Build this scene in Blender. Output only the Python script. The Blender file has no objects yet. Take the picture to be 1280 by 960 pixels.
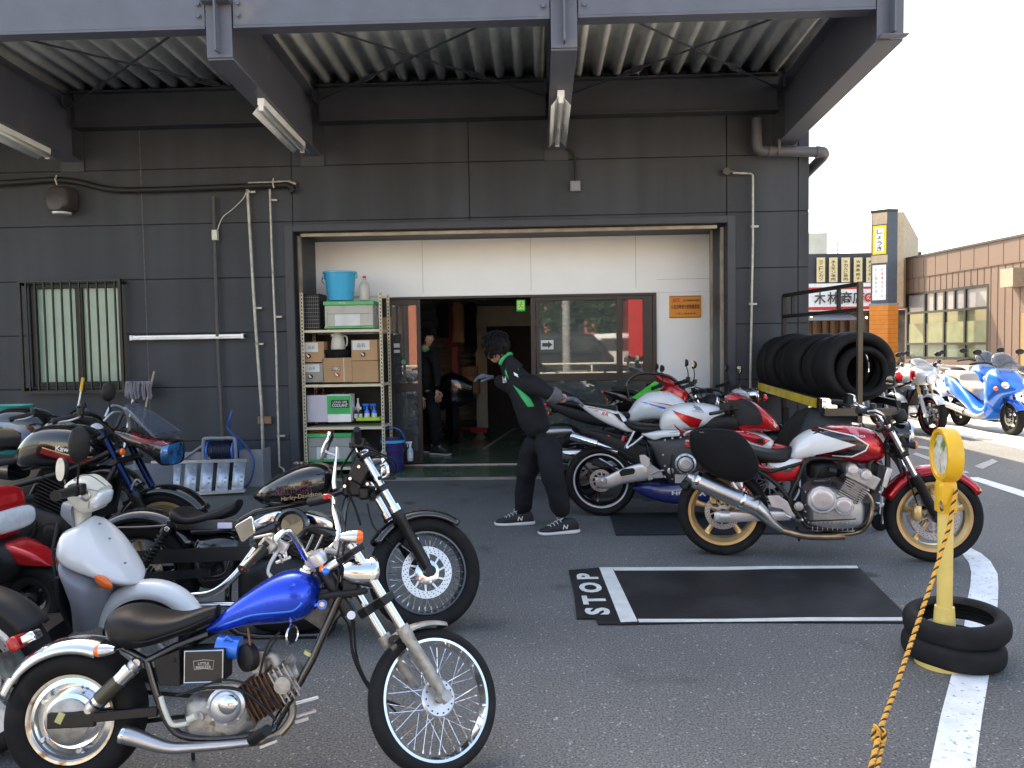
import bpy, bmesh, math, random
from mathutils import Vector, Matrix, noise
from mathutils.bvhtree import BVHTree
from mathutils.geometry import delaunay_2d_cdt
R = math.radians
random.seed(7)
scene = bpy.context.scene
col = scene.collection
CZ = 1.45; FPX = 965.0
YAW, PITCH, ROLL = R(1.824), R(2.806), R(.919)
_f = Vector((-math.sin(YAW)*math.cos(PITCH), math.cos(YAW)*math.cos(PITCH), -math.sin(PITCH)))
_r = _f.cross(Vector((0, 0, 1))).normalized(); _u = _r.cross(_f)
CR = _r*math.cos(ROLL) - _u*math.sin(ROLL); CU = _r*math.sin(ROLL) + _u*math.cos(ROLL); CF = _f
CAM = Vector((0, 0, CZ))
cam = bpy.data.objects.new('camera', bpy.data.cameras.new('camera'))
col.objects.link(cam); scene.camera = cam
mw = Matrix((CR, CU, -CF)).transposed().to_4x4(); mw.translation = CAM
cam.matrix_world = mw
cam.data.sensor_fit = 'HORIZONTAL'; cam.data.sensor_width = 36
cam.data.lens = FPX/1280*36
cam.data.clip_end = 3000; cam.data.clip_start = .05
SUN_EL, SUN_AZ = R(46), R(-28)
sdir = Vector((math.sin(SUN_AZ)*math.cos(SUN_EL), math.cos(SUN_AZ)*math.cos(SUN_EL), math.sin(SUN_EL)))
w = bpy.data.worlds.new('World'); scene.world = w; w.use_nodes = True
nt = w.node_tree; bg = nt.nodes['Background']
sky = nt.nodes.new('ShaderNodeTexSky'); sky.sky_type = 'NISHITA'; sky.sun_disc = False
sky.sun_elevation = SUN_EL; sky.sun_rotation = SUN_AZ
sky.air_density = 1.0; sky.dust_density = 2.5; sky.ozone_density = 1.0
nt.links.new(sky.outputs[0], bg.inputs[0]); bg.inputs[1].default_value = .15
sl = bpy.data.lights.new('sun', 'SUN'); sl.energy = 4.0; sl.angle = R(.5); sl.color = (1, .95, .87)
so = bpy.data.objects.new('sun', sl); col.objects.link(so)
so.rotation_euler = sdir.to_track_quat('Z', 'Y').to_euler()
scene.view_settings.view_transform = 'Standard'; scene.view_settings.look = 'None'
scene.view_settings.use_white_balance = True; scene.view_settings.white_balance_temperature = 7900; scene.view_settings.white_balance_tint = 8
scene.view_settings.exposure = 2.15; scene.view_settings.gamma = 1
scene.view_settings.use_curve_mapping = False
scene.cycles.max_bounces = 8; scene.cycles.diffuse_bounces = 4; scene.cycles.glossy_bounces = 4
scene.cycles.transmission_bounces = 6; scene.cycles.transparent_max_bounces = 10
scene.cycles.use_denoising = True
scene.cycles.sample_clamp_indirect = 6
def ray(px, py): return CF + CR*((px-640)/FPX) - CU*((py-480)/FPX)
def G(px, py, z=0.0):
 d = ray(px, py); return CAM + d*((z-CZ)/d.z)
def P(px, py, Y):
 d = ray(px, py); return CAM + d*(Y/d.y)
def lin(c):
 if isinstance(c, str):
  c = [int(c[i:i+2], 16)/255 for i in (0, 2, 4)]
  c = [x/12.92 if x <= .04045 else ((x+.055)/1.055)**2.4 for x in c]
 return (c[0], c[1], c[2], 1)
MATS = {}
def mat(name, c, rough=.5, metal=0.0, coat=0.0, var=.12, vs=6.0, bump=0.0, bs=60.0, emit=None, es=1.0, alpha=None, spec=.5, rv=.1, trans=0, ior=1.45, wear=0, dirt=None):
 m = bpy.data.materials.new(name); m.use_nodes = True; MATS[name] = m
 t = m.node_tree; N = t.nodes; L = t.links
 b = N['Principled BSDF']; c = lin(c)
 b.inputs['Roughness'].default_value = rough; b.inputs['Metallic'].default_value = metal
 b.inputs['Coat Weight'].default_value = coat; b.inputs['Coat Roughness'].default_value = .04
 b.inputs['Specular IOR Level'].default_value = spec
 b.inputs['Transmission Weight'].default_value = trans; b.inputs['IOR'].default_value = ior
 tc = N.new('ShaderNodeTexCoord')
 n = N.new('ShaderNodeTexNoise'); n.inputs['Scale'].default_value = vs; n.inputs['Detail'].default_value = 6
 L.new(tc.outputs['Object'], n.inputs['Vector'])
 r = N.new('ShaderNodeValToRGB'); r.color_ramp.elements[0].position = .3; r.color_ramp.elements[1].position = .7
 r.color_ramp.elements[0].color = [x*(1-var) for x in c[:3]]+[1]
 r.color_ramp.elements[1].color = [min(1, x*(1+var)) for x in c[:3]]+[1]
 L.new(n.outputs[0], r.inputs[0]); out = r.outputs[0]
 if dirt:
  n2 = N.new('ShaderNodeTexNoise'); n2.inputs['Scale'].default_value = dirt[1]; n2.inputs['Detail'].default_value = 8
  L.new(tc.outputs['Object'], n2.inputs['Vector'])
  r2 = N.new('ShaderNodeValToRGB'); r2.color_ramp.elements[0].position = dirt[2]; r2.color_ramp.elements[1].position = min(1, dirt[2]+.12)
  L.new(n2.outputs[0], r2.inputs[0])
  mx = N.new('ShaderNodeMix'); mx.data_type = 'RGBA'
  L.new(r2.outputs[0], mx.inputs[0]); L.new(out, mx.inputs[6]); mx.inputs[7].default_value = lin(dirt[0]); out = mx.outputs[2]
 L.new(out, b.inputs['Base Color'])
 if rv:
  mr = N.new('ShaderNodeMapRange'); mr.inputs[3].default_value = max(0.02, rough-rv*rough); mr.inputs[4].default_value = min(1, rough+rv)
  L.new(n.outputs[0], mr.inputs[0]); L.new(mr.outputs[0], b.inputs['Roughness'])
 if bump:
  nb = N.new('ShaderNodeTexNoise'); nb.inputs['Scale'].default_value = bs; nb.inputs['Detail'].default_value = 4
  L.new(tc.outputs['Object'], nb.inputs['Vector'])
  bp = N.new('ShaderNodeBump'); bp.inputs['Strength'].default_value = bump; bp.inputs['Distance'].default_value = .01
  L.new(nb.outputs[0], bp.inputs['Height']); L.new(bp.outputs[0], b.inputs['Normal'])
 if emit:
  b.inputs['Emission Color'].default_value = lin(emit); b.inputs['Emission Strength'].default_value = es
 if alpha is not None: b.inputs['Alpha'].default_value = alpha
 return m
chrome = mat('chrome', (.75, .76, .78), .07, 1, var=.04, rv=.15)
steel = mat('brushed_steel', (.5, .5, .51), .3, 1, var=.1, rv=.15, bump=.05, bs=200)
alu = mat('cast_aluminium', (.42, .42, .43), .42, .85, var=.15, vs=18, bump=.12, bs=150)
alu_lt = mat('satin_aluminium', (.58, .59, .62), .33, .8, var=.1, vs=14, bump=.05, bs=120)
oldalu = mat('weathered_aluminium', (.38, .37, .35), .5, .8, var=.3, vs=25, bump=.2, bs=140, dirt=((.2, .16, .11), 30, .58))
rustalu = mat('rusty_chrome', (.55, .53, .5), .25, .95, var=.15, vs=20, dirt=((.22, .11, .05), 22, .56))
rubber = mat('tyre_rubber', (.009, .009, .0095), .75, var=.3, vs=12, bump=.15, bs=180, spec=.22, dirt=((.03, .028, .026), 5, .6))
rubber_old = mat('dusty_rubber', (.009, .009, .0098), .7, var=.35, vs=7, bump=.2, bs=120, spec=.25, dirt=((.03, .029, .028), 4, .58))
blk_pl = mat('black_plastic', (.011, .011, .012), .5, var=.2, bump=.06, bs=300, spec=.35)
blk_gloss = mat('gloss_black_paint', (.006, .006, .007), .12, coat=.9, var=.1)
blk_metal = mat('satin_black_metal', (.011, .011, .012), .38, .2, var=.15, vs=20)
seatm = mat('seat_vinyl', (.008, .008, .009), .45, var=.2, bump=.12, bs=400, spec=.35)
fabric_blk = mat('black_fabric', (.008, .008, .009), .85, var=.25, bump=.25, bs=500, spec=.2)
white_pt = mat('white_paint', (.66, .68, .70), .2, coat=.7, var=.03)
red_pt = mat('red_paint', (.5, .008, .012), .2, .25, coat=.6, var=.08)
dkred_pt = mat('candy_red_paint', (.38, .006, .014), .2, .6, coat=.6, var=.1)
blue_pt = mat('candy_blue_paint', (.001, .05, .55), .22, .7, coat=.45, var=.12)
bblue_pt = mat('bright_blue_paint', (.01, .16, .72), .2, .2, coat=.9, var=.08)
dkblue_pt = mat('dark_blue_paint', (.01, .02, .12), .25, coat=.8)
green_pt = mat('green_paint', (.03, .55, .05), .25, coat=.6)
maroon_pt = mat('maroon_paint', (.22, .018, .022), .2, .2, coat=.8)
gold_pt = mat('gold_wheel_paint', (.60, .42, .20), .34, .7, var=.08, vs=15)
silver_pt = mat('silver_paint', (.45, .46, .48), .3, .6, coat=.5, var=.06)
orange_l = mat('amber_lens', (.85, .14, .01), .12, coat=.6, var=.1, rv=.05)
red_l = mat('red_lens', (.42, .01, .012), .12, coat=.6)
mirror_m = mat('mirror_glass', (.5, .53, .55), .03, 1, var=.02, rv=0)
glass_l = mat('clear_lens', (.75, .8, .85), .04, .2, coat=1, var=.1, vs=30)
screen_m = mat('smoked_screen', (.08, .1, .13), .05, coat=1, alpha=.55, rv=0)
screen_cl = mat('clear_screen', (.55, .62, .7), .05, coat=1, alpha=.45, rv=0)
brown_hot = mat('heat_stained_steel', (.32, .24, .17), .33, .95, var=.3, vs=14)
cream_pt = mat('cream_plastic', (.55, .55, .48), .35, coat=.3, var=.04)
grey_pl = mat('grey_plastic', (.2, .21, .24), .45, coat=.2, var=.08)
def sgnpow(v, e): return math.copysign(abs(v)**e, v)
class MB:
 def __init__(s, xf=None): s.v = []; s.f = []; s.m = []; s.uv = {}; s.xf = xf; s.smooth = []
 def add(s, vs, fs, mi=0, uvs=None):
  o = len(s.v)
  for p in vs:
   p = Vector(p); s.v.append(s.xf @ p if s.xf else p)
  for k, f in enumerate(fs):
   if uvs: s.uv[len(s.f)] = uvs[k]
   s.f.append([i+o for i in f]); s.m.append(mi)
  return s
 def box(s, c, d, mi=0, rot=None):
  c = Vector(c); hx, hy, hz = d[0]/2, d[1]/2, d[2]/2
  vs = [Vector((x, y, z)) for x in (-hx, hx) for y in (-hy, hy) for z in (-hz, hz)]
  if rot is not None:
   if not isinstance(rot, Matrix): rot = Matrix.Rotation(rot, 3, 'Z')
   vs = [rot @ v for v in vs]
  return s.add([c+v for v in vs], [(0, 1, 3, 2), (4, 6, 7, 5), (0, 4, 5, 1), (2, 3, 7, 6), (0, 2, 6, 4), (1, 5, 7, 3)], mi)
 def bb(s, a, b, mi=0):
  return s.box([(a[i]+b[i])/2 for i in range(3)], [abs(b[i]-a[i]) for i in range(3)], mi)
 def beam(s, p, q, w, h, mi=0, up=(0, 0, 1)):
  p = Vector(p); q = Vector(q); d = q-p; L = d.length; d.normalize()
  x = d.cross(Vector(up)).normalized(); z = x.cross(d)
  return s.box((p+q)/2, (w, L, h), mi, Matrix((x, d, z)).transposed())
 def tube(s, pts, r, n=10, mi=0, closed=False, caps=True, smooth=0):
  pts = [Vector(p) for p in pts]
  rs = r if isinstance(r, (list, tuple)) else [r]*len(pts)
  if smooth:
   q = []; rr = []
   m = len(pts); rng = m if closed else m-1
   for i in range(rng):
    p0 = pts[(i-1) % m] if (closed or i > 0) else pts[0]*2-pts[1]
    p1, p2 = pts[i], pts[(i+1) % m]
    p3 = pts[(i+2) % m] if (closed or i+2 < m) else pts[-1]*2-pts[-2]
    for k in range(smooth):
     t = k/smooth
     q.append(.5*((2*p1)+(p2-p0)*t+(2*p0-5*p1+4*p2-p3)*t*t+(3*p1-p0-3*p2+p3)*t**3))
     rr.append(rs[i]*(1-t)+rs[(i+1) % m]*t)
   if not closed: q.append(pts[-1]); rr.append(rs[-1])
   pts, rs = q, rr
  m = len(pts); vs = []; fs = []
  prev = None
  for i in range(m):
   if closed: d = pts[(i+1) % m]-pts[i-1]
   else: d = pts[min(i+1, m-1)]-pts[max(i-1, 0)]
   if d.length < 1e-9: d = Vector((0, 0, 1))
   d.normalize()
   if prev is None:
    a = Vector((0, 0, 1)) if abs(d.z) < .9 else Vector((1, 0, 0))
    x = d.cross(a).normalized()
   else:
    x = (prev - d*prev.dot(d))
    x = x.normalized() if x.length > 1e-6 else d.orthogonal().normalized()
   prev = x; y = d.cross(x)
   for k in range(n):
    a = 2*math.pi*k/n; vs.append(pts[i]+(x*math.cos(a)+y*math.sin(a))*rs[i])
  for i in range(m if closed else m-1):
   j = (i+1) % m
   for k in range(n): fs.append((i*n+k, i*n+(k+1) % n, j*n+(k+1) % n, j*n+k))
  if caps and not closed:
   fs.append(tuple(range(n))[::-1]); fs.append(tuple(range((m-1)*n, m*n)))
  return s.add(vs, fs, mi)
 def cyl(s, p, q, r, r2=None, n=20, mi=0): return s.tube([p, q], [r, r if r2 is None else r2], n, mi)
 def lathe(s, prof, c=(0, 0, 0), d=(0, 1, 0), n=32, mi=0, uv=False, mis=None):
  c = Vector(c); d = Vector(d).normalized()
  x = d.orthogonal().normalized() if abs(d.y) < .99 else Vector((1, 0, 0))
  y = d.cross(x); vs = []; fs = []; uvs = []; m = len(prof)
  for k in range(n):
   a = 2*math.pi*k/n; e = x*math.cos(a)+y*math.sin(a)
   for (r, h) in prof: vs.append(c+e*r+d*h)
  o = len(s.f)
  for k in range(n):
   j = (k+1) % n
   for i in range(m-1):
    fs.append((k*m+i, j*m+i, j*m+i+1, k*m+i+1))
    uvs.append(((k/n, i/(m-1)), ((k+1)/n, i/(m-1)), ((k+1)/n, (i+1)/(m-1)), (k/n, (i+1)/(m-1))))
  s.add(vs, fs, mi, uvs if uv else None)
  if mis:
   for idx in range(len(fs)): s.m[o+idx] = mis[idx % (m-1)]
  return s
 def disc(s, c, d, r, h, n=28, mi=0, bev=.15, hole=0):
  b = min(r, h)*bev
  pr = [(hole, 0), (r, 0), (r, h-b), (r-b, h), (hole, h)]
  if hole: pr.append((hole, 0))
  return s.lathe(pr, c, d, n, mi)
 def ball(s, c, r, n=14, mi=0, sc=(1, 1, 1), rot=None):
  vs = []; fs = []; c = Vector(c); m = n//2+1
  for i in range(m):
   th = math.pi*i/(m-1)
   for k in range(n):
    a = 2*math.pi*k/n
    v = Vector((math.sin(th)*math.cos(a)*sc[0], math.sin(th)*math.sin(a)*sc[1], math.cos(th)*sc[2]))*r
    if rot is not None: v = rot @ v
    vs.append(c+v)
  for i in range(m-1):
   for k in range(n): fs.append((i*n+k, i*n+(k+1) % n, (i+1)*n+(k+1) % n, (i+1)*n+k))
  return s.add(vs, fs, mi)
 def shell(s, st, n=24, e=.8, mi=0, sub=4, side=(0, 1, 0), et=None, close=True):
  """st: [(top, bottom, half_width)] lofted, superellipse section. e<1 boxy."""
  side = Vector(side); T = [Vector(a[0]) for a in st]; B = [Vector(a[1]) for a in st]; W = [a[2] for a in st]
  def cr(a, i, t):
   p0 = a[max(i-1, 0)]; p1 = a[i]; p2 = a[min(i+1, len(a)-1)]; p3 = a[min(i+2, len(a)-1)]
   return .5*((2*p1)+(p2-p0)*t+(2*p0-5*p1+4*p2-p3)*t*t+(3*p1-p0-3*p2+p3)*t**3)
  rows = []
  for i in range(len(st)-1):
   for k in range(sub): rows.append((cr(T, i, k/sub), cr(B, i, k/sub), max(.001, cr(W, i, k/sub))))
  rows.append((T[-1], B[-1], W[-1]))
  vs = []; fs = []
  for (t, b, w_) in rows:
   c = (t+b)/2; a = (t-b)/2
   for k in range(n):
    an = 2*math.pi*k/n; ee = e if et is None or math.cos(an) < 0 else et
    vs.append(c+a*sgnpow(math.cos(an), ee)+side*w_*sgnpow(math.sin(an), ee))
  m = len(rows)
  for i in range(m-1):
   for k in range(n): fs.append((i*n+k, i*n+(k+1) % n, (i+1)*n+(k+1) % n, (i+1)*n+k))
  if close:
   fs.append(tuple(range(n))[::-1]); fs.append(tuple(range((m-1)*n, m*n)))
  return s.add(vs, fs, mi)
 def plate(s, pts, th, mi=0, bulge=0, side=(0, 1, 0)):
  """closed outline (3D, roughly planar) given thickness th along side"""
  pts = [Vector(p) for p in pts]; side = Vector(side); n = len(pts)
  vs = [p-side*th/2 for p in pts]+[p+side*th/2 for p in pts]
  fs = [tuple(range(n))[::-1], tuple(range(n, 2*n))]+[(i, (i+1) % n, n+(i+1) % n, n+i) for i in range(n)]
  return s.add(vs, fs, mi)
 def build(s, name, mats, parent=None, ang=40, bevel=0, loc=None, solid=0, subd=0):
  me = bpy.data.meshes.new(name); me.from_pydata([tuple(v) for v in s.v], [], s.f);
  if not isinstance(mats, (list, tuple)): mats = [mats]
  for m_ in mats: me.materials.append(m_)
  me.polygons.foreach_set('material_index', s.m)
  if s.uv:
   ul = me.uv_layers.new(name='UVMap')
   for fi, uvs in s.uv.items():
    for li, uvv in zip(me.polygons[fi].loop_indices, uvs): ul.data[li].uv = uvv
  me.validate()
  bm = bmesh.new(); bm.from_mesh(me); bmesh.ops.recalc_face_normals(bm, faces=bm.faces); bm.to_mesh(me); bm.free()
  me.polygons.foreach_set('use_smooth', [True]*len(me.polygons))
  me.set_sharp_from_angle(angle=R(ang)); me.update()
  o = bpy.data.objects.new(name, me); col.objects.link(o)
  if parent: o.parent = parent
  if loc is not None: o.location = loc
  if solid:
   md = o.modifiers.new('solid', 'SOLIDIFY'); md.thickness = solid; md.offset = 0
  if subd:
   md = o.modifiers.new('sub', 'SUBSURF'); md.levels = subd; md.render_levels = subd
  if bevel:
   md = o.modifiers.new('bevel', 'BEVEL'); md.width = bevel; md.segments = 2; md.limit_method = 'ANGLE'; md.angle_limit = R(40)
   md.harden_normals = False
  return o
def tag(o, label=None, cat=None, group=None, kind=None):
 if label: o['label'] = label
 if cat: o['category'] = cat
 if group: o['group'] = group
 if kind: o['kind'] = kind
 return o
def empty(name, loc=(0, 0, 0), rz=0, label=None, cat=None, group=None, rx=0):
 o = bpy.data.objects.new(name, None); col.objects.link(o); o.location = loc; o.rotation_euler = (rx, 0, rz)
 o.empty_display_size = .1
 return tag(o, label, cat, group)
def copy_tree(o, parent=None):
 c = o.copy(); col.objects.link(c)
 if parent: c.parent = parent
 for ch in list(o.children): copy_tree(ch, c)
 return c
def text2d(s, size=1.0, bold=0.0, ax='CENTER', ay='CENTER', shear=0.0, spacing=1.0, res=3):
 cu = bpy.data.curves.new('txt', 'FONT'); cu.body = s; cu.size = size; cu.offset = bold; cu.shear = shear
 cu.align_x = ax; cu.align_y = ay; cu.resolution_u = res; cu.space_character = spacing
 ob = bpy.data.objects.new('txt', cu); col.objects.link(ob)
 dg = bpy.context.evaluated_depsgraph_get(); dg.update()
 me = ob.evaluated_get(dg).to_mesh()
 vs = [(v.co.x, v.co.y) for v in me.vertices]; fs = [tuple(p.vertices) for p in me.polygons]
 ob.evaluated_get(dg).to_mesh_clear(); bpy.data.objects.remove(ob); bpy.data.curves.remove(cu)
 return vs, fs
def fit2d(sh, w_=None, h_=None):
 vs, fs = sh
 if not vs: return sh
 x0 = min(v[0] for v in vs); x1 = max(v[0] for v in vs); y0 = min(v[1] for v in vs); y1 = max(v[1] for v in vs)
 sx = (w_/(x1-x0)) if w_ else None; sy = (h_/(y1-y0)) if h_ else sx
 if sx is None: sx = sy
 return [((v[0]-(x0+x1)/2)*sx, (v[1]-(y0+y1)/2)*sy) for v in vs], fs
def put2d(mb, sh, c, xdir, ydir, mi=0, th=0.002):
 """place a 2D shape in space; with a small thickness"""
 c = Vector(c); xdir = Vector(xdir).normalized(); ydir = Vector(ydir).normalized(); nn = xdir.cross(ydir)
 vs, fs = sh
 mb.add([c+xdir*v[0]+ydir*v[1]+nn*th for v in vs], fs, mi)
def lettering(name, s, c, xdir, ydir, m, parent=None, w_=None, h_=None, bold=0.0, th=.003, shear=0):
 mb = MB(); put2d(mb, fit2d(text2d(s, 1, bold, shear=shear), w_, h_), c, xdir, ydir, 0, th)
 return mb.build(name, m, parent)
def grid2d(poly, step=.012):
 """polygon in 2D -> triangulated with inner grid points"""
 n = len(poly); pts = [];
 for i in range(n):
  a = Vector(poly[i]); b = Vector(poly[(i+1) % n]); k = max(1, int((b-a).length/step))
  for j in range(k): pts.append(a+(b-a)*j/k)
 nb = len(pts); edges = [(i, (i+1) % nb) for i in range(nb)]
 x0 = min(p.x for p in pts); x1 = max(p.x for p in pts); y0 = min(p.y for p in pts); y1 = max(p.y for p in pts)
 def inside(p):
  c = False
  for i in range(n):
   a = poly[i]; b = poly[i-1]
   if (a[1] > p[1]) != (b[1] > p[1]) and p[0] < (b[0]-a[0])*(p[1]-a[1])/(b[1]-a[1])+a[0]: c = not c
  return c
 x = x0+step/2
 while x < x1:
  y = y0+step/2
  while y < y1:
   if inside((x, y)): pts.append(Vector((x, y)))
   y += step
  x += step
 r = delaunay_2d_cdt(pts, edges, [], 1, 1e-6)
 return [tuple(v) for v in r[0]], [tuple(f) for f in r[2] if inside(sum((r[0][i] for i in f), Vector((0, 0)))/len(f))]
def decal(name, sh, target, m, parent, side=-1, off=.003):
 """project a 2D shape (local x,z) sideways onto the target part"""
 me = target.data; bvh = BVHTree.FromPolygons([v.co for v in me.vertices], [tuple(p.vertices) for p in me.polygons])
 vs, fs = sh; out = []; ok = []
 for (x, z) in vs:
  h = bvh.ray_cast(Vector((x, side*2, z)), Vector((0, -side, 0)))
  if h[0] is None:
   q = bvh.find_nearest(Vector((x, side*.12, z)))
   if (Vector((q[0].x, 0, q[0].z))-Vector((x, 0, z))).length < .09: out.append(q[0]+q[1]*off*(1 if q[1].y*side > -.2 else -1)); ok.append(True)
   else: out.append(Vector((x, 0, z))); ok.append(False)
  else:
   nn = h[1] if h[1].y*side > 0 else -h[1]
   out.append(h[0]+nn*off+Vector((0, side*.0004, 0))); ok.append(True)
 mb = MB(); mb.add(out, [f for f in fs if all(ok[i] for i in f)])
 return mb.build(name, m, parent, ang=60)
def moved(sh, x, z, rot=0, flip=1):
 c, s_ = math.cos(rot), math.sin(rot)
 return [(x+flip*(v[0]*c-v[1]*s_), z+v[0]*s_+v[1]*c) for v in sh[0]], sh[1]
def asphalt():
 m = bpy.data.materials.new('asphalt'); m.use_nodes = True; t = m.node_tree; N = t.nodes; L = t.links; b = N['Principled BSDF']
 tc = N.new('ShaderNodeTexCoord')
 def nz(sc, det=6, rough=.6):
  n = N.new('ShaderNodeTexNoise'); n.inputs['Scale'].default_value = sc; n.inputs['Detail'].default_value = det; n.inputs['Roughness'].default_value = rough
  L.new(tc.outputs['Object'], n.inputs['Vector']); return n
 def ramp(src, a, ca, b_, cb):
  r = N.new('ShaderNodeValToRGB'); r.color_ramp.elements[0].position = a; r.color_ramp.elements[1].position = b_
  r.color_ramp.elements[0].color = lin(ca); r.color_ramp.elements[1].color = lin(cb); L.new(src, r.inputs[0]); return r
 def mix(mode, fac, a, b_):
  x = N.new('ShaderNodeMix'); x.data_type = 'RGBA'; x.blend_type = mode
  if isinstance(fac, float): x.inputs[0].default_value = fac
  else: L.new(fac, x.inputs[0])
  L.new(a, x.inputs[6]); L.new(b_, x.inputs[7]) if not isinstance(b_, tuple) else setattr(x.inputs[7], 'default_value', b_)
  return x.outputs[2]
 big = nz(.55, 5); r0 = ramp(big.outputs[0], .3, (.10, .10, .098), .72, (.15, .15, .147))
 fine = nz(105, 4, .75); r1 = ramp(fine.outputs[0], .36, (.3, .3, .3), .66, (1.75, 1.75, 1.75))
 c = mix('MULTIPLY', 1.0, r0.outputs[0], r1.outputs[0])
 v = N.new('ShaderNodeTexVoronoi'); v.inputs['Scale'].default_value = 48; L.new(tc.outputs['Object'], v.inputs['Vector'])
 sp = N.new('ShaderNodeValToRGB'); sp.color_ramp.elements[0].position = .0; sp.color_ramp.elements[0].color = (1, 1, 1, 1); sp.color_ramp.elements[1].position = .30; sp.color_ramp.elements[1].color = (0, 0, 0, 1)
 L.new(v.outputs['Distance'], sp.inputs[0])
 wn = nz(26, 2); r2 = ramp(wn.outputs[0], .50, (0, 0, 0), .60, (1, 1, 1))
 mm = N.new('ShaderNodeMath'); mm.operation = 'MULTIPLY'; L.new(sp.outputs[0], mm.inputs[0]); L.new(r2.outputs[0], mm.inputs[1])
 c = mix('MIX', mm.outputs[0], c, (.5, .5, .49, 1))
 st = nz(1.7, 4, .55); r3 = ramp(st.outputs[0], .6, (1, 1, 1), .72, (.62, .62, .63))
 c = mix('MULTIPLY', 1.0, c, r3.outputs[0])
 v2 = N.new('ShaderNodeTexVoronoi'); v2.inputs['Scale'].default_value = 1.3; L.new(tc.outputs['Object'], v2.inputs['Vector'])
 ad = N.new('ShaderNodeMath'); ad.operation = 'MULTIPLY_ADD'; ad.inputs[1].default_value = .12; L.new(nz(14, 4).outputs[0], ad.inputs[0]); L.new(v2.outputs['Distance'], ad.inputs[2])
 r4 = ramp(ad.outputs[0], .11, (.42, .42, .42), .16, (1, 1, 1)); c = mix('MULTIPLY', 1.0, c, r4.outputs[0])
 L.new(c, b.inputs['Base Color']); b.inputs['Roughness'].default_value = .78; b.inputs['Specular IOR Level'].default_value = .4
 bp = N.new('ShaderNodeBump'); bp.inputs['Strength'].default_value = .55; bp.inputs['Distance'].default_value = .006
 L.new(fine.outputs[0], bp.inputs['Height']); L.new(bp.outputs[0], b.inputs['Normal'])
 return m
asph = asphalt()
def worn_paint(name, c, wear=.52):
 m = mat(name, c, .7, var=.12, vs=10, dirt=((.12, .12, .12), 45, wear), bump=.3, bs=200); return m
roadpaint = worn_paint('white_road_paint', (.72, .74, .75), .6)
roadpaint_old = worn_paint('faded_road_paint', (.42, .41, .38), .52)
ground = MB(); ground.add([(-400, -400, 0), (400, -400, 0), (400, 600, 0), (-400, 600, 0)], [(0, 1, 2, 3)])
tag(ground.build('ground', asph), kind='structure')
def strip(name, L_, R_, m, z=.004):
 mb = MB(); n = len(L_)
 mb.add([G(*p)+Vector((0, 0, z)) for p in L_]+[G(*p)+Vector((0, 0, z)) for p in R_], [(i, i+1, n+i+1, n+i) for i in range(n-1)])
 return tag(mb.build(name, m), kind='structure')
strip('road_line', [(1196, 686), (1204, 695), (1211, 704), (1214, 716), (1213, 732), (1209, 752), (1205, 785), (1189, 846), (1176, 895), (1162, 962), (1147, 1030)],
  [(1208, 683), (1226, 692), (1238, 702), (1247, 718), (1248, 735), (1247, 757), (1245, 785), (1236, 847), (1228, 895), (1219, 962), (1210, 1030)], roadpaint)
strip('road_line', [(1205, 597), (1280, 622), (1340, 643)], [(1223, 597), (1280, 614), (1340, 632)], roadpaint)
strip('road_line', [(1147, 560), (1182, 566)], [(1147, 557), (1182, 562)], roadpaint_old)
strip('road_line', [(1141, 568), (1182, 583)], [(1145, 566), (1184, 579)], roadpaint_old)
strip('road_line', [(1132, 591), (1212, 592)], [(1132, 588), (1208, 589)], roadpaint_old)
strip('road_line', [(1218, 583), (1228, 587)], [(1240, 574), (1248, 577)], roadpaint_old)
sl_m = mat('concrete_slab', (.25, .25, .25), .8, var=.15, vs=3, bump=.2, bs=80)
light_conc = mat('pale_concrete', (.5, .46, .39), .85, var=.2, vs=1.2, bump=.2, bs=60, dirt=((.25, .23, .2), 1.6, .55))
mb = MB(); mb.add([(6.3, -8, .004), (60, -8, .004), (60, 30, .004), (6.3, 30, .004)], [(0, 1, 2, 3)])  # pale ground carried on out of view to bounce sunlight onto the wall
tag(mb.build('parking_area', light_conc), kind='structure')
for (a, b_) in (((7.5, 11.6), (30, 10.2)), ((7.0, 13.9), (30, 13.0)), ((7.2, 16.2), (30, 15.6))):
 mb = MB(); a = Vector((*a, .008)); b_ = Vector((*b_, .008)); mb.add([a, b_, b_+Vector((0, .13, 0)), a+Vector((0, .13, 0))], [(0, 1, 2, 3)])
 tag(mb.build('road_line', roadpaint), kind='structure')
WY = 8.45
def wall_paint():
 m = mat('charcoal_wall_paint', (.038, .043, .052), .62, var=.24, vs=.8, bump=.25, bs=120, spec=.45, rv=.15)
 t = m.node_tree; N = t.nodes; L = t.links; b = N['Principled BSDF']
 tc = N.new('ShaderNodeTexCoord'); mp = N.new('ShaderNodeMapping'); mp.inputs['Scale'].default_value = (2.2, 2.2, .12)
 n = N.new('ShaderNodeTexNoise'); n.inputs['Scale'].default_value = 1.5; n.inputs['Detail'].default_value = 5
 L.new(tc.outputs['Object'], mp.inputs[0]); L.new(mp.outputs[0], n.inputs['Vector'])
 r = N.new('ShaderNodeValToRGB'); r.color_ramp.elements[0].position = .35; r.color_ramp.elements[1].position = .75
 r.color_ramp.elements[0].color = (.82, .82, .82, 1); r.color_ramp.elements[1].color = (1.25, 1.25, 1.25, 1)
 L.new(n.outputs[0], r.inputs[0])
 src = b.inputs['Base Color'].links[0].from_socket
 x = N.new('ShaderNodeMix'); x.data_type = 'RGBA'; x.blend_type = 'MULTIPLY'; x.inputs[0].default_value = 1
 L.new(src, x.inputs[6]); L.new(r.outputs[0], x.inputs[7]); L.new(x.outputs[2], b.inputs['Base Color'])
 return m
wallm = wall_paint()
jointm = mat('joint_sealant', (.012, .012, .013), .8)
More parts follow.
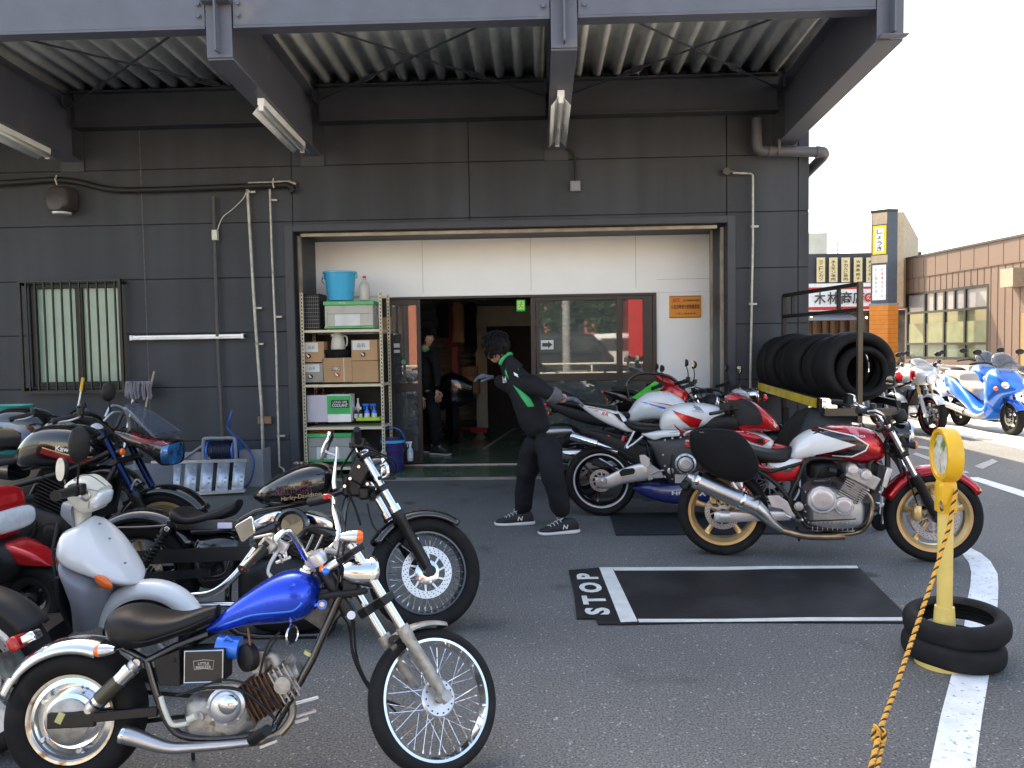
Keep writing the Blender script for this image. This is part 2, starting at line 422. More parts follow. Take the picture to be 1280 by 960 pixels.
jointl = mat('pale_joint_sealant', (.1, .1, .1), .8, var=.4, vs=20)
steelp = mat('grey_steel_paint', (.105, .115, .15), .5, var=.1, vs=4, bump=.04, bs=60, dirt=((.16, .15, .16), 3, .62))
steeld = mat('dark_steel_paint', (.040, .045, .056), .5, var=.15, vs=4)
deckm = mat('galvanised_deck', (.72, .73, .70), .5, .0, var=.15, vs=5)
whitepan = mat('white_partition_panel', (.86, .88, .89), .5, var=.03, vs=2)
framem = mat('bronze_window_frame', (.045, .04, .037), .4, .4, var=.1)
shop = empty('workshop_building', (0, WY, 0), 0, 'charcoal panel motorcycle workshop with wide open shutter bay and canopy', 'building')
def sb(mb, name, m, **k):
 for v in mb.v: v.y -= WY
 return mb.build(name, m, shop, **k)
ox0, ox1, oz = -2.64, 2.07, 2.735
wt = .12
zs = [0, .45, 1.05, 1.65, 2.25, 2.85, 3.45, 4.05, 4.65, 5.25, 5.85]
xs = [-9.9, -7.1, -4.308, -2.64, -.70, 2.07, 2.83, 2.95]
wx0, wx1, wz0, wz1 = -5.62, -4.55, 1.08, 2.22
mb = MB(); g = .004
def panel(x0, x1, z0, z1):
 mb.bb((x0+g, WY, z0+g), (x1-g, WY+wt, z1-g))
for i in range(len(xs)-1):
 for j in range(len(zs)-1):
  x0, x1, z0, z1 = xs[i], xs[i+1], zs[j], zs[j+1]
  if x0 >= ox0-.01 and x1 <= ox1+.01:
   if z1 <= 2.3: continue
   if z0 < 2.85:
    if z1 <= 2.86 and z0 < oz: z0 = oz
  if i == 1:
   if z1 <= wz0 or z0 >= wz1: panel(x0, x1, z0, z1); continue
   panel(x0, wx0, z0, z1); panel(wx1, x1, z0, z1)
   if z0 < wz0: panel(wx0, wx1, z0, wz0)
   if z1 > wz1: panel(wx0, wx1, wz1, z1)
   continue
  panel(x0, x1, z0, z1)
sb(mb, 'wall', wallm, bevel=.004)
mb = MB(); mb.bb((-9.9, WY+.012, 0), (wx0, WY+wt-.01, 5.8)); mb.bb((wx1, WY+.012, 0), (ox0, WY+wt-.01, 5.8)); mb.bb((wx0, WY+.012, 0), (wx1, WY+wt-.01, wz0)); mb.bb((wx0, WY+.012, wz1), (wx1, WY+wt-.01, 5.8))
mb.bb((ox0, WY+.012, oz+.01), (ox1, WY+wt-.01, 5.8)); mb.bb((ox1+.006, WY+.012, 0), (2.94, WY+wt-.01, 5.8))
sb(mb, 'wall_backing', jointm)
mb = MB(); mb.beam((-4.308, WY-.001, 0), (-4.308, WY-.001, 4.2), .012, .004, 0, (0, 1, 0)); sb(mb, 'joint_seal', jointl)
mb = MB(); mb.bb((-9.9, WY+.2, 5.8), (2.95, 22, 5.95)); mb.bb((2.83, WY+wt+.002, 0), (2.95, 22, 5.8)); mb.bb((-9.9, 21.9, 0), (2.83, 22, 5.8)); mb.bb((-9.99, WY, 0), (-9.905, 22, 5.8))
mb.bb((-9.99, WY-.03, 5.85), (2.98, WY+.2, 6.0)); sb(mb, 'outer_shell', wallm)
mb = MB()
mb.bb((ox0-.10, WY-.02, 0), (ox0-.004, WY-.002, oz+.08)); mb.bb((ox1+.004, WY-.02, 0), (ox1+.09, WY-.002, oz+.08)); mb.bb((ox0-.004, WY-.02, oz+.004), (ox1+.004, WY-.002, oz+.08))
mb.bb((ox0-.06, WY+wt, 0), (ox0-.003, 9.3, oz)); mb.bb((ox1+.003, WY+wt, 0), (ox1+.06, 9.3, oz)); mb.bb((ox0-.06, WY+wt, oz+.003), (ox1+.06, 9.3, oz+.05))
sb(mb, 'opening_frame', steeld, bevel=.004)
mb = MB(); mb.bb((ox0+.0, WY+.14, 0), (ox0+.03, WY+.2, oz-.02)); mb.bb((ox1-.03, WY+.14, 0), (ox1, WY+.2, oz-.02)); mb.bb((ox0+.05, WY+.1, oz-.035), (ox1-.08, WY+.16, oz-.002))
mb.bb((ox1-.07, WY+.45, 0), (ox1-.05, WY+.5, oz)); sb(mb, 'shutter_rail', mat('worn_rail', (.33, .3, .25), .4, .5, var=.3))
PYp = 9.3; dx0, dx1, dz = -1.87, 1.44, 2.06
mb = MB(); mb.bb((ox0-.05, PYp, dz+.002), (ox1+.05, PYp+.08, 2.86)); mb.bb((dx1+.002, PYp, 0), (ox1+.05, PYp+.08, dz)); mb.bb((ox0-.05, PYp, 0), (dx0-.002, PYp+.08, dz))
sb(mb, 'partition', whitepan)
mb = MB()
for x in (-1.35, -.05, 1.2): mb.bb((x, PYp-.003, dz+.05), (x+.003, PYp-.0005, 2.75))
mb.bb((1.45, PYp-.003, 2.215), (2.12, PYp-.0005, 2.218)); sb(mb, 'partition_seam', mat('seam', (.3, .29, .28), .7))
mb = MB(); f = .045
mb.bb((dx0, PYp-.03, dz-.03), (dx1, PYp+.09, dz)); mb.bb((dx1-f, PYp-.03, .03), (dx1, PYp+.09, dz-.03)); mb.bb((dx0, PYp-.03, .03), (dx0+.03, PYp+.09, dz-.03))
mb.bb((-.05, PYp-.02, 1.02), (dx1-f, PYp+.03, 1.11)); mb.bb((-.06, PYp-.022, .05), (-.005, PYp+.032, dz-.03))
mb.bb((.965, PYp-.022, .05), (1.035, PYp+.032, dz-.03)); mb.bb((1.28, PYp-.015, 1.11), (1.395, PYp+.03, dz-.03))
mb.bb((-.005, PYp-.018, dz-.075), (.965, PYp+.03, dz-.03)); mb.bb((1.035, PYp-.018, dz-.075), (1.28, PYp+.03, dz-.03))
mb.bb((-.05, PYp-.02, .05), (dx1-f, PYp+.03, .16)); mb.bb((.005, PYp-.015, 1.11), (.04, PYp+.02, dz-.075))
sb(mb, 'window_frame', framem, bevel=.003)
glassm = mat('window_glass', (.10, .12, .12), .0, .0, var=0, rv=0, coat=1, spec=1, alpha=.55, ior=1.9)
mb = MB()
for (x0, x1, z0, z1) in ((-.005, .965, 1.11, dz-.075), (1.035, 1.28, 1.11, dz-.075), (-.005, .965, .16, 1.02), (1.035, dx1-f, .16, 1.02)):
 mb.bb((x0, PYp, z0), (x1, PYp+.006, z1))
sb(mb, 'window_glass', glassm)
mb = MB()
put2d(mb, ([(-.075, -.055), (.075, -.055), (.075, .055), (-.075, .055)], [(0, 1, 2, 3)]), (.135, PYp-.002, 1.46), (1, 0, 0), (0, 0, 1), 0, .001)
put2d(mb, ([(-.06, -.022), (.01, -.022), (.01, -.045), (.062, 0), (.01, .045), (.01, .022), (-.06, .022)], [(0, 1, 2, 3, 4, 5, 6)]), (.135, PYp-.002, 1.46), (1, 0, 0), (0, 0, 1), 1, .003)
sb(mb, 'arrow_sticker', [mat('sticker_white', (.6, .62, .65), .5), mat('sticker_dark', (.04, .04, .05), .5)])
def leaf(x0, x1, y, wired):
 mb = MB(); s_ = .05
 mb.bb((x0, y, .05), (x0+s_, y+.035, dz-.032)); mb.bb((x1-s_, y, .05), (x1, y+.035, dz-.032))
 mb.bb((x0+s_, y, dz-.10), (x1-s_, y+.035, dz-.032)); mb.bb((x0+s_, y, .05), (x1-s_, y+.035, .2)); mb.bb((x0+s_, y, .92), (x1-s_, y+.035, 1.02))
 for v in mb.v: v.y -= WY
 d = mb.build('sliding_door', framem, shop, bevel=.003)
 mb = MB(); mb.bb((x0+s_, y+.015, .2), (x1-s_, y+.02, .92)); mb.bb((x0+s_, y+.015, 1.02), (x1-s_, y+.02, dz-.1))
 for v in mb.v: v.y -= WY
 mb.build('pane', glassm, d)
 return d
leaf(-1.84, -1.40, PYp+.02, 1); d2 = leaf(-1.78, -1.385, PYp-.025, 1)
mb = MB(); mb.box((-1.69, PYp-.03-WY, 1.48), (.09, .012, .05), 0); mb.box((-1.60, PYp-.03-WY, 1.545), (.001, .001, .001), 0); mb.box((-1.69, PYp-.03-WY, 1.41), (.09, .012, .035), 0)
mb.build('sticker', MATS['sticker_white'], d2)
mb = MB(); mb.disc((-1.6, PYp-.027-WY, 1.28), (0, -1, 0), .03, .003); mb.build('sticker', mat('green_sticker', (.1, .3, .2), .5), d2)
greenf = mat('green_epoxy_floor', (.10, .16, .10), .22, coat=.3, var=.15, vs=2, dirt=((.07, .11, .07), 3, .6))
mb = MB(); mb.bb((-9.8, PYp+.001, -.1), (2.8, 21.8, .03)); mb.bb((ox0-.05, 8.36, -.1), (ox1+.05, PYp-.001, .028)); tag(mb.build('floor', greenf, bevel=.002), kind='structure')
mb = MB(); mb.bb((ox0, PYp-.06, .0285), (ox1, PYp+.04, .04)); mb.bb((ox0, 8.345, 0), (ox1, 8.358, .03)); sb(mb, 'door_sill', steel)
mb = MB(); mb.beam((-.75, 10.6, .0325), (-.4, 13.2, .0325), .05, .003); tag(mb.build('floor_line', roadpaint_old), kind='structure')
intm = mat('interior_wall', (.5, .48, .42), .8, var=.1); ceilm = mat('interior_ceiling', (.4, .4, .4), .9)
mb = MB(); mb.bb((-5.5, 15, .03), (2.7, 15.1, 3)); mb.bb((-5.5, PYp+.1, .03), (-5.4, 15, 3)); mb.bb((2.72, PYp+.1, .03), (2.8, 15, 3)); sb(mb, 'inner_wall', intm)
mb = MB(); mb.bb((-5.5, PYp+.09, 2.95), (2.8, 15, 3.0)); sb(mb, 'ceiling', ceilm)
shutm = mat('grey_roller_slats', (.55, .55, .54), .5, .2, var=.1)
mb = MB()
z = .1
while z < 2.9:
 mb.add([(-3.2, 14.9, z), (1.2, 14.9, z), (1.2, 14.86, z+.05), (-3.2, 14.86, z+.05), (1.2, 14.9, z+.1), (-3.2, 14.9, z+.1)], [(0, 1, 2, 3), (3, 2, 4, 5)]); z += .1
sb(mb, 'roller_shutter', shutm)
mb = MB(); a = P(608, 408, 13.4); b_ = P(662, 520, 13.4); mb.bb((a.x, 13.4, .03), (b_.x+.15, 13.45, a.z)); sb(mb, 'inner_door', blk_pl)
mb = MB(); mb.bb((a.x-.2, 13.46, .03), (b_.x+.6, 13.52, a.z+.35)); sb(mb, 'door_surround', mat('beige_panel', (.6, .58, .46), .7))
CYf = 6.0
def ibeam(mb, p, q, w_, h, tf=.018, tw=.012, up=(0, 0, 1)):
 p = Vector(p); q = Vector(q); u_ = Vector(up)
 mb.beam(p+u_*tf/2, q+u_*tf/2, w_, tf); mb.beam(p+u_*(h-tf/2), q+u_*(h-tf/2), w_, tf); mb.beam(p+u_*h/2, q+u_*h/2, tw, h-2*tf-.004)
bx = [-7.69, -5.06, -2.40, .247, 2.685]
for k, x in enumerate(bx):
 mb = MB(); slope = .14/2.45
 p = (x, CYf-.0, 3.69); q = (x, WY-.002, 3.545)
 ibeam(mb, p, q, .2, .62)
 mb.bb((x-.1, CYf-.014, 3.705), (x+.1, CYf-.002, 4.30)); mb.bb((x-.008, CYf-.1, 3.73), (x+.008, CYf-.016, 4.28)); mb.bb((x-.11, CYf-.1, 4.1), (x+.11, CYf-.02, 4.125)) if 0 < k < 4 else None
 if k == 4: mb.bb((x-.1, CYf-.1, 3.70), (x+.1, CYf-.03, 3.712))
 sb(mb, 'canopy_beam', steelp if k == 4 else steelp, bevel=.003)
mb = MB()
for (a, b_) in ((-7.59, -5.16), (-4.96, -2.51), (-2.29, .14), (.355, 2.58)):
 mb.bb((a, CYf-.008, 3.945), (b_, CYf+.004, 4.5)); mb.bb((a, CYf+.005, 3.935), (b_, CYf+.15, 3.95)); mb.bb((a, CYf-.012, 3.925), (b_, CYf+.005, 3.944))
sb(mb, 'fascia_beam', steelp, bevel=.003)
mb = MB(); mb.bb((bx[0]-.1, CYf-.1, 4.5), (bx[4]+.1, CYf+.02, 4.75)); sb(mb, 'gutter', steelp, bevel=.004)
mb = MB()
for x in bx:
 for dxx in (-.155, .155):
  for z in (4.02, 4.11, 4.2, 4.29):
   mb = MB(); mb.cyl((x+dxx, CYf-.03, z), (x+dxx, CYf-.008, z), .017, n=6); mb.cyl((x+dxx, CYf-.012, z), (x+dxx, CYf-.007, z), .024, n=14); sb(mb, 'bolt', steelp)
mb = MB()
for (a, b_) in ((-7.59, -5.17), (-4.95, -2.51), (-2.29, .14), (.355, 2.575)):
 mb.bb((a, WY-.19, 3.87), (b_, WY-.03, 3.885)); mb.bb((a, WY-.19, 4.24), (b_, WY-.03, 4.255)); mb.bb((a, WY-.115, 3.887), (b_, WY-.105, 4.238))
for x in bx[:-1]: mb.bb((x+.12, WY-.25, 3.56), (x+.3, WY-.003, 3.87)) if False else None
sb(mb, 'wall_beam', steeld, bevel=.002)
for x in bx:
 mb = MB(); mb.bb((x-.13, WY-.018, 3.44), (x+.13, WY-.003, 4.2)); sb(mb, 'end_plate', steeld)
mb = MB(); x = -7.75; pitch = .205; prof = []
while x < 2.83:
 prof += [(x, 4.30), (x+.055, 4.30), (x+.085, 4.385), (x+.175, 4.385)]; x += pitch
n = len(prof); vs = [(p[0], CYf+.03, p[1]+.05) for p in prof]+[(p[0], WY, p[1]-.03) for p in prof]
mb.add(vs, [(i, i+1, n+i+1, n+i) for i in range(n-1)])
sb(mb, 'roof_deck', deckm, ang=20, solid=.006)
mb = MB(); mb.bb((-7.78, CYf+.03, 4.45), (2.78, WY, 4.47)); sb(mb, 'roof_top', steeld)
for i in range(4):
 mb = MB(); xa, xb = bx[i]+.11, bx[i+1]-.11
 for (p, q) in (((xa, CYf+.2, 4.2), (xb, WY-.25, 4.05)), ((xb, CYf+.2, 4.2), (xa, WY-.25, 4.05))):
  mb.cyl(p, q, .010, n=8); c = Vector(p)*.28+Vector(q)*.72; d = (Vector(q)-Vector(p)).normalized()
  mb.tube([c-d*.12, c-d*.09+Vector((0, 0, .02)), c+d*.09+Vector((0, 0, .02)), c+d*.12], .009, 6); mb.tube([c-d*.12, c-d*.09-Vector((0, 0, .02)), c+d*.09-Vector((0, 0, .02)), c+d*.12], .009, 6)
 for (xx, yy) in ((xa, CYf+.2), (xb, CYf+.2), (xa, WY-.25), (xb, WY-.25)): mb.box((xx, yy, 4.12), (.02, .16, .12))
 sb(mb, 'cross_brace', steeld)
mb = MB(); f = .05
mb.bb((wx0, WY+.02, wz0), (wx0+f, WY+.1, wz1)); mb.bb((wx1-f, WY+.02, wz0), (wx1, WY+.1, wz1)); mb.bb((wx0+f, WY+.02, wz0), (wx1-f, WY+.1, wz0+f)); mb.bb((wx0+f, WY+.02, wz1-f), (wx1-f, WY+.1, wz1))
mid = (wx0+wx1)/2; mb.bb((mid-.04, WY+.03, wz0+f), (mid+.04, WY+.1, wz1-f))
wf = sb(mb, 'window', blk_metal, bevel=.003)
frost = mat('frosted_wired_glass', (.28, .42, .35), .35, var=.08, vs=3, coat=.4)
mb = MB(); mb.bb((wx0+f, WY+.06-WY, wz0+f), (mid-.04, WY+.066-WY, wz1-f)); mb.bb((mid+.04, WY+.06-WY, wz0+f), (wx1-f, WY+.066-WY, wz1-f)); mb.build('pane', frost, wf)
mb = MB(); mb.bb((wx0+f+.002, -.0+.068, wz0+f), (wx0+.16, .075, wz1-f)); mb.build('curtain', mat('curtain', (.5, .48, .44), .9), wf)
mb = MB(); y0 = -.13
mb.bb((wx0-.05, y0, wz0-.07), (wx1+.03, y0+.03, wz0-.04)); mb.bb((wx0-.05, y0, wz1+.01), (wx1+.03, y0+.03, wz1+.035))
for xx in (wx0-.05, wx1+.0): mb.bb((xx, y0, wz0-.04), (xx+.03, y0+.03, wz1+.01)); mb.bb((xx, y0+.03, wz1-.02), (xx+.03, 0, wz1+.01)); mb.bb((xx, y0+.03, wz0-.04), (xx+.03, 0, wz0-.01))
for k in range(11): x = wx0+.04+k*(wx1-wx0-.08)/10; mb.bb((x-.007, y0+.005, wz0-.04), (x+.007, y0+.025, wz1+.01))
mb.build('window_bars', blk_metal, wf)
def fluor(x, y0, y1, z0, z1, label, hang=True, rz=0):
 o = empty('fluorescent_light', (x, (y0+y1)/2, (z0+z1)/2), rz, label, 'ceiling light', 'tube lights under the canopy')
 L = math.hypot(y1-y0, z1-z0)/2; o.rotation_euler = (math.atan2(z1-z0, y1-y0), 0, 0)
 hm = MATS.get('fixture_white') or mat('fixture_white', (.93, .94, .93), .4, var=.06)
 mb = MB(); mb.bb((-.03, -L, -.01), (.03, L, .05)); mb.build('housing', hm, o, bevel=.003)
 mb = MB(); pr = [(-.085, -.075), (-.03, -.01), (.03, -.01), (.085, -.075)]
 mb.add([(p[0], -L+.03, p[1]) for p in pr]+[(p[0], L-.03, p[1]) for p in pr], [(0, 1, 5, 4), (2, 3, 7, 6)]); mb.build('reflector', hm, o, solid=.002)
 mb = MB(); mb.cyl((0, -L+.02, -.04), (0, L-.02, -.04), .016, n=14); mb.build('tube', mat('tube_white', (.8, .8, .78), .2) if 'tube_white' not in MATS else MATS['tube_white'], o)
 mb = MB(); mb.bb((-.02, -L, -.06), (.02, -L+.025, -.01)); mb.bb((-.02, L-.025, -.06), (.02, L, -.01)); mb.build('socket', hm, o)
 return o
fluor(-2.36, 6.75, 7.95, 3.59, 3.52, 'white tube light under the second canopy beam, left of the two wholly in view')
fluor(.245, 6.75, 7.95, 3.59, 3.52, 'white tube light under the canopy beam above the glass window')
fluor(-5.02, 6.75, 7.95, 3.59, 3.52, 'white tube light under the far left canopy beam, cut off by the frame')
o = empty('wall_tube_light', (-3.83, 8.40, 1.6), 0, 'long dusty white tube lamp fixed level on the wall right of the barred window', 'wall light')
mb = MB(); mb.bb((-.63, -.02, -.015), (.63, .04, .03)); mb.bb((-.63, -.045, -.02), (-.61, .04, .035)); mb.bb((.61, -.045, -.02), (.63, .04, .035)); mb.build('housing', MATS['fixture_white'], o, bevel=.003)
mb = MB(); mb.cyl((-.61, -.035, -.005), (.61, -.035, -.005), .014, n=12); mb.build('tube', MATS['tube_white'], o)
pipe_old = mat('galvanised_pipe', (.42, .41, .37), .5, .5, var=.25, vs=15, dirt=((.2, .16, .12), 9, .6))
pipe_dk = mat('dark_painted_pipe', (.07, .065, .065), .6, var=.2)
cable_m = mat('black_lagging', (.012, .012, .013), .55, var=.3, bump=.3, bs=30)
Yw = WY-.06
def pw(pts, y=None): return [P(a, b, y or Yw) for a, b in pts]
def wallpipe(name, pts, r, m, label, cat, clips=(), n=10, smooth=0, y=None, group=None):
 Q = pw(pts, y); mb = MB(); mb.tube(Q, r, n, smooth=smooth)
 for (a, b) in clips: c = P(a, b, y or Yw); mb.box(c+Vector((.03, .015, 0)), (.08, .03, .02)); mb.cyl(c-Vector((0, 0, .012)), c+Vector((0, 0, .012)), r*1.35, n=12)
 c0 = Q[0].copy()
 for v in mb.v: v -= c0
 o = mb.build(name, m, loc=c0); return tag(o, label, cat, group)
wallpipe('water_pipe', [(370, 230), (362, 227), (311, 229), (309, 233), (313, 300), (319, 400), (327, 510), (329, 568), (322, 570)], .017, pipe_old, 'pale galvanised pipe, left of the pair beside the bay, bent over at its top', 'pipe', ((311, 240), (319, 385), (321, 430)))
wallpipe('conduit', [(337, 229), (340, 320), (345, 430), (349, 583), (354, 586), (356, 592)], .012, pipe_old, 'thin grey conduit nearest the left edge of the open bay', 'pipe', ((338, 250), (344, 396), (348, 545)))
wallpipe('riser_pipe', [(267, 246), (272, 420), (279, 560)], .021, pipe_dk, 'dark brown vertical pipe ending above the hose reel', 'pipe')
wallpipe('conduit', [(916, 216), (938, 217), (941, 219), (941, 300), (937, 520)], .013, pipe_old, 'grey conduit turned to the wall at its top, right of the open bay', 'pipe', ((940, 283), (938, 380)))
mb = MB(); c = P(906, 216, WY); mb.disc((0, -.05, 0), (0, -1, 0), .04, .03); mb.cyl((0, 0, 0), (0, -.06, 0), .035); mb.cyl((0, -.06, 0), (.08, -.06, 0), .02)
tag(mb.build('pipe_outlet', pipe_dk, loc=c), 'round dark wall outlet at the top of the right conduit', 'outlet')
wallpipe('signal_wire', [(270, 296), (271, 290), (278, 272), (290, 262), (304, 248), (310, 236), (322, 229), (328, 234), (345, 232)], .005, cream_pt, 'loose cream wire looping from the dark riser to the pipe top', 'wire', n=6, smooth=4)
mb = MB(); c = P(269, 294, Yw); mb.box((0, 0, 0), (.06, .05, .11)); tag(mb.build('wire_box', cream_pt, loc=c, bevel=.004), 'small cream junction box on the dark riser pipe', 'junction box')
wallpipe('lagged_pipe', [(-60, 230), (0, 229), (60, 225), (74, 225), (100, 228), (140, 237), (200, 237), (305, 233), (345, 232), (358, 231), (366, 236), (362, 240)], .033, cable_m, 'thick black lagged pipe run sagging along the upper left wall', 'pipe', n=12, smooth=4, y=WY-.07)
mb = MB()
for (a, b) in ((71, 225), (342, 229)): c = P(a, b, WY-.1); mb.tube([c+Vector((0, .0, .05)), c+Vector((0, -.03, 0)), c+Vector((0, 0, -.05))], .008, 6)
tag(mb.build('pipe_clip', cream_pt), 'small white saddle clips holding the black lagged pipe', 'clip')
o = empty('wall_lamp', P(85, 252, WY), 0, 'rounded grey-brown lamp hood under the black pipe run at upper left', 'wall lamp')
hood = mat('hood_plastic', (.06, .052, .05), .4, var=.15)
mb = MB(); mb.shell([((0, -.02, .14), (0, -.02, -.13), .13), ((0, -.1, .15), (0, -.1, -.14), .135), ((0, -.2, .12), (0, -.2, -.14), .125), ((0, -.25, .02), (0, -.25, -.13), .08)], side=(1, 0, 0), e=.65, sub=4); mb.build('hood', hood, o)
mb = MB(); mb.lathe([(0, -.16), (.09, -.16), (.1, -.14), (0, -.13)], (0, -.12, 0), (0, 0, 1)); mb.build('lens', glass_l, o)
mb = MB(); c = P(719, 233, WY-.03); mb.box((0, 0, 0), (.11, .06, .11)); mb.box((0, -.033, 0), (.09, .006, .09)); o = tag(mb.build('junction_box', grey_pl, loc=c, bevel=.006), 'square grey junction box on the wall above the bay', 'junction box')
wallpipe('flexible_conduit', [(708, 186), (715, 190), (719, 202), (719, 228)], .013, cable_m, 'short black flexible conduit dropping from the canopy beam to the grey box', 'conduit', smooth=4, y=WY-.04)
Q = [P(946, 148, WY-.12), P(946, 180, WY-.12), P(950, 188, WY-.12), P(962, 189, WY-.12), P(1022, 190, WY-.12)]
c0 = Q[-1]; Q += [c0+Vector((.06, .02, .0)), c0+Vector((.09, .1, -.03)), c0+Vector((.06, .55, -.12)), c0+Vector((-.0, 1.2, -.3))]
mb = MB(); mb.tube(Q, .055, 16, smooth=3)
for q in (Q[3], Q[4]): mb.cyl(q-Vector((.02, 0, 0)), q+Vector((.02, 0, 0)), .062, n=16)
c = P(972, 186, WY-.12); mb.bb(c-Vector((.012, .065, .07)), c+Vector((.012, .065, .09)))
tag(mb.build('drain_pipe', mat('grey_drain_plastic', (.085, .085, .095), .45)), 'fat grey drain pipe elbowing round the building corner under the canopy', 'drain pipe')
o = empty('certificate_sign', P(856.5, 383.5, PYp-.012), 0, 'orange enamel certificate sign with Japanese text on the white partition', 'sign')
ow, oh = .375, .265
osg = mat('orange_enamel', (.75, .27, .03), .4, var=.08, vs=4); ink = mat('sign_ink', (.05, .03, .02), .6); redink = mat('red_ink', (.6, .03, .02), .5)
mb = MB(); mb.box((0, 0, 0), (ow, .012, oh)); mb.build('board', osg, o, bevel=.004)
mb = MB();
for (x0, x1, z0, z1) in ((-ow/2+.006, ow/2-.006, oh/2-.012, oh/2-.008), (-ow/2+.006, ow/2-.006, -oh/2+.008, -oh/2+.012)): mb.bb((x0, -.0085, z0), (x1, -.007, z1))
mb.build('border', ink, o)
X, Z = (1, 0, 0), (0, 0, 1)
lettering('lettering', '小型自動車分解整備事業', (0, -.006, 0), X, Z, ink, o, .335, .055, bold=.01)
lettering('lettering', '近畿運輸局長認証', (.07, -.006, .075), X, Z, ink, o, .2, .024, bold=.01)
lettering('lettering', '小 型 二 輪 自 動 車', (0, -.006, -.08), X, Z, ink, o, .24, .02, bold=.01)
lettering('emblem', 'JES', (-.11, -.006, .075), X, Z, redink, o, .09, .05, bold=.02)
o = empty('exit_sign', P(651, 382, 11.5), 0, 'small green lit exit sign with running figure inside the workshop', 'exit sign')
mb = MB(); mb.box((0, 0, 0), (.13, .04, .17)); mb.build('housing', mat('exit_green', (.02, .3, .1), .4, emit=(.02, .45, .12), es=.12), o)
mb = MB(); mb.bb((-.05, -.024, -.06), (.05, -.021, .07)); mb.build('panel', mat('exit_white', (.7, .8, .5), .4, emit=(.6, .8, .25), es=.12), o)
mb = MB(); mb.disc((.01, -.024, .045), (0, -1, 0), .012, .002, 12)
mb.tube([(.008, -.026, .03), (-.006, -.026, -.005), (.016, -.026, -.02), (.02, -.026, -.045)], .007, 6); mb.tube([(-.006, -.026, -.005), (-.02, -.026, -.03), (-.038, -.026, -.035)], .006, 6); mb.tube([(-.03, -.026, .008), (-.012, -.026, .022), (.008, -.026, .025), (.03, -.026, .005)], .005, 6)
mb.build('running_figure', MATS['exit_green'], o)
def building(name, label, cat, x0, x1, y0, y1, h, m, face='N'):
 o = empty(name, ((x0+x1)/2, (y0+y1)/2, 0), 0, label, cat)
 mb = MB(); mb.bb((x0-(x0+x1)/2, y0-(y0+y1)/2, 0), (x1-(x0+x1)/2, y1-(y0+y1)/2, h)); mb.build('wall', m, o)
 return o
brick = mat('red_brick_wall', (.38, .13, .08), .8, var=.2, vs=3)
pale_w = mat('pale_render_wall', (.6, .56, .46), .8, var=.08, vs=1)
dark_glass = mat('dark_shop_glass', (.03, .04, .045), .06, coat=1, var=.3, vs=1)
tag(MB().add([(-60, -30, .004), (60, -30, .004), (60, -9, .004), (-60, -9, .004)], [(0, 1, 2, 3)]).build('road', mat('pale_road', (.2, .2, .19), .8, var=.1)), kind='structure')  # street surfaces behind the camera made pale to bounce sunlight into the bay
tag(MB().add([(-60, -9, .008), (60, -9, .008), (60, -6.5, .008), (-60, -6.5, .008)], [(0, 1, 2, 3)]).build('pavement', mat('pale_paving', (.5, .48, .43), .85, var=.12)), kind='structure')
b1 = building('brick_building', 'red brick building across the street behind the camera', 'building', -9, 7, -46, -36, 12, brick)
mb = MB()
for i in range(5):
 for j in range(3): mb.bb((-6.5+i*3, 4.95, 2+j*3.3), (-4.6+i*3, 5.05, 4.2+j*3.3))
mb.build('window', dark_glass, b1)
building('pale_building', 'cream building beside the brick one across the street', 'building', 8, 40, -46, -38, 9, pale_w)  # unseen fronts opposite, walls kept pale to throw light back at the shop
building('pale_building', 'long cream block left of the brick building across the street', 'building', -50, -10, -44, -36, 8, pale_w)
def glass_box(mb, *a, **k): mb.box(*a, **k)
def small_van(x, y, rz, body, label):
 o = empty('parked_van', (x, y, 0), rz, label, 'van')
 mb = MB(); mb.shell([((-2.2, 0, 1.9), (-2.2, 0, .35), .78), ((-2.1, 0, 1.98), (-2.1, 0, .3), .84), ((0.9, 0, 2.0), (.9, 0, .3), .85), ((1.5, 0, 1.75), (1.5, 0, .3), .84), ((2.0, 0, 1.15), (2.0, 0, .32), .8), ((2.25, 0, .9), (2.25, 0, .38), .7)], e=.3, n=28); mb.build('body', body, o)
 mb = MB()
 for s in (-1, 1): mb.bb((-1.9, s*.853, 1.15), (.2, s*.858, 1.75)); mb.bb((.3, s*.853, 1.15), (1.2, s*.858, 1.7))
 mb.box((1.82, 0, 1.45), (.02, 1.3, .6), rot=Matrix.Rotation(R(-38), 3, 'Y')); mb.build('window', dark_glass, o)
 for sx in (-1.4, 1.45):
  for s in (-1, 1):
   mb = MB(); mb.lathe([(0, -.09), (.29, -.1), (.31, -.07), (.31, .07), (.29, .1), (0, .09)], (sx, s*.76, .31), n=24); mb.build('wheel', rubber, o)
 return o
small_van(5.0, -19, 0, white_pt, 'white van parked across the street behind the camera')
small_van(1.3, -17.5, 0, blk_gloss, 'black van parked across the street behind the camera')
o = empty('box_truck', (6.2, -16, 0), 0, 'red box truck standing across the street behind the camera', 'truck')
mb = MB(); mb.bb((-2.2, -1.1, .9), (2.2, 1.1, 3.4)); mb.build('box', red_pt, o, bevel=.02)
mb = MB(); mb.shell([((2.3, 0, 2.6), (2.3, 0, .5), 1.0), ((3.0, 0, 2.55), (3.0, 0, .5), 1.0), ((3.7, 0, 1.6), (3.7, 0, .5), .98), ((3.8, 0, 1.2), (3.8, 0, .6), .95)], e=.3); mb.build('cab', white_pt, o)
mb = MB(); mb.bb((-2.2, -.8, .6), (2.4, .8, .88)); mb.build('chassis', blk_metal, o)
for sx in (-1.2, 2.9):
 for s in (-1, 1): mb = MB(); mb.lathe([(0, -.12), (.42, -.13), (.45, -.09), (.45, .09), (.42, .13), (0, .12)], (sx, s*.88, .45), n=24); mb.build('wheel', rubber, o)
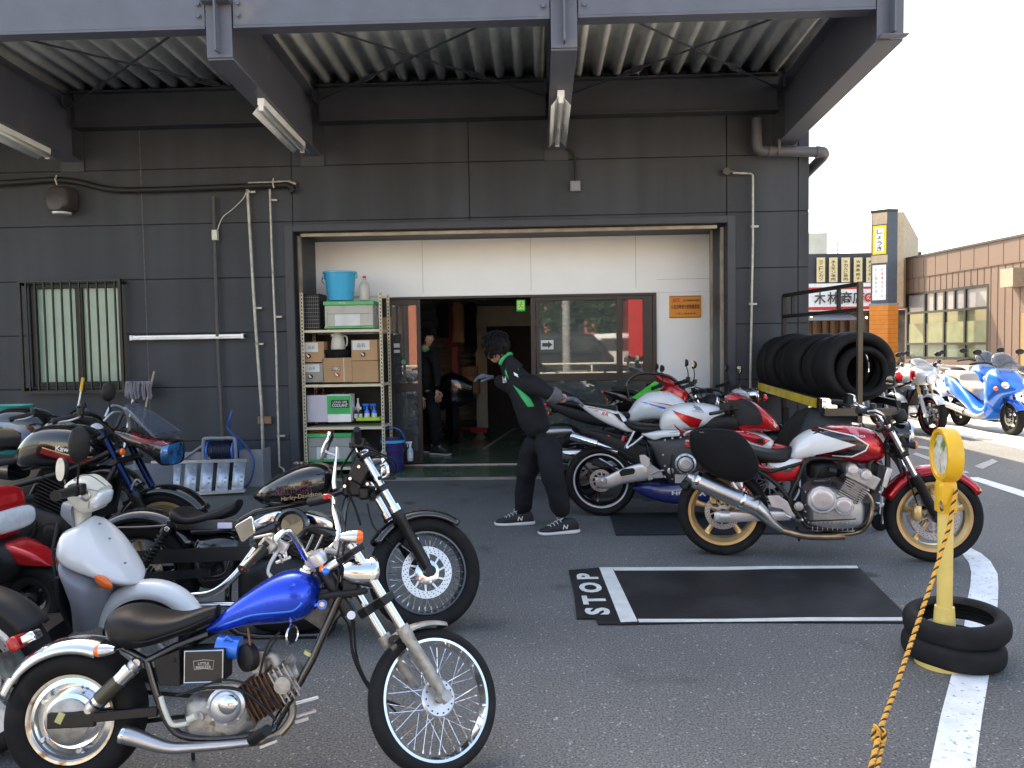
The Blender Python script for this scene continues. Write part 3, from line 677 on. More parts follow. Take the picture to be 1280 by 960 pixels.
for x in (-2.0, 1.2):
 o = empty('utility_pole', (x, -12, 0), 0, 'concrete utility pole across the street, %s of two' % ('left' if x < 0 else 'right'), 'utility pole')
 mb = MB(); mb.cyl((0, 0, 0), (0, 0, 9), .16, .11); mb.build('pole', sl_m, o); mb = MB(); mb.box((0, 0, 7.6), (1.8, .08, .08)); mb.build('crossarm', steel, o)
o = empty('guard_fence', (0, -9.4, 0), 0, 'pale pipe guard fence along the far pavement behind the camera', 'fence')
for i in range(9): mb = MB(); mb.cyl((-8+i*2, 0, 0), (-8+i*2, 0, .8), .03, n=8); mb.build('post', pale_w, o)
mb = MB(); mb.cyl((-8, 0, .78), (8, 0, .78), .03, n=8); mb.cyl((-8, 0, .45), (8, 0, .45), .025, n=8); mb.build('rail', pale_w, o)
leafm = mat('dark_foliage', (.02, .05, .015), .8, var=.5, vs=3)
for k, x in enumerate((-2.2, 1.2, 3.9)):
 o = empty('street_tree', (x, -24, 0), 0, '%s of three dark trees across the street behind the camera' % ('left', 'middle', 'right')[k], 'tree', 'trees across the street'); mb = MB(); mb.cyl((0, 0, 0), (0, 0, 3), .15, .09); mb.build('trunk', mat('bark', (.1, .07, .05), .9) if 'bark' not in MATS else MATS['bark'], o); mb = MB()
 for j in range(900):
  v = Vector((random.gauss(0, 1), random.gauss(0, 1), random.gauss(0, 1))).normalized()*random.uniform(.5, 1); c = Vector((v.x*1.6, v.y*1.3, 3.6+v.z*1.9)); a = Vector((random.uniform(-1, 1), random.uniform(-1, 1), random.uniform(-1, 1)))*.2; b_ = a.orthogonal().normalized()*.16; mb.add([c-a, c-b_, c+a, c+b_], [(0, 1, 2, 3)])
 mb.build('crown', leafm, o)
def clad():
 m = mat('brown_cladding', (.12, .076, .058), .55, var=.08, vs=.6, rv=.1)
 return m
cladm = clad()
A = P(1132, 325, 38); B = P(1280, 293, 30.0); hz = 5.36
A = Vector((A.x, A.y, 0)); B = Vector((B.x, B.y, 0)); dr = (B-A).normalized(); Lw = 42.0
nr = Vector((-dr.y, dr.x, 0)); nr = nr if nr.x < 0 else -nr
rest = empty('restaurant', A, math.atan2(dr.y, dr.x), 'brown clad single storey restaurant with a long black framed window strip', 'building')
sgn = 1 if Vector((-dr.y, dr.x, 0)).dot(nr) > 0 else -1
def rw(px, py):
 d = ray(px, py); t = (A-CAM).dot(nr)/d.dot(nr); q = CAM+d*t-A; return q.dot(dr), q.z
mb = MB()
wxa, wza = rw(1133, 368); wxb, wzb = rw(1235, 354)
wtop = (wza+wzb)/2; wxa = .15; wtop = wtop
W1 = wxb
mb.bb((-.0, 0, 0), (wxa, -sgn*.3, hz)); mb.bb((W1, 0, 0), (Lw, -sgn*.3, hz)); mb.bb((wxa, 0, wtop), (W1, -sgn*.3, hz)); mb.bb((wxa, 0, 0), (W1, -sgn*.3, .55))
mb.bb((0, -sgn*.3, 0), (.3, -sgn*16, hz)); mb.bb((0, -sgn*.3, hz-.05), (Lw, -sgn*16, hz))
mb.build('wall', cladm, rest)
mb = MB(); x = .3; seam = mat('cladding_seam', (.09, .05, .035), .6)
while x < Lw:
 if x < W1: mb.bb((x-.012, sgn*.002, wtop), (x+.012, sgn*.014, 4.35))
 else: mb.bb((x-.012, sgn*.002, .1), (x+.012, sgn*.014, 4.35))
 x += .42
x = .6
while x < Lw: mb.bb((x-.01, sgn*.002, 4.38), (x+.01, sgn*.01, hz-.1)); x += .9
mb.bb((0, sgn*.002, 4.34), (Lw, sgn*.03, 4.38)); mb.build('cladding_seam', seam, rest)
mb = MB(); mb.bb((-.03, sgn*.05, hz-.06), (Lw, -sgn*.35, hz+.03))
mb.build('parapet_cap', framem, rest)
fr = MATS['satin_black_metal']
mb = MB(); n = 4;
zt = wtop; zm = wtop-.95; zb = 1.25
for k in range(n+1): x = wxa+(W1-wxa)*k/n; mb.bb((x-.06, sgn*.01, .55), (x+.06, -sgn*.12, zt))
for z in (zt-.06, zm, zb, .62): mb.bb((wxa, sgn*.005, z-.05), (W1, -sgn*.12, z+.05))
for k in (1, 2): x = wxa+(W1-wxa)*(k+.5)/n; mb.bb((x-.05, sgn*.0, zm), (x+.05, -sgn*.12, zt))
mb.build('window_frame', fr, rest)
gl = mat('restaurant_glass', (.05, .07, .05), .05, coat=.6, var=.5, vs=.5, emit=(.30, .34, .16), es=.03)  # panes given a faint emitted glow, light put into the glass colour
mb = MB(); mb.bb((wxa, -sgn*.06, .55), (W1, -sgn*.07, zm)); mb.build('window_glass', gl, rest)
mb = MB(); mb.bb((wxa, -sgn*.06, zm), (W1, -sgn*.07, zt)); mb.build('transom_glass', mat('transom', (.2, .19, .2), .2, var=.1), rest)
mb = MB(); mb.bb((wxa+.1, -sgn*.04, 1.3), (W1-.1, -sgn*.05, 2.2)); mb.build('lower_film', mat('film', (.14, .15, .08), .4, var=.2, vs=2), rest)
pbe0 = mat('beige_box', (.25, .2, .15), .6); lx, lz = rw(1274, 347); mb = MB(); mb.bb((lx-.35, sgn*.02, lz-.35), (lx+.35, sgn*.5, lz+.35)); mb.build('wall_light', pbe0, rest)
dx_, _ = rw(1279, 400); mb = MB(); mb.bb((dx_, sgn*.02, .1), (dx_+1.0, sgn*.06, 2.4)); mb.build('door', mat('timber_door', (.22, .13, .03), .5), rest)
mb = MB(); mb.bb((-.5, sgn*.35, 0), (W1, sgn*.75, .35)); tag(mb.build('kerb', light_conc, loc=A), kind='structure').rotation_euler = (0, 0, rest.rotation_euler.z)
py = empty('pylon_sign', P(1109, 440, 36).xy.to_3d(), 0, 'tall dark pylon sign with yellow panel over an orange timber base', 'sign')
hx = 7.4
pl = Vector((-.57, .45, 0)); pr = Vector((.48, .12, 0))
pln = pl.normalized()
def prism(mb, k, z0, z1, mi=0):
 a = Vector((0, 0, 0)); q = [a+(-pln*0), pl*1.0, pl+pr, pr]
 c = (pl+pr)/2; q = [c+(v-c)*k for v in q]
 mb.add([v+Vector((0, 0, z0)) for v in q]+[v+Vector((0, 0, z1)) for v in q], [(0, 3, 2, 1), (4, 5, 6, 7), (0, 1, 5, 4), (1, 2, 6, 5), (2, 3, 7, 6), (3, 0, 4, 7)], mi)
pdk = mat('pylon_grey', (.07, .085, .11), .5); pbe = mat('pylon_beige', (.5, .38, .26), .6); por = mat('orange_timber', (.62, .2, .03), .55, var=.1, vs=4)
mb = MB(); prism(mb, 1, 3.15, 7.3); mb.build('tower', pdk, py)
mb = MB(); prism(mb, 1.06, 7.3, 7.42); mb.build('cap', framem, py)
mb = MB(); prism(mb, 1.1, .45, 3.05); mb.build('timber_base', por, py)
mb = MB(); prism(mb, 1.14, 0, .44); prism(mb, 1.14, 3.05, 3.14); mb.build('plinth', sl_m, py)
mb = MB()
for k in range(11): prism(mb, 1.103, .7+k*.21, .712+k*.21)
mb.build('board_joint', mat('joint_brown', (.25, .09, .02), .7), py)
nl = Vector((-pl.y, pl.x, 0)).normalized(); nl = nl if nl.y < 0 else -nl
ex, lw_ = -pln, pl.length
def facep(u, z, o_=.02): return pl*u+nl*o_+Vector((0, 0, z))
def quad(mb, u0, u1, z0, z1, o_, mi=0): mb.add([facep(u0, z0, o_), facep(u1, z0, o_), facep(u1, z1, o_), facep(u0, z1, o_)], [(0, 1, 2, 3)], mi)
mb = MB(); quad(mb, .06, .94, 6.75, 7.28, .012); quad(mb, .02, .98, 5.0, 5.35, .012); mb.build('beige_panel', pbe, py)
mb = MB(); quad(mb, .1, .9, 5.4, 6.7, .02); mb.build('yellow_panel', mat('sign_yellow', (.85, .55, .01), .4, emit=(.8, .5, .01), es=.05), py)
mb = MB(); quad(mb, .24, .76, 5.5, 6.6, .03); mb.build('white_panel', mat('sign_white', (.8, .8, .78), .4), py)
mb = MB(); quad(mb, .1, .9, 3.3, 4.9, .02); mb.build('lower_panel', MATS['sign_white'], py)
inkp = mat('black_ink', (.01, .01, .01), .6); inkg = mat('grey_ink', (.1, .1, .09), .6)
for i, ch in enumerate('しょうき'): lettering('lettering', ch, facep(.5, 6.42-i*.26, .04), ex, Z, inkp, py, .22 if i != 1 else .15, .22 if i != 1 else .15, bold=.01)
for u, s in ((.32, 'お食事処うどん'), (.68, 'おこのみやき')):
 for i, ch in enumerate(s): lettering('lettering', ch, facep(u, 4.7-i*.2, .03), ex, Z, inkg if u > .5 else redink, py, .1, .12)
a = P(1122, 265, 37.6); b_ = P(1133, 298, 40); mb = MB()
mb.add([(a.x, a.y, 3), (b_.x+.3, b_.y, 3), (b_.x+.3, b_.y, b_.z), (a.x, a.y, a.z), (a.x+.3, a.y, 3), (b_.x+.6, b_.y, 3), (b_.x+.6, b_.y, b_.z), (a.x+.3, a.y, a.z)], [(0, 1, 2, 3), (4, 7, 6, 5), (0, 3, 7, 4), (1, 5, 6, 2), (3, 2, 6, 7)])
for v in mb.v: v -= A
tag(mb.build('parapet_wall', pbe, loc=A), 'sloping beige parapet wall rising behind the pylon sign', 'wall')
mk = empty('food_shop', (20, 50, 0), 0, 'dark fronted food shop with five cream menu strips and red banded signboard', 'building')
def L_(x, y, z): return Vector((x-20, y-50, z))
xa = P(1005, 316, 50).x-3; xb = P(1112, 316, 50).x+2
dkf = mat('shop_dark_wall', (.055, .055, .065), .7)
mb = MB(); mb.add([], []); a = L_(xa, 50, 3.2); b_ = L_(xb, 58, 7.0); mb.bb(a, b_); mb.build('wall', dkf, mk)
mb = MB(); mb.bb(L_(xa, 49.8, 3.35), L_(xb, 49.98, 5.1)); mb.build('signboard', MATS['sign_white'], mk)
mb = MB(); mb.bb(L_(xa, 49.77, 4.72), L_(xb, 49.79, 4.86)); mb.build('red_band', redink, mk); mb = MB(); mb.bb(L_(xa, 49.77, 3.42), L_(xb, 49.79, 3.62)); mb.build('red_band', redink, mk)
for s, px in zip('木林商店', (1025, 1041.5, 1058, 1073)):
 c = P(px, 372, 49.7); lettering('lettering', s, (c.x-20, -.3, 4.17), X, Z, mat('brown_ink', (.05, .035, .03), .6) if 'brown_ink' not in MATS else MATS['brown_ink'], mk, .72, .78, bold=.015)
c = P(1085, 374, 49.7)
mb = MB(); cc = P(1086, 374, 49.7); mb.disc((cc.x-20, -.3, 4.17), (0, -1, 0), .28, .03); mb.build('round_emblem', redink, mk)
lettering('lettering', 'の', (cc.x-20, -.34, 4.17), X, Z, MATS['sign_white'], mk, .3, .3)
menu = mat('menu_cream', (.75, .6, .32), .6)
for s, px in zip(('ミニトンカツ', 'ホルモン焼肉', '牛カルビ焼肉', 'W黒豚餃子', '塩から揚げ'), (1026, 1041.5, 1057, 1072.5, 1088)):
 a = P(px-5, 321, 49.8); b_ = P(px+5.3, 353, 49.8); z1, z0 = a.z-.05, b_.z+.02
 mb = MB(); mb.bb((a.x-20, -.2, z0), (b_.x-20, -.17, z1)); st = mb.build('menu_strip', menu, mk)
 hh = (z1-z0-.2)/6.2
 for i, ch in enumerate(s): lettering('lettering', ch, ((a.x+b_.x)/2-20, -.21, z1-.16-hh*(i*6/len(s)+.5)), X, Z, inkp, st, .26, hh*.85, bold=.01)
mb = MB(); mb.bb(L_(xa, 50.6, 0), L_(xb, 58, 3.2)); mb.build('shopfront', mat('shopfront', (.2, .15, .1), .7, var=.6, vs=.8), mk)
mb = MB()
for px in (1018, 1030, 1040, 1052, 1064, 1078, 1090): a = P(px, 400, 50.3); mb.bb(L_(a.x-.12, 50.2, 0), L_(a.x+.12, 50.5, 3.2))
mb.build('post', cladm, mk)
mb = MB(); mb.add([L_(xa, 50, 3.15), L_(19.9, 50, 3.15), L_(20.2, 48.8, 2.75), L_(xa, 48.8, 2.75)], [(0, 1, 2, 3)]); mb.build('awning', grey_pl, mk, solid=.05)
lampm = mat('warm_lamp', (1, .8, .4), .5, emit=(1, .62, .2), es=4)
for px in (1014, 1024, 1030, 1037, 1046, 1052, 1062, 1083, 1088): a = P(px, 397+(px % 3), 49.4); mb = MB(); mb.ball((0, 0, 0), .07, 8); mb.build('lamp', lampm, mk, loc=L_(a.x, 49.4, a.z))
o = tag(MB().bb((0, 0, 0), (3.2, 3, 14.5)).build('far_building', pale_w, loc=(P(1011, 310, 95).x-1.0, 95, 0)), 'small pale far building just right of the charcoal workshop corner', 'building')
o = empty('antenna_mast', P(1047, 318, 80).xy.to_3d(), 0, 'thin distant antenna mast above the menu strip shop', 'mast')
mb = MB(); mb.cyl((0, 0, 0), (0, 0, 11.6), .12, n=6)
for k in range(3): mb.box((0, 0, 10.2+k*.5), (.8, .1, .1))
mb.build('mast', steel, o)
def small_car(x, y, rz, body, label, s=1):
 o = empty('parked_car', (x, y, 0), rz, label, 'car')
 mb = MB(); mb.shell([((-1.9, 0, .85), (-1.9, 0, .3), .7), ((-1.75, 0, .98), (-1.75, 0, .24), .78), ((0, 0, .98), (0, 0, .22), .82), ((1.0, 0, .95), (1.0, 0, .24), .8), ((1.75, 0, .75), (1.75, 0, .3), .72), ((1.85, 0, .6), (1.85, 0, .35), .62)], e=.4, n=28)
 mb.build('body', body, o)
 mb = MB(); mb.shell([((-1.65, 0, 1.05), (-1.65, 0, .9), .66), ((-1.3, 0, 1.48), (-1.3, 0, .9), .64), ((.3, 0, 1.52), (.3, 0, .9), .64), ((1.15, 0, .98), (1.15, 0, .88), .66)], e=.4, n=24); mb.build('cabin', dark_glass, o)
 mb = MB(); mb.shell([((-1.35, 0, 1.5), (-1.35, 0, 1.45), .58), ((-1.2, 0, 1.53), (-1.2, 0, 1.45), .6), ((.2, 0, 1.56), (.2, 0, 1.46), .6), ((.45, 0, 1.46), (.45, 0, 1.42), .58)], e=.5, n=20); mb.build('roof', body, o)
 for sx in (-1.2, 1.2):
  for s_ in (-1, 1): mb = MB(); mb.lathe([(0, -.09), (.27, -.1), (.3, -.07), (.3, .07), (.27, .1), (0, .09)], (sx, s_*.72, .3), n=24); mb.build('wheel', rubber, o)
 for s_ in (-.5, .5): mb = MB(); mb.ball((1.78, s_, .68), .12, 10, sc=(.5, 1.2, .7)); mb.build('headlight', glass_l, o)
a = P(1020, 414, 44); small_car(a.x, 44, R(200), mat('blue_grey_car', (.16, .25, .36), .25, .3, coat=.8), 'blue grey car parked by the distant food shop beside the workshop corner')
a = P(1064, 412, 42); small_car(a.x, 42, R(250), white_pt, 'white car parked before the distant food shop, above the tyres')
def tread_mat(name, base, freq=44, depth=.9, style=0):
 m = mat(name, base, .75, var=.3, vs=12, spec=.25, dirt=((.035, .033, .03), 6, .6)); t = m.node_tree; N = t.nodes; L = t.links; b = N['Principled BSDF']
 uv = N.new('ShaderNodeUVMap'); sx = N.new('ShaderNodeSeparateXYZ'); L.new(uv.outputs[0], sx.inputs[0])
 def mth(op, a, b_=None, c=None):
  x = N.new('ShaderNodeMath'); x.operation = op
  for i, q in enumerate((a, b_, c)):
   if q is None: continue
   if isinstance(q, (int, float)): x.inputs[i].default_value = q
   else: L.new(q, x.inputs[i])
  return x.outputs[0]
 av = mth('ABSOLUTE', mth('SUBTRACT', sx.outputs[1], .5))
 if style == 0: ph = mth('ADD', mth('MULTIPLY', sx.outputs[0], freq), mth('MULTIPLY', av, 9.0))
 else: ph = mth('ADD', mth('MULTIPLY', sx.outputs[0], freq), mth('MULTIPLY', mth('SINE', mth('MULTIPLY', av, 60)), .35))
 fr = mth('FRACT', ph); gr = mth('LESS_THAN', fr, .16 if style == 0 else .2)
 inn = mth('MULTIPLY', mth('LESS_THAN', av, .24), mth('GREATER_THAN', av, .03)); g = mth('MULTIPLY', gr, inn)
 bp = N.new('ShaderNodeBump'); bp.inputs['Strength'].default_value = depth; bp.inputs['Distance'].default_value = .004; bp.invert = True
 L.new(g, bp.inputs['Height']); L.new(bp.outputs[0], b.inputs['Normal'])
 return m
tyre_t = tread_mat('treaded_rubber', (.010, .010, .011)); tyre_z = tread_mat('zigzag_rubber', (.013, .013, .014), 70, 1.0, 1)
FWD = Vector((1, 0, 0))
class Bike:
 def __init__(s, name, O, h, label, lean=0, group='motorcycles standing round the workshop', cat='motorcycle'):
  s.O = Vector((O[0], O[1], 0)); s.h = h; s.lean = lean
  s.root = empty(name, s.O, h, label, cat, group, rx=lean)
  s.root.rotation_mode = 'XYZ'
  s.M = Matrix.Translation(s.O) @ Matrix.Rotation(h, 4, 'Z') @ Matrix.Rotation(lean, 4, 'X'); s.Mi = s.M.inverted()
  if lean: s.root.rotation_euler = (s.Mi.inverted().to_euler())
 def t(s, px, py, y=0.0):
  o = s.Mi @ CAM; d = s.Mi.to_3x3() @ ray(px, py); return o+d*((y-o.y)/d.y)
def coilpts(p, q, r, turns, n=10):
 p = Vector(p); q = Vector(q); d = q-p; x = d.orthogonal().normalized(); y = d.normalized().cross(x)
 return [p+d*(i/(turns*n))+(x*math.cos(2*math.pi*i/n)+y*math.sin(2*math.pi*i/n))*r for i in range(int(turns*n)+1)]
def wheel(b, c, r, w_, rr, kind, rm, xf=None, disc=None, disc_sides=(-1,), tm=None, nsp=5, hubm=None, discm=None, lipm=None, dish=None, spw=.028, detail=1):
 """disc = radius"""
 c = Vector(c); hubm = hubm or rm; tm = tm or tyre_t; parent = b.root
 rw = w_*.68; seg = 72 if detail else 40
 mb = MB(xf)
 if kind == 'spoke':
  mb.lathe([(rr+.008, -rw/2), (rr+.008, -rw/2-.004), (rr-.001, -rw/2-.003), (rr-.004, -rw/2+.008), (rr-.011, 0), (rr-.004, rw/2-.008), (rr-.001, rw/2+.003), (rr+.008, rw/2+.004), (rr+.008, rw/2)], c, n=seg)
 else:
  mb.lathe([(rr-.01, -rw/2), (rr+.008, -rw/2-.002), (rr+.012, -rw/2+.004), (rr-.004, -rw/2+.016), (rr-.02, -rw*.2), (rr-.02, rw*.2), (rr-.004, rw/2-.016), (rr+.012, rw/2-.004), (rr+.008, rw/2+.002), (rr-.01, rw/2), (rr-.034, rw*.25), (rr-.034, -rw*.25), (rr-.01, -rw/2)], c, n=seg)
  for k in range(nsp):
   a = 2*math.pi*k/nsp+.35; e = Vector((math.cos(a), 0, math.sin(a))); s_ = Vector((-math.sin(a), 0, math.cos(a))); pr = []
   st = []
   for (q, ww, tt) in ((.035, spw*.75, .022), (rr*.35, spw*.5, .015), (rr*.75, spw*.55, .014), (rr-.02, spw*.95, .026)):
    st.append((c+e*q+s_*ww, c+e*q-s_*ww, tt))
   mb.shell(st, n=12, e=.5, sub=3)
  mb.lathe([(.02, -.045), (.04, -.042), (.05, -.02), (.05, .02), (.04, .042), (.02, .045)], c, n=24)
 wo = mb.build('wheel', rm, parent)
 if lipm:
  mb = MB(xf)
  for s in (-1, 1): mb.lathe([(rr+.010, s*(rw/2+.001)), (rr+.011, s*(rw/2+.004)), (rr-.001, s*(rw/2+.0045)), (rr-.004, s*(rw/2-.002))], c, n=seg)
  mb.build('rim_stripe', lipm, wo)
 mb = MB(xf); pr = []; h = (r-rr)/2; rm_ = rr+h; m = 26
 for i in range(m+1):
  a = R(-152+304*i/m); pr.append((rm_+h*sgnpow(math.cos(a), .85 if math.cos(a) > 0 else 1)*1.0, w_/2*sgnpow(math.sin(a), .82)))
 mb.lathe(pr, c, n=seg, uv=True); mb.build('tyre', tm, wo, ang=50)
 mb = MB(xf)
 if kind == 'spoke':
  mb.lathe([(0, -.055), (.018, -.055), (.02, -.04), (.05, -.035), (.052, -.028), (.03, -.02), (.03, .02), (.052, .028), (.05, .035), (.02, .04), (.018, .055), (0, .055)], c, n=28)
  mb.build('hub', hubm, wo)
  mb = MB(xf); n = 36 if detail else 18
  for k in range(n):
   s = -1 if k % 2 else 1; a = 2*math.pi*k/n; a2 = a+(R(34) if (k//2) % 2 else -R(34))
   p = c+Vector((math.cos(a2)*.046, s*.030, math.sin(a2)*.046)); q = c+Vector((math.cos(a)*(rr-.018), s*.004, math.sin(a)*(rr-.018)))
   mb.cyl(p, q, .0016, n=5); mb.cyl(q+(p-q)*.07, q, .0032, n=6)
  mb.build('spokes', chrome if rm is chrome else steel, wo)
 else:
  mb.cyl(c-Vector((0, .075, 0)), c+Vector((0, .075, 0)), .012, n=14); mb.build('axle', steel, wo)
 if disc:
  for s in disc_sides:
   mb = MB(xf); ri = disc*.72; y = s*(.052)
   mb.lathe([(ri, y-.0022), (disc, y-.0022), (disc, y+.0022), (ri, y+.0022), (ri, y-.0022)], c, n=56)
   for ring, rad in enumerate((ri+(disc-ri)*.22, ri+(disc-ri)*.5, ri+(disc-ri)*.78)):
    for k in range(28):
     a = 2*math.pi*(k+ring*.33)/28; p = c+Vector((math.cos(a)*rad, y, math.sin(a)*rad)); mb.cyl(p-Vector((0, .0027, 0)), p+Vector((0, .0027, 0)), .0032, n=6, mi=1)
   for k in range(10):
    a = 2*math.pi*k/10; mb.beam(c+Vector((math.cos(a)*.04, y, math.sin(a)*.04)), c+Vector((math.cos(a+.25)*(ri+.004), y, math.sin(a+.25)*(ri+.004))), .010, .004, mi=0, up=(0, 1, 0))
   mb.lathe([(.02, y-.003), (.045, y-.003), (.045, y+.003), (.02, y+.003)], c, n=24)
   mb.build('brake_disc', [discm or steel, blk_metal], wo)
 return wo
def steer_xf(head, axle, ang):
 head = Vector(head); ax = (head-Vector(axle)); ax.y = 0; ax.normalize()
 return Matrix.Translation(head) @ Matrix.Rotation(ang, 4, ax) @ Matrix.Translation(-head)
def fork(b, axle, top, sp, split, ru, rl, mu, ml, xf=None, clamp2=.26, clampm=None, gaiter=None, offs=.0):
 """two legs from axle to top"""
 axle = Vector(axle); top = Vector(top); d = top-axle; clampm = clampm or blk_metal
 mb = MB(xf); L = d.length; dn = d.normalized(); f = dn.cross(Vector((0, 1, 0))).normalized()
 back = -f if f.x > 0 else f
 for z, th in ((.97, .022), (1-clamp2, .03)):
  p = axle+d*z; mb.beam(p-Vector((0, sp+ru*1.9, 0)), p+Vector((0, sp+ru*1.9, 0)), .05, th, up=dn)
  mb.beam(p, p+back*.06, .07, th, up=dn)
 fo = mb.build('fork', clampm, b.root, bevel=.004)
 for s in (-1, 1):
  o = Vector((0, s*sp, 0)); mb = MB(xf)
  mb.cyl(axle+d*split+o, top+o, ru, n=20); mb.cyl(top+o, top+o+dn*.012, ru*1.15, n=20); mb.build('fork_tube', mu, fo)
  mb = MB(xf); q = axle+d*split+o
  mb.tube([axle+o-dn*.02, axle+o+dn*.03, axle+o+dn*.05, q-dn*.05, q-dn*.045, q], [rl*.8, rl*.85, rl, rl, rl*1.12, rl*1.12], 20)
  mb.cyl(axle+o*1.25-dn*.0, axle+o*.7, rl*.95, n=18)
  mb.build('fork_slider', ml, fo)
  if gaiter: mb = MB(xf); n = 14; pts = []; rs = []
 return fo
def shock(b, p, q, r=.028, sm=None, bm_=None, turns=7, res=False, name='shock_absorber'):
 p = Vector(p); q = Vector(q); d = (q-p)
 mb = MB(); mb.cyl(p, q, r*.42, n=12); mb.cyl(p+d*.02, p+d*.14, r*.95, n=16); mb.cyl(q-d*.1, q-d*.02, r*.95, n=16); mb.cyl(p+d*.14, p+d*.5, r*.6, n=14)
 for e in (p, q): mb.cyl(e-Vector((0, .014, 0)), e+Vector((0, .014, 0)), r*.55, n=12)
 if res: mb.cyl(p+d*.05+Vector((-.045, 0, 0)), p+d*.5+Vector((-.045, 0, 0)), .02, n=14)
 o = mb.build(name, bm_ or blk_metal, b.root)
 mb = MB(); mb.tube(coilpts(p+d*.15, q-d*.1, r*.85, turns), r*.17, 6); mb.build('spring', sm or chrome, o); return o
def bolts(mb, c, r, n, br=.006, h=.006, ph=0, mi=0, d=(0, -1, 0)):
 c = Vector(c); d = Vector(d).normalized()
 for k in range(n):
  a = 2*math.pi*k/n+ph; p = c+Vector((math.cos(a)*r, 0, math.sin(a)*r)); mb.cyl(p, p+d*h, br, n=6, mi=mi)
def cover(mb, c, r, h, s=-1, mi=0, dome=.35, ring=True, n=36):
 c = Vector(c); pr = [(r, 0), (r, h*.55), (r*.93, h*.78)]
 if ring: pr += [(r*.78, h*.8), (r*.74, h*.95), (r*.68, h)]
 else: pr += [(r*.75, h*.95), (r*.5, h*1.05)]
 pr += [(r*dome, h), (0, h*1.02)]
 mb.lathe(pr, c, (0, s, 0), n, mi)
def fins(mb, p, q, w_, l, n, th=.0045, mi=0, up=None, taper=1):
 p = Vector(p); q = Vector(q); d = (q-p).normalized(); x = d.cross(Vector((0, 1, 0))).normalized()
 rot = Matrix((x, Vector((0, 1, 0)), d)).transposed()
 for k in range(n):
  c = p+(q-p)*((k+.5)/n); mb.box(c, (l*(1-(1-taper)*k/n), w_, th), mi, rot)
 mb.box((p+q)/2, (l*.78, w_*.8, (q-p).length), mi, rot)
def mirror(b, base, stem, head, w_=.05, h_=.035, m=None, faced=(-1, 0, .05), stemm=None, round_=.9, name='mirror'):
 """stem: list of points; head centre; glass faces backwards"""
 m = m or blk_pl; mb = MB(b.xf if hasattr(b, 'xf') else None); mb.tube([base]+stem, .005, 8, smooth=3)
 head = Vector(head); f = Vector(faced).normalized(); sd = Vector((0, 0, 1)).cross(f).normalized(); u_ = f.cross(sd)
 rot = Matrix((sd, f, u_)).transposed()
 o = mb.build(name, stemm or m, b.root)
 mb = MB(); vs = []; n = 20
 def ring(k, off): return [head+sd*sgnpow(math.cos(2*math.pi*i/n), round_)*w_*k+u_*sgnpow(math.sin(2*math.pi*i/n), round_)*h_*k+f*off for i in range(n)]
 rr_ = [ring(1, .0), ring(1.03, -.006), ring(.9, -.02), ring(.5, -.03)]; vs = sum(rr_, [])
 fs = [(a*n+i, a*n+(i+1) % n, (a+1)*n+(i+1) % n, (a+1)*n+i) for a in range(3) for i in range(n)]+[tuple(range(3*n, 4*n))]
 mb.add(vs, fs); mb.build('mirror_shell', m, o)
 mb = MB(); mb.add(ring(.97, .0005), [tuple(range(n))]); mb.build('mirror_glass', mirror_m, o)
 return o
def blinker(b, c, d, r=.026, L=.055, body=None, lens=None, stem=None, name='turn_signal'):
 c = Vector(c); d = Vector(d).normalized(); mb = MB()
 mb.lathe([(0, -L*.75), (r*.5, -L*.7), (r*.85, -L*.35), (r, 0), (r*1.03, .004), (r*.95, .006)], c, d, 24)
 if stem is not None: mb.cyl(c-d*L*.4, stem, .007, n=10)
 o = mb.build(name, body or chrome, b.root); mb = MB(); mb.lathe([(r*.97, .004), (r*.95, L*.22), (r*.7, L*.36), (0, L*.4)], c, d, 24); mb.build('lens', lens or orange_l, o); return o
def roundlight(b, c, d, r=.085, L=.12, shell_=None, name='headlight', rim=None):
 c = Vector(c); d = Vector(d).normalized(); mb = MB()
 mb.lathe([(0, -L), (r*.45, -L*.97), (r*.8, -L*.7), (r*.97, -L*.3), (r, 0)], c, d, 36); o = mb.build(name, shell_ or blk_gloss, b.root)
 mb = MB(); mb.lathe([(r*.99, -.01), (r*1.06, -.004), (r*1.06, .008), (r*.96, .016), (r*.93, .008)], c, d, 36); mb.build('trim_ring', rim or chrome, o)
 mb = MB(); mb.lathe([(r*.94, .008), (r*.7, .022), (r*.3, .03), (0, .032)], c, d, 32); mb.build('lens', glass_l, o); return o
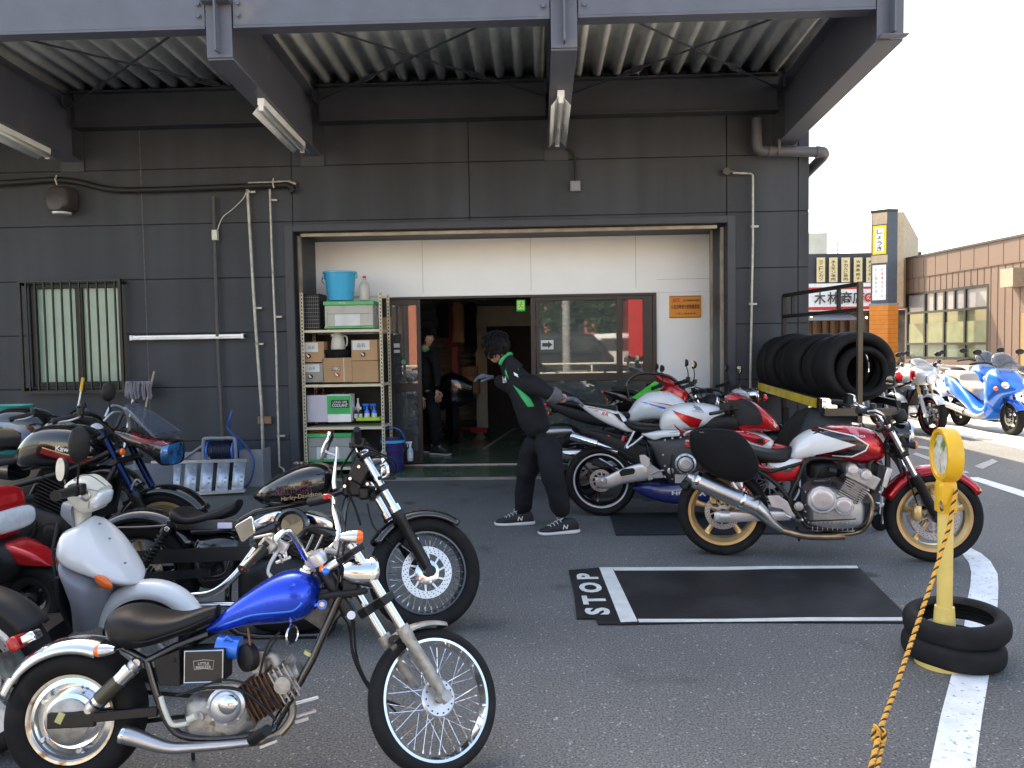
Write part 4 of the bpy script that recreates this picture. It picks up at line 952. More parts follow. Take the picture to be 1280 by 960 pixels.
def bars(b, center, pts_right, r=.011, m=None, xf=None, grip=.12, gripm=None, lever=True, name='handlebar', levm=None, cable=3):
 """pts_right: points from the centre to the grip end on the near side (negative y); mirrored for far side"""
 m = m or chrome; mir = lambda p: Vector((p[0], -p[1], p[2])); pr = [Vector(p) for p in pts_right]
 pts = [mir(p) for p in reversed(pr)]+pr if abs(pr[0].y) > 1e-4 else [mir(p) for p in reversed(pr[1:])]+pr
 mb = MB(xf); mb.tube(pts, r, 14, smooth=5); o = mb.build(name, m, b.root)
 for f in (lambda p: Vector(p), mir):
  e = f(pr[-1]); q = f(pr[-2]); d = (e-q).normalized(); s = -1 if e.y < 0 else 1
  mb = MB(xf); st = e-d*grip; n = 9; mb.tube([st, st+d*.004]+[st+d*(.01+(grip-.02)*k/n) for k in range(n)]+[e, e+d*.005], [r*1.9, r*1.9]+[r*(1.5+.1*(k % 2)) for k in range(n)]+[r*1.8, r*1.5], 14); mb.build('grip', gripm or blk_pl, o)
  mb = MB(xf); c = st-d*.02; fw = Vector((1, 0, 0)); fw = (fw-d*fw.dot(d)).normalized()
  mb.beam(c-d*.02, c+d*.02, .036, .04); mb.box(c+fw*.02, (.03, .03, .03)); mb.cyl(c+fw*.03+Vector((0, 0, .01)), c+fw*.03+Vector((0, 0, .045)), .02, n=16)
  mb.build('switchgear', levm or blk_metal, o, bevel=.003)
  if lever:
   mb = MB(xf); mb.tube([c+fw*.02, c+fw*.05+d*.02, c+fw*.065+d*.07, c+fw*.05+d*(grip*.9), c+fw*.055+d*(grip*1.05)], [.008, .007, .006, .005, .007], 8, smooth=4); mb.build('lever', alu, o)
 return o
def hose(b, pts, r=.005, m=None, name='cable', parent=None, xf=None):
 mb = MB(xf); mb.tube(pts, r, 7, smooth=5); return mb.build(name, m or blk_pl, parent or b.root)
def sculpt(b, name, st, m, e=.8, et=None, n=32, sub=5, parent=None, ang=60, subd=0):
 mb = MB(); mb.shell(st, n=n, e=e, et=et, sub=sub); return mb.build(name, m, parent or b.root, ang=ang, subd=subd)
def fender(b, name, c, r, w_, a0, a1, m, th=.004, xf=None, parent=None, drop=.5, n=24, flare=0):
 """curved mudguard round wheel centre; angles in degrees from +x up"""
 c = Vector(c); mb = MB(xf); cs = 11; vs = []
 for i in range(n+1):
  a = R(a0+(a1-a0)*i/n); e = Vector((math.cos(a), 0, math.sin(a)))
  k = 1-flare*abs(2*i/n-1)**3
  for j in range(cs):
   ph = -math.pi/2+math.pi*j/(cs-1); vs.append(c+e*(r-w_*drop*(1-abs(math.cos(ph))**.7))+Vector((0, math.sin(ph)*w_/2*k, 0)))
 mb.add(vs, [(i*cs+j, i*cs+j+1, (i+1)*cs+j+1, (i+1)*cs+j) for i in range(n) for j in range(cs-1)])
 return mb.build(name, m, parent or b.root, ang=60, solid=th)
def chain(b, r1, r2, y, R1=.085, R2=.035, parent=None):
 mb = MB(); r1 = Vector(r1); r2 = Vector(r2)
 for s in (-1, 1):
  p = r1+Vector((0, y, s*R1)); q = r2+Vector((0, y, s*R2)); mb.beam(p, q, .008, .014)
 mb.lathe([(R1*.5, -.003), (R1, -.003), (R1, .003), (R1*.5, .003), (R1*.5, -.003)], r1+Vector((0, y, 0)), n=40)
 return mb.build('chain', blk_metal, parent or b.root)
def cbx():
 a = G(903, 692); f_ = G(1165, 701); h = math.atan2(f_.y-a.y, f_.x-a.x)
 b = Bike('motorcycle', a, h, 'red and white naked motorcycle with gold wheels and black side bag, behind the STOP mat')
 T = lambda x, y, o=0: b.t(840+x/3.2, 480+y/3.2, o)
 rc = T(200, 520); rc = Vector((0, 0, .302)); fc = T(1042, 545); fc.z = .298; fc.y = 0
 ST = 0
 wheel(b, rc, .302, .155, .222, 'cast', gold_pt, disc=.12, tm=tyre_t, nsp=5, spw=.034)
 head = T(870, 165); head.y = 0
 wheel(b, fc, .298, .12, .222, 'cast', gold_pt, disc=.148, disc_sides=(-1, 1), nsp=5, spw=.034)
 tp = T(866, 168, -.1); tp.y = 0; ax = Vector(fc); dd = ax-tp
 fork(b, ax, tp, .1, .47, .0205, .03, chrome, blk_metal, clamp2=.3)
 fd = fender(b, 'front_fender', fc, .335, .15, 32, 158, dkred_pt, drop=.35, flare=.15)
 mb = MB(); cp = T(985, 515, -.085)
 mb.shell([(cp+Vector((-.02, 0, .05)), cp+Vector((.02, 0, .045)), .02), (cp+Vector((-.035, 0, .02)), cp+Vector((.02, 0, .01)), .028), (cp+Vector((-.035, 0, -.03)), cp+Vector((.02, 0, -.03)), .028), (cp+Vector((-.02, 0, -.055)), cp+Vector((.01, 0, -.05)), .02)], n=16, e=.6); mb.build('brake_caliper', gold_pt, b.root)
 tk = [(T(472, 266), T(466, 290), .095), (T(484, 235), T(478, 297), .118), (T(503, 212), T(495, 300), .125), (T(545, 186), T(540, 296), .135), (T(600, 170), T(590, 292), .14), (T(660, 163), T(650, 300), .15), (T(715, 163), T(712, 312), .155), (T(765, 172), T(765, 316), .15), (T(805, 190), T(808, 310), .125), (T(832, 222), T(838, 292), .085), (T(843, 250), T(846, 272), .03)]
 tank = sculpt(b, 'fuel_tank', tk, dkred_pt, e=.72, n=40)
 tank.data.materials.append(white_pt); x0_ = T(572, 240, -.12).x
 for pl_ in tank.data.polygons: pl_.material_index = int(pl_.center.x < x0_)
 xz = lambda pts: [((q := T(x, y, -.12)).x, q.z) for x, y in pts]
 decal('white_panel', grid2d(xz([(560, 196), (575, 194), (735, 240), (640, 268), (560, 285)])), tank, white_pt, b.root)
 decal('black_stripe', grid2d(xz([(560, 190), (590, 183), (720, 208), (778, 242), (765, 262), (715, 284), (650, 282), (610, 276), (690, 262), (735, 242)])), tank, blk_gloss, b.root, off=.0045)
 decal('pinstripe', grid2d(xz([(585, 181), (592, 180), (724, 204), (783, 240), (770, 265), (717, 289), (640, 285), (640, 282), (714, 284), (765, 261), (776, 242), (720, 208)]), .006), tank, white_pt, b.root, off=.006)
 q = T(745, 207, -.12); decal('lettering', moved(fit2d(text2d('HONDA', 1, .01), .075), q.x, q.z, -.12), tank, white_pt, b.root, off=.005)
 q = T(725, 188, -.12); wing = [(0, 0), (.055, -.012), (.06, .002), (.045, .012), (.052, .022), (.03, .03), (-.04, .035), (-.01, .018)]
 decal('wing_emblem', moved((lambda g: g)(grid2d([(x*.9-.02, z*.9-.012) for x, z in wing], .008)), q.x, q.z, -.1), tank, mat('faded_pink_decal', (.55, .16, .2), .3), b.root, off=.002)
 mb = MB(); q = T(735, 162, 0); mb.disc(q, (.15, 0, 1), .035, .012); mb.build('filler_cap', chrome, tank)
 sc = [(T(345, 310), T(395, 385), .085), (T(400, 300), T(410, 386), .10), (T(455, 290), T(455, 383), .112), (T(500, 286), T(492, 376), .115), (T(530, 288), T(512, 340), .10), (T(545, 290), T(540, 300), .07)]
 side = sculpt(b, 'side_cover', sc, red_pt, e=.5, n=32)
 decal('white_panel', grid2d(xz([(462, 288), (530, 290), (515, 318), (470, 350), (420, 344), (362, 322), (350, 308), (440, 306)])), side, white_pt, b.root, off=.002)
 decal('blue_stripe', grid2d(xz([(362, 322), (368, 318), (420, 336), (468, 342), (505, 318), (495, 335), (470, 354), (415, 349)])), side, mat('navy_stripe', (.01, .012, .05), .2, coat=.8), b.root, off=.003)
 q = T(410, 334, -.11); decal('lettering', moved(fit2d(text2d('SUPER FOUR', 1, .0), .085), q.x, q.z, -.22), side, white_pt, b.root, off=.004)
 tail = sculpt(b, 'tail_cowl', [(T(5, 158), T(12, 172), .03), (T(40, 182), T(60, 212), .07), (T(110, 205), T(150, 262), .10), (T(230, 235), T(250, 305), .12), (T(345, 305), T(370, 350), .11)], dkred_pt, e=.6)
 mb = MB(); q = T(66, 240, 0); mb.box(q, (.05, .12, .045)); mb.build('tail_light', red_l, b.root, bevel=.01)
 sculpt(b, 'seat', [(T(90, 186), T(100, 210), .08), (T(180, 200), T(190, 240), .12), (T(270, 225), T(280, 270), .125), (T(330, 248), T(335, 300), .12), (T(400, 262), T(400, 312), .115), (T(450, 258), T(455, 313), .10), (T(474, 248), T(470, 285), .06)], seatm, e=.6, n=32)
 mb = MB(); mb.tube([T(50, 205, -.12), T(75, 190, -.14), T(160, 195, -.14), T(240, 230, -.12)], .011, 10, smooth=4); mb.build('grab_rail', silver_pt, b.root)
 mb = MB(); O_ = [(72, 200), (95, 186), (140, 181), (220, 184), (262, 196), (300, 230), (328, 276), (343, 325), (335, 358), (300, 382), (255, 387), (200, 375), (150, 350), (105, 312), (78, 265)]
 cen = T(200, 280, 0)
 for k, (sc_, y) in enumerate(((.93, -.13), (1.0, -.15), (1.02, -.2), (1.0, -.245), (.93, -.268), (.6, -.285), (.2, -.29))):
  pass
 prof = [(.9, -.13), (.99, -.14), (1.0, -.16), (1.0, -.225), (.985, -.24), (.93, -.255), (.7, -.272), (.35, -.28), (.05, -.281)]
 pts = []; n = 48; OO = [T(x, y, -.2) for x, y in O_]; ce = sum(OO, Vector())/len(OO)
 m = len(OO); ring = []
 for i in range(m):
  p0, p1, p2, p3 = OO[i-1], OO[i], OO[(i+1) % m], OO[(i+2) % m]
  for k in range(4): t_ = k/4; ring.append(.5*((2*p1)+(p2-p0)*t_+(2*p0-5*p1+4*p2-p3)*t_*t_+(3*p1-p0-3*p2+p3)*t_**3))
 n = len(ring); vs = []
 for (k, y) in prof:
  for p in ring: q = ce+(p-ce)*k; q.y = y; vs.append(q)
 mb.add(vs, [(a*n+i, a*n+(i+1) % n, (a+1)*n+(i+1) % n, (a+1)*n+i) for a in range(len(prof)-1) for i in range(n)]+[tuple(range(n)), tuple(range((len(prof)-1)*n, len(prof)*n))])
 bag = mb.build('side_bag', fabric_blk, b.root, ang=60)
 mb = MB(); mb.tube([(lambda q: Vector((q.x, -.238, q.z)))(ce+(p-ce)*1.0) for p in ring], .004, 6, closed=True); mb.build('piping', blk_pl, bag)
 mb = MB(); mb.tube([(lambda q: Vector((q.x, -.185, q.z)))(ce+(p-ce)*1.008) for p in ring], .0035, 6, closed=True); mb.build('zip', blk_metal, bag)
 mb = MB(); mb.tube([T(195, 184, -.2), T(205, 195, -.24), T(208, 208, -.255)], .006, 6); mb.build('zip_pull', blk_metal, bag)
 q = T(118, 192, -.262); lettering('lettering', 'TANAX', (q.x, -.262, q.z-.002), (1, 0, -.05), Z, silver_pt, bag, .03)
 mb = MB(); p0, p1 = T(62, 367, -.17), T(335, 492, -.17); d = (p1-p0).normalized()
 mb.lathe([(.024, 0), (.03, .0), (.031, .03), (.034, .035), (.056, .05), (.06, .06), (.06, .40), (.058, (p1-p0).length)], p0, d, 36)
 muf = mb.build('muffler', steel, b.root, ang=30)
 for q in (.055, .37): mb = MB(); mb.lathe([(.061, q), (.063, q+.004), (.063, q+.02), (.061, q+.024)], p0, d, 36); mb.build('band', chrome, muf)
 p2, p3 = T(400, 555, -.15), T(440, 585, -.12)
 mb = MB(); mb.tube([p1-d*.01, p1+(p2-p1)*.4, p2, p3], [.056, .048, .03, .022], 24, smooth=4); mb.build('link_pipe', steel, muf)
 mb = MB(); mb.tube([p3, T(520, 605, -.1), T(600, 610, -.09), T(690, 607, -.08)], .026, 16, smooth=4); mb.build('collector', brown_hot, muf)
 for k in range(4):
  y = -.13+k*.06; mb = MB()
  mb.tube([T(705, 420, y), T(760, 425, y), T(793, 455, y), T(800, 500, y), T(782, 560, y), T(745, 592, y*.8), T(660, 603-k*4, -.09+k*.03), T(560, 603, -.09+k*.02)], .0155, 12, smooth=5); mb.build('exhaust_header', brown_hot if k == 0 else blk_metal, b.root)
 mb = MB()
 mb.shell([(T(525, 420), T(530, 520), .10), (T(550, 398), T(550, 560), .15), (T(620, 392), T(620, 572), .165), (T(690, 410), T(690, 572), .165), (T(735, 440), T(735, 560), .15), (T(755, 470), T(750, 540), .12)], n=32, e=.45, sub=2)
 mb.box(T(640, 560, 0), (.24, .22, .05))
 eng = mb.build('engine', alu, b.root, ang=30, bevel=.004)
 mb = MB(); c = T(598, 462, -.165); cover(mb, c, .092, .035, dome=.5); bolts(mb, c+Vector((0, -.012, 0)), .087, 11, .006, .012); mb.build('clutch_cover', alu_lt, eng)
 mb = MB(); c = T(686, 486, -.165); cover(mb, c, .062, .028, dome=.45); bolts(mb, c+Vector((0, -.02, 0)), .05, 6, .005, .008); mb.build('starter_cover', alu_lt, eng)
 mb = MB(); c = T(506, 488, -.16); cover(mb, c, .03, .02); mb.build('sprocket_cover', alu, eng)
 p, q = T(680, 440, 0), T(722, 372, 0); mb = MB(); fins(mb, p, q, .36, .15, 9, .006); mb.build('cylinder_block', alu, eng)
 p, q = T(722, 378, 0), T(748, 332, 0); mb = MB(); d = (q-p).normalized(); x = d.cross(Vector((0, 1, 0))); rot = Matrix((x, Vector((0, 1, 0)), d)).transposed()
 mb.box((p+q)/2, (.20, .39, (q-p).length), 0, rot); hd = mb.build('cylinder_head', alu, eng, bevel=.008)
 for (x_, y_) in ((722, 343), (776, 364)):
  c = T(x_, y_, -.195); mb = MB(); cover(mb, c, .034, .02, dome=.6); mb.build('cam_cover', alu_lt, hd)
  mb = MB(); mb.cyl(Vector((c.x, -.19, c.z))+d*.0, Vector((c.x, .19, c.z)), .038, n=20); mb.build('cam_housing', alu, hd)
 mb = MB()
 for k in range(4): mb.cyl((T(700, 395, 0).x, -.14+k*.09, T(700, 395).z), (T(655, 350, 0).x, -.14+k*.09, T(655, 345).z), .022, n=14)
 for k in range(4): mb.cyl(T(655, 350, -.14+k*.09), T(625, 345, -.14+k*.09), .03, n=16)
 mb.build('carburettor', blk_metal, eng)
 mb = MB(); mb.shell([(T(545, 312), T(545, 372), .08), (T(580, 305), T(575, 372), .12), (T(640, 308), T(635, 365), .12), (T(652, 318), T(648, 350), .1)], e=.5, n=20); mb.build('airbox', blk_pl, b.root)
 mb = MB()
 for k in range(12): q = T(545+k*17, 553, -.155); mb.cyl(q, q-Vector((0, .014, 0)), .0055, n=6)
 for k in range(5): q = T(532, 430+k*26, -.13); mb.cyl(q, q-Vector((0, .014, 0)), .0055, n=6)
 mb.build('case_bolts', steel, eng)
 mb = MB()
 for k in range(9): q = T(560+k*20, 575, -.13); mb.bb((q.x-.002, -.15, q.z-.014), (q.x+.002, .1, q.z+.012))
 mb.build('sump_fins', alu, eng)
 mb = MB(); mb.tube([T(528, 470, -.158), T(548, 430, -.160), T(600, 405, -.168), T(660, 415, -.168), T(700, 440, -.168)], .005, 8, smooth=4); mb.tube([T(545, 548, -.16), T(640, 545, -.17), T(735, 540, -.16)], .004, 8); mb.build('case_seam', blk_metal, eng)
 for pts in (([T(560, 390, -.13), T(600, 340, -.14), T(640, 330, -.13), T(660, 360, -.12)]), ([T(500, 400, -.1), T(530, 450, -.15), T(520, 500, -.15)]), ([T(640, 380, -.15), T(620, 410, -.16), T(560, 395, -.15)]), ([T(790, 350, -.1), T(775, 400, -.13), T(750, 440, -.15), T(740, 480, -.16)]), ([T(430, 400, -.12), T(450, 430, -.13), T(440, 480, -.13)])): hose(b, pts, .006)
 for k in range(4): hose(b, [T(745, 335, -.12+k*.08), T(735, 315, -.11+k*.07), T(700, 305, -.08+k*.05), T(660, 300, 0)], .004, red_pt if k == 9 else None, 'spark_lead')
 mb = MB(); p, q = T(815, 310, 0), T(790, 420, 0); dd_ = (q-p).normalized(); x = dd_.cross(Vector((0, 1, 0))); mb.box((p+q)/2, (.035, .30, (q-p).length), 0, Matrix((x, Vector((0, 1, 0)), dd_)).transposed()); mb.build('radiator', blk_metal, b.root, bevel=.004)
 mb = MB(); p, q = T(868, 335, -.13), T(843, 412, -.13); mb.beam(p, q, .035, .05, up=(0, 1, 0)); mb.build('horn_cover', alu_lt, b.root, bevel=.006)
 for s in (-1, 1):
  y = s*.12; mb = MB()
  mb.tube([T(860, 250, y*.3), T(790, 320, y), T(800, 430, y), T(785, 540, y*1.1), T(720, 577, y*1.1), T(560, 575, y*1.1), T(520, 545, y*1.1), T(465, 455, y*1.05), T(400, 385, y), T(330, 340, y*.9)], .0145, 12, smooth=3)
  mb.tube([T(845, 260, y*.3), T(700, 300, y*.8), T(552, 300, y), T(505, 380, y*1.05), T(470, 470, y*1.1), T(520, 545, y*1.1)], .0145, 12, smooth=3)
  mb.tube([T(540, 310, y), T(400, 350, y), T(260, 330, y*.8), T(120, 280, y*.8)], .012, 10); mb.build('frame', blk_metal, b.root)
  mb = MB(); y = s*.105
  mb.shell([(T(165, 500, 0), T(165, 535, 0), .012), (T(200, 495, 0), T(200, 540, 0), .02), (T(320, 495, 0), T(320, 535, 0), .018), (T(480, 490, 0), T(480, 530, 0), .025)], e=.5, n=14)
  for v in mb.v: v.y += y
  mb.build('swingarm', alu_lt, b.root)
  shock(b, T(262, 385, s*.14), T(340, 510, s*.13), .026, sm=red_pt, bm_=alu_lt, turns=7, res=True)
  mb = MB(); mb.plate([T(x, y_, s*.15) for x, y_ in ((380, 447), (425, 445), (462, 470), (490, 530), (468, 525), (440, 500), (400, 492))], .014); mb.build('footrest_bracket', alu_lt, b.root, bevel=.003)
  mb = MB(); mb.cyl(T(478, 538, s*.15), T(500, 545, s*.25), .011); mb.build('footrest', blk_metal, b.root); mb = MB(); mb.cyl(T(350, 450, s*.15), T(335, 452, s*.24), .009); mb.build('footrest', blk_metal, b.root)
 mb = MB(); mb.tube([T(455, 525, -.16), T(500, 545, -.17), T(522, 543, -.2)], .008, 8, smooth=3); mb.build('brake_pedal', alu_lt, b.root)
 mb = MB(); mb.shell([(T(185, 498), T(185, 530), .02), (T(225, 498), T(225, 530), .02)], e=.5, n=12)
 for v in mb.v: v.y -= .125
 mb.build('axle_block', alu_lt, b.root)
 mb = MB(); mb.box(T(165, 465, -.075), (.05, .04, .05)); mb.build('rear_caliper', gold_pt, b.root, bevel=.01)
 chain(b, rc, T(500, 500), .085)
 mb = MB(); mb.tube([T(500, 575, .12), T(505, 600, .2), T(508, 625, .30)], .009, 8); mb.build('side_stand', blk_metal, b.root)
 g0 = T(770, 128, -.2);
 bars(b, None, [T(868, 158, 0)-Vector((.03, 0, -.0))+Vector((0, -.02, 0)), T(850, 130, -.1), T(800, 105, -.2), T(745, 108, -.36)+Vector((.0, 0, .0))], .011, chrome, levm=blk_metal)
 for c in (-.06, .06):
  mb = MB(); q = T(905, 118, c); mb.lathe([(0, -.05), (.04, -.045), (.045, 0), (.042, .012), (0, .01)], q, (-.5, 0, .85), 28); mb.build('instrument', blk_pl, b.root)
 roundlight(b, T(940, 205, 0), (1, 0, -.12), .088, .13, blk_gloss)
 blinker(b, T(968, 245, -.14), (1, -.1, 0), .026, .05, blk_pl, orange_l, T(905, 250, -.08))
 blinker(b, T(968, 245, .16), (1, .1, 0), .026, .05, blk_pl, orange_l, T(905, 250, .08))
 mirror(b, T(790, 128, -.26), [T(765, 120, -.28), T(745, 85, -.32), T(725, 65, -.33)], T(705, 62, -.34), .052, .036, chrome, (-1, -.45, .02), chrome, .6)
 mirror(b, T(905, 110, .26), [T(895, 60, .3), T(885, 20, .33)], T(870, -10, .36), .055, .038, blk_pl, (-1, -.2, .05))
 hose(b, [T(850, 125, -.1), T(880, 170, -.12), T(895, 250, -.1), T(930, 340, -.09), T(960, 420, -.09), T(985, 490, -.09)])
 hose(b, [T(840, 115, -.12), T(870, 200, -.1), T(850, 260, -.06), T(900, 310, -.05), T(920, 370, -.07)], .006)
 hose(b, [T(800, 110, -.2), T(860, 140, -.05), T(860, 200, 0), T(840, 260, .05)], .005)
 hose(b, [T(880, 210, .06), T(875, 280, .05), T(905, 330, .06), T(930, 400, .07)], .006)
 mb = MB(); mb.shell([(T(880, 190), T(885, 290), .05), (T(905, 185), T(915, 300), .09), (T(930, 200), T(935, 280), .07)], e=.5, n=16); mb.build('lamp_bracket', blk_pl, b.root)
 rf = fender(b, 'rear_fender', rc, .33, .16, 60, 150, blk_pl, drop=.3)
 return b
cbx()
def chopper():
 a = G(95, 980); f_ = G(541, 964); h = math.atan2(f_.y-a.y, f_.x-a.x)
 b = Bike('motorcycle', a, h, 'small blue chopper with long chrome fork and black solo seat, nearest the camera', lean=-R(8))
 T = lambda x, y, o=0: b.t(x/2, 640+y/2, o)
 rc = Vector((0, 0, .226)); fc = T(1085, 478, 0); fc.z = .238; L = fc.x
 wo = wheel(b, rc, .226, .14, .138, 'spoke', rustalu, tm=rubber, hubm=oldalu)
 for o in list(wo.children):
  if o.name.startswith('spokes'): bpy.data.objects.remove(o)
 mb = MB(); mb.lathe([(.135, -.045), (.118, -.05), (.1, -.03), (.09, -.028), (.085, -.05), (.055, -.06), (.03, -.066), (0, -.068)], rc, n=48); bolts(mb, rc+Vector((0, -.045, 0)), .105, 5, .008, .012); mb.build('wheel_disc', chrome, wo, ang=30)
 mb = MB(); mb.lathe([(.07, -.05), (.072, -.066), (.05, -.076), (.02, -.082), (0, -.082)], rc, n=36); mb.build('brake_drum', oldalu, wo)
 head = T(862, 150); head.y = 0
 top = T(862, 100, 0); top.y = 0
 xf = steer_xf(head, fc, R(38)); b.xf = xf
 fw = wheel(b, fc, .238, .075, .192, 'spoke', chrome, xf=xf, tm=tyre_z, hubm=oldalu)
 mb = MB(xf); mb.lathe([(.062, -.02), (.064, -.034), (.058, -.04), (.02, -.042), (0, -.042)], fc, n=40)
 for k in range(14): a_ = 2*math.pi*k/14; mb.cyl(fc+Vector((math.cos(a_)*.05, -.0405, math.sin(a_)*.05)), fc+Vector((math.cos(a_)*.05, -.0425, math.sin(a_)*.05)), .003, n=6, mi=1)
 mb.lathe([(.06, -.02), (.06, .03), (0, .03)], fc, n=32)
 mb.build('hub_plate', [alu_lt, blk_metal], fw)
 mb = MB(xf); mb.lathe([(0, -.075), (.012, -.075), (.014, -.044), (.014, .07), (0, .07)], fc, n=16); mb.build('axle', blk_metal, fw)
 fork(b, fc, top, .078, .46, .0155, .021, chrome, oldalu, xf=xf, clamp2=.36)
 mb = MB(xf); ang = [R(a_) for a_ in range(78, 128, 5)]
 cs = 7; vs = []
 for a_ in ang:
  e = Vector((math.cos(a_), 0, math.sin(a_)))
  for j in range(cs): ph = -math.pi/2+math.pi*j/(cs-1); vs.append(fc+e*(.262-.022*(1-math.cos(ph)))+Vector((0, math.sin(ph)*.055, 0)))
 mb.add(vs, [(i*cs+j, i*cs+j+1, (i+1)*cs+j+1, (i+1)*cs+j) for i in range(len(ang)-1) for j in range(cs-1)]); mb.build('fork_brace', oldalu, b.root, solid=.004)
 mb = MB(); dn = (top-fc).normalized(); hb = head+Vector((-.055, 0, -.02))
 mb.cyl(hb-dn*.14, hb+dn*.06, .026, n=24); mb.tube([hb-dn*.05, T(700, 220), T(540, 290), T(480, 320)], .02, 14); mb.build('steering_head', blk_metal, b.root)
 mb = MB(); mb.plate([T(760, 262), T(842, 205), T(880, 215), T(815, 300), T(795, 285)], .03); mb.build('gusset', mat('worn_black_paint', (.06, .06, .06), .4, .3, var=.5, vs=30), b.root)
 for s in (-1, 1):
  mb = MB(); y = s*.018; mb.tube([T(852, 205, y), T(780, 370, s*.03), T(690, 530, s*.05)], .0145, 14); mb.tube([T(690, 530, s*.05), T(672, 550, s*.07), T(560, 566, s*.075), T(470, 562, s*.075), T(430, 540, s*.075), T(400, 480, s*.075), T(367, 372, s*.075)], .0125, 12, smooth=3)
  mb.tube([T(367, 372, s*.075), T(440, 335, s*.07), T(520, 305, s*.04)], .0125, 12); mb.tube([T(367, 372, s*.075), T(330, 350, s*.07), T(290, 330, s*.05)], .011, 12)
  mb.build('frame_tube', blk_gloss, b.root)
  mb = MB(); mb.bb((0, 0, 0), (.001, .001, .001)); mb = MB()
  mb.beam(T(120, 522, s*.078), T(240, 516, s*.078), .018, .05); mb.beam(T(235, 513, s*.078), T(395, 498, s*.075), .016, .032); mb.build('swingarm', [blk_metal], b.root, bevel=.004)
  shock(b, T(345, 375, s*.088), T(225, 492, s*.09), .024, sm=blk_metal, bm_=steel, turns=5)
 mb = MB(); p, q = T(330, 388, -.09), T(245, 475, -.09); mb.cyl(p, q, .026, n=24); mb.cyl(p, p+(q-p)*.12, .0275, n=24); mb.build('shock_cover', chrome, b.root)
 mb = MB(); p, q = T(300, 420, -.091), T(250, 468, -.091); mb.cyl(p, q, .0265, n=24); mb.build('shock_sleeve', mat('dark_sleeve', (.07, .065, .05), .3, .5), b.root)
 st = [(T(508, 292), T(515, 308), .012), (T(545, 262), T(555, 298), .032), (T(600, 215), T(610, 284), .056), (T(660, 172), T(665, 278), .076), (T(705, 150), T(712, 274), .09), (T(745, 143), T(750, 268), .096), (T(778, 152), T(775, 255), .085), (T(797, 175), T(793, 235), .055), (T(803, 195), T(801, 215), .02)]
 tank = sculpt(b, 'fuel_tank', st, blue_pt, e=.82, n=48, sub=8)
 mb = MB(); pts = [T(x, y, -.062+abs(x-700)*.00008) for x, y in ((512, 306), (560, 300), (620, 287), (700, 278), (750, 272), (780, 255), (800, 225))]; bvh = BVHTree.FromPolygons([v.co for v in tank.data.vertices], [tuple(p.vertices) for p in tank.data.polygons])
 for s in (-1, 1):
  pp = []
  for p in pts:
   q = bvh.find_nearest(Vector((p.x, s*.2, p.z)))[0]; pp.append(q)
  mb.tube(pp, .0035, 6, smooth=3)
 mb.build('tank_seam', bblue_pt, tank)
 mb = MB(); q = T(773, 148); mb.disc(q-Vector((.01, 0, .006)), (.25, 0, 1), .027, .014); mb.disc(q+Vector((-.005, 0, .008)), (.25, 0, 1), .019, .01); mb.build('filler_cap', chrome, tank)
 for s in (-1, 1):
  mb = MB(); c = T(806, 230, s*.03); mb.cyl(c-Vector((0, .006, 0)), c+Vector((0, .006, 0)), .017, n=20); mb.beam(c, c+Vector((-.03, 0, .0)), .01, .025, up=(0, 1, 0)); mb.build('tank_mount', bblue_pt, tank)
  mb = MB(); c = T(806, 230, s*.038); mb.cyl(c-Vector((0, .006, 0)), c+Vector((0, .006, 0)), .009, n=14); mb.build('mount_bolt', steel, tank)
 mb = MB(); mb.tube([T(800, 213, -.04), T(830, 207, -.05), T(900, 200, -.05), T(915, 195, -.04)], .011, 8, smooth=3); mb.build('cable_sleeve', blk_pl, b.root)
 seat = sculpt(b, 'seat', [(T(276, 268), T(282, 295), .05), (T(300, 238), T(305, 325), .10), (T(345, 232), T(350, 333), .125), (T(400, 248), T(400, 325), .12), (T(455, 252), T(455, 306), .095), (T(510, 238), T(510, 285), .06), (T(545, 232), T(545, 268), .03)], seatm, e=.75, n=40, sub=6)
 mb = MB(); mb.tube([T(290, 300, -.09), T(320, 322, -.115), T(360, 325, -.122), T(420, 308, -.108), T(480, 286, -.076), T(530, 262, -.045)], .003, 6, smooth=4); mb.build('seam_piping', blk_pl, seat)
 rf = fender(b, 'rear_fender', rc, .262, .14, 68, 160, chrome, drop=.32, th=.004)
 mb = MB(); q = T(28, 375, 0); mb.box(q, (.004, .16, .085), 0, Matrix.Rotation(R(-35), 3, 'Y')); mb.build('number_plate', mat('plate_back', (.12, .13, .12), .5, .3, var=.6, vs=20), b.root, bevel=.003)
 mb = MB(); q = T(46, 325, 0); mb.box(q, (.035, .085, .05), 0, Matrix.Rotation(R(-25), 3, 'Y')); mb.build('tail_light', red_l, b.root, bevel=.012)
 mb = MB(); q = T(78, 312, 0); mb.box(q, (.05, .06, .035), 0, Matrix.Rotation(R(-25), 3, 'Y')); mb.build('lamp_bracket', chrome, b.root, bevel=.01)
 blinker(b, T(255, 346, -.14), (-1, 0, -.05), .021, .06, chrome, orange_l, T(300, 340, -.09))
 blinker(b, T(255, 346, .14), (-1, 0, -.05), .021, .06, chrome, orange_l, T(300, 340, .09))
 p, q = T(462, 345, -.085), T(560, 425, -.085); c = (p+q)/2; mb = MB(); mb.box(c+Vector((0, .045, 0)), (abs(q.x-p.x), .09, abs(p.z-q.z))); bb_ = mb.build('battery_box', blk_pl, b.root, bevel=.006)
 mb = MB(); w_, h_ = abs(q.x-p.x)*.96, abs(p.z-q.z)*.94; mb.tube([c+Vector((sx*w_/2, -.006, sz*h_/2)) for sx, sz in ((-1, -1), (1, -1), (1, 1), (-1, 1))], .0045, 8, closed=True); mb.build('chrome_frame', chrome, bb_)
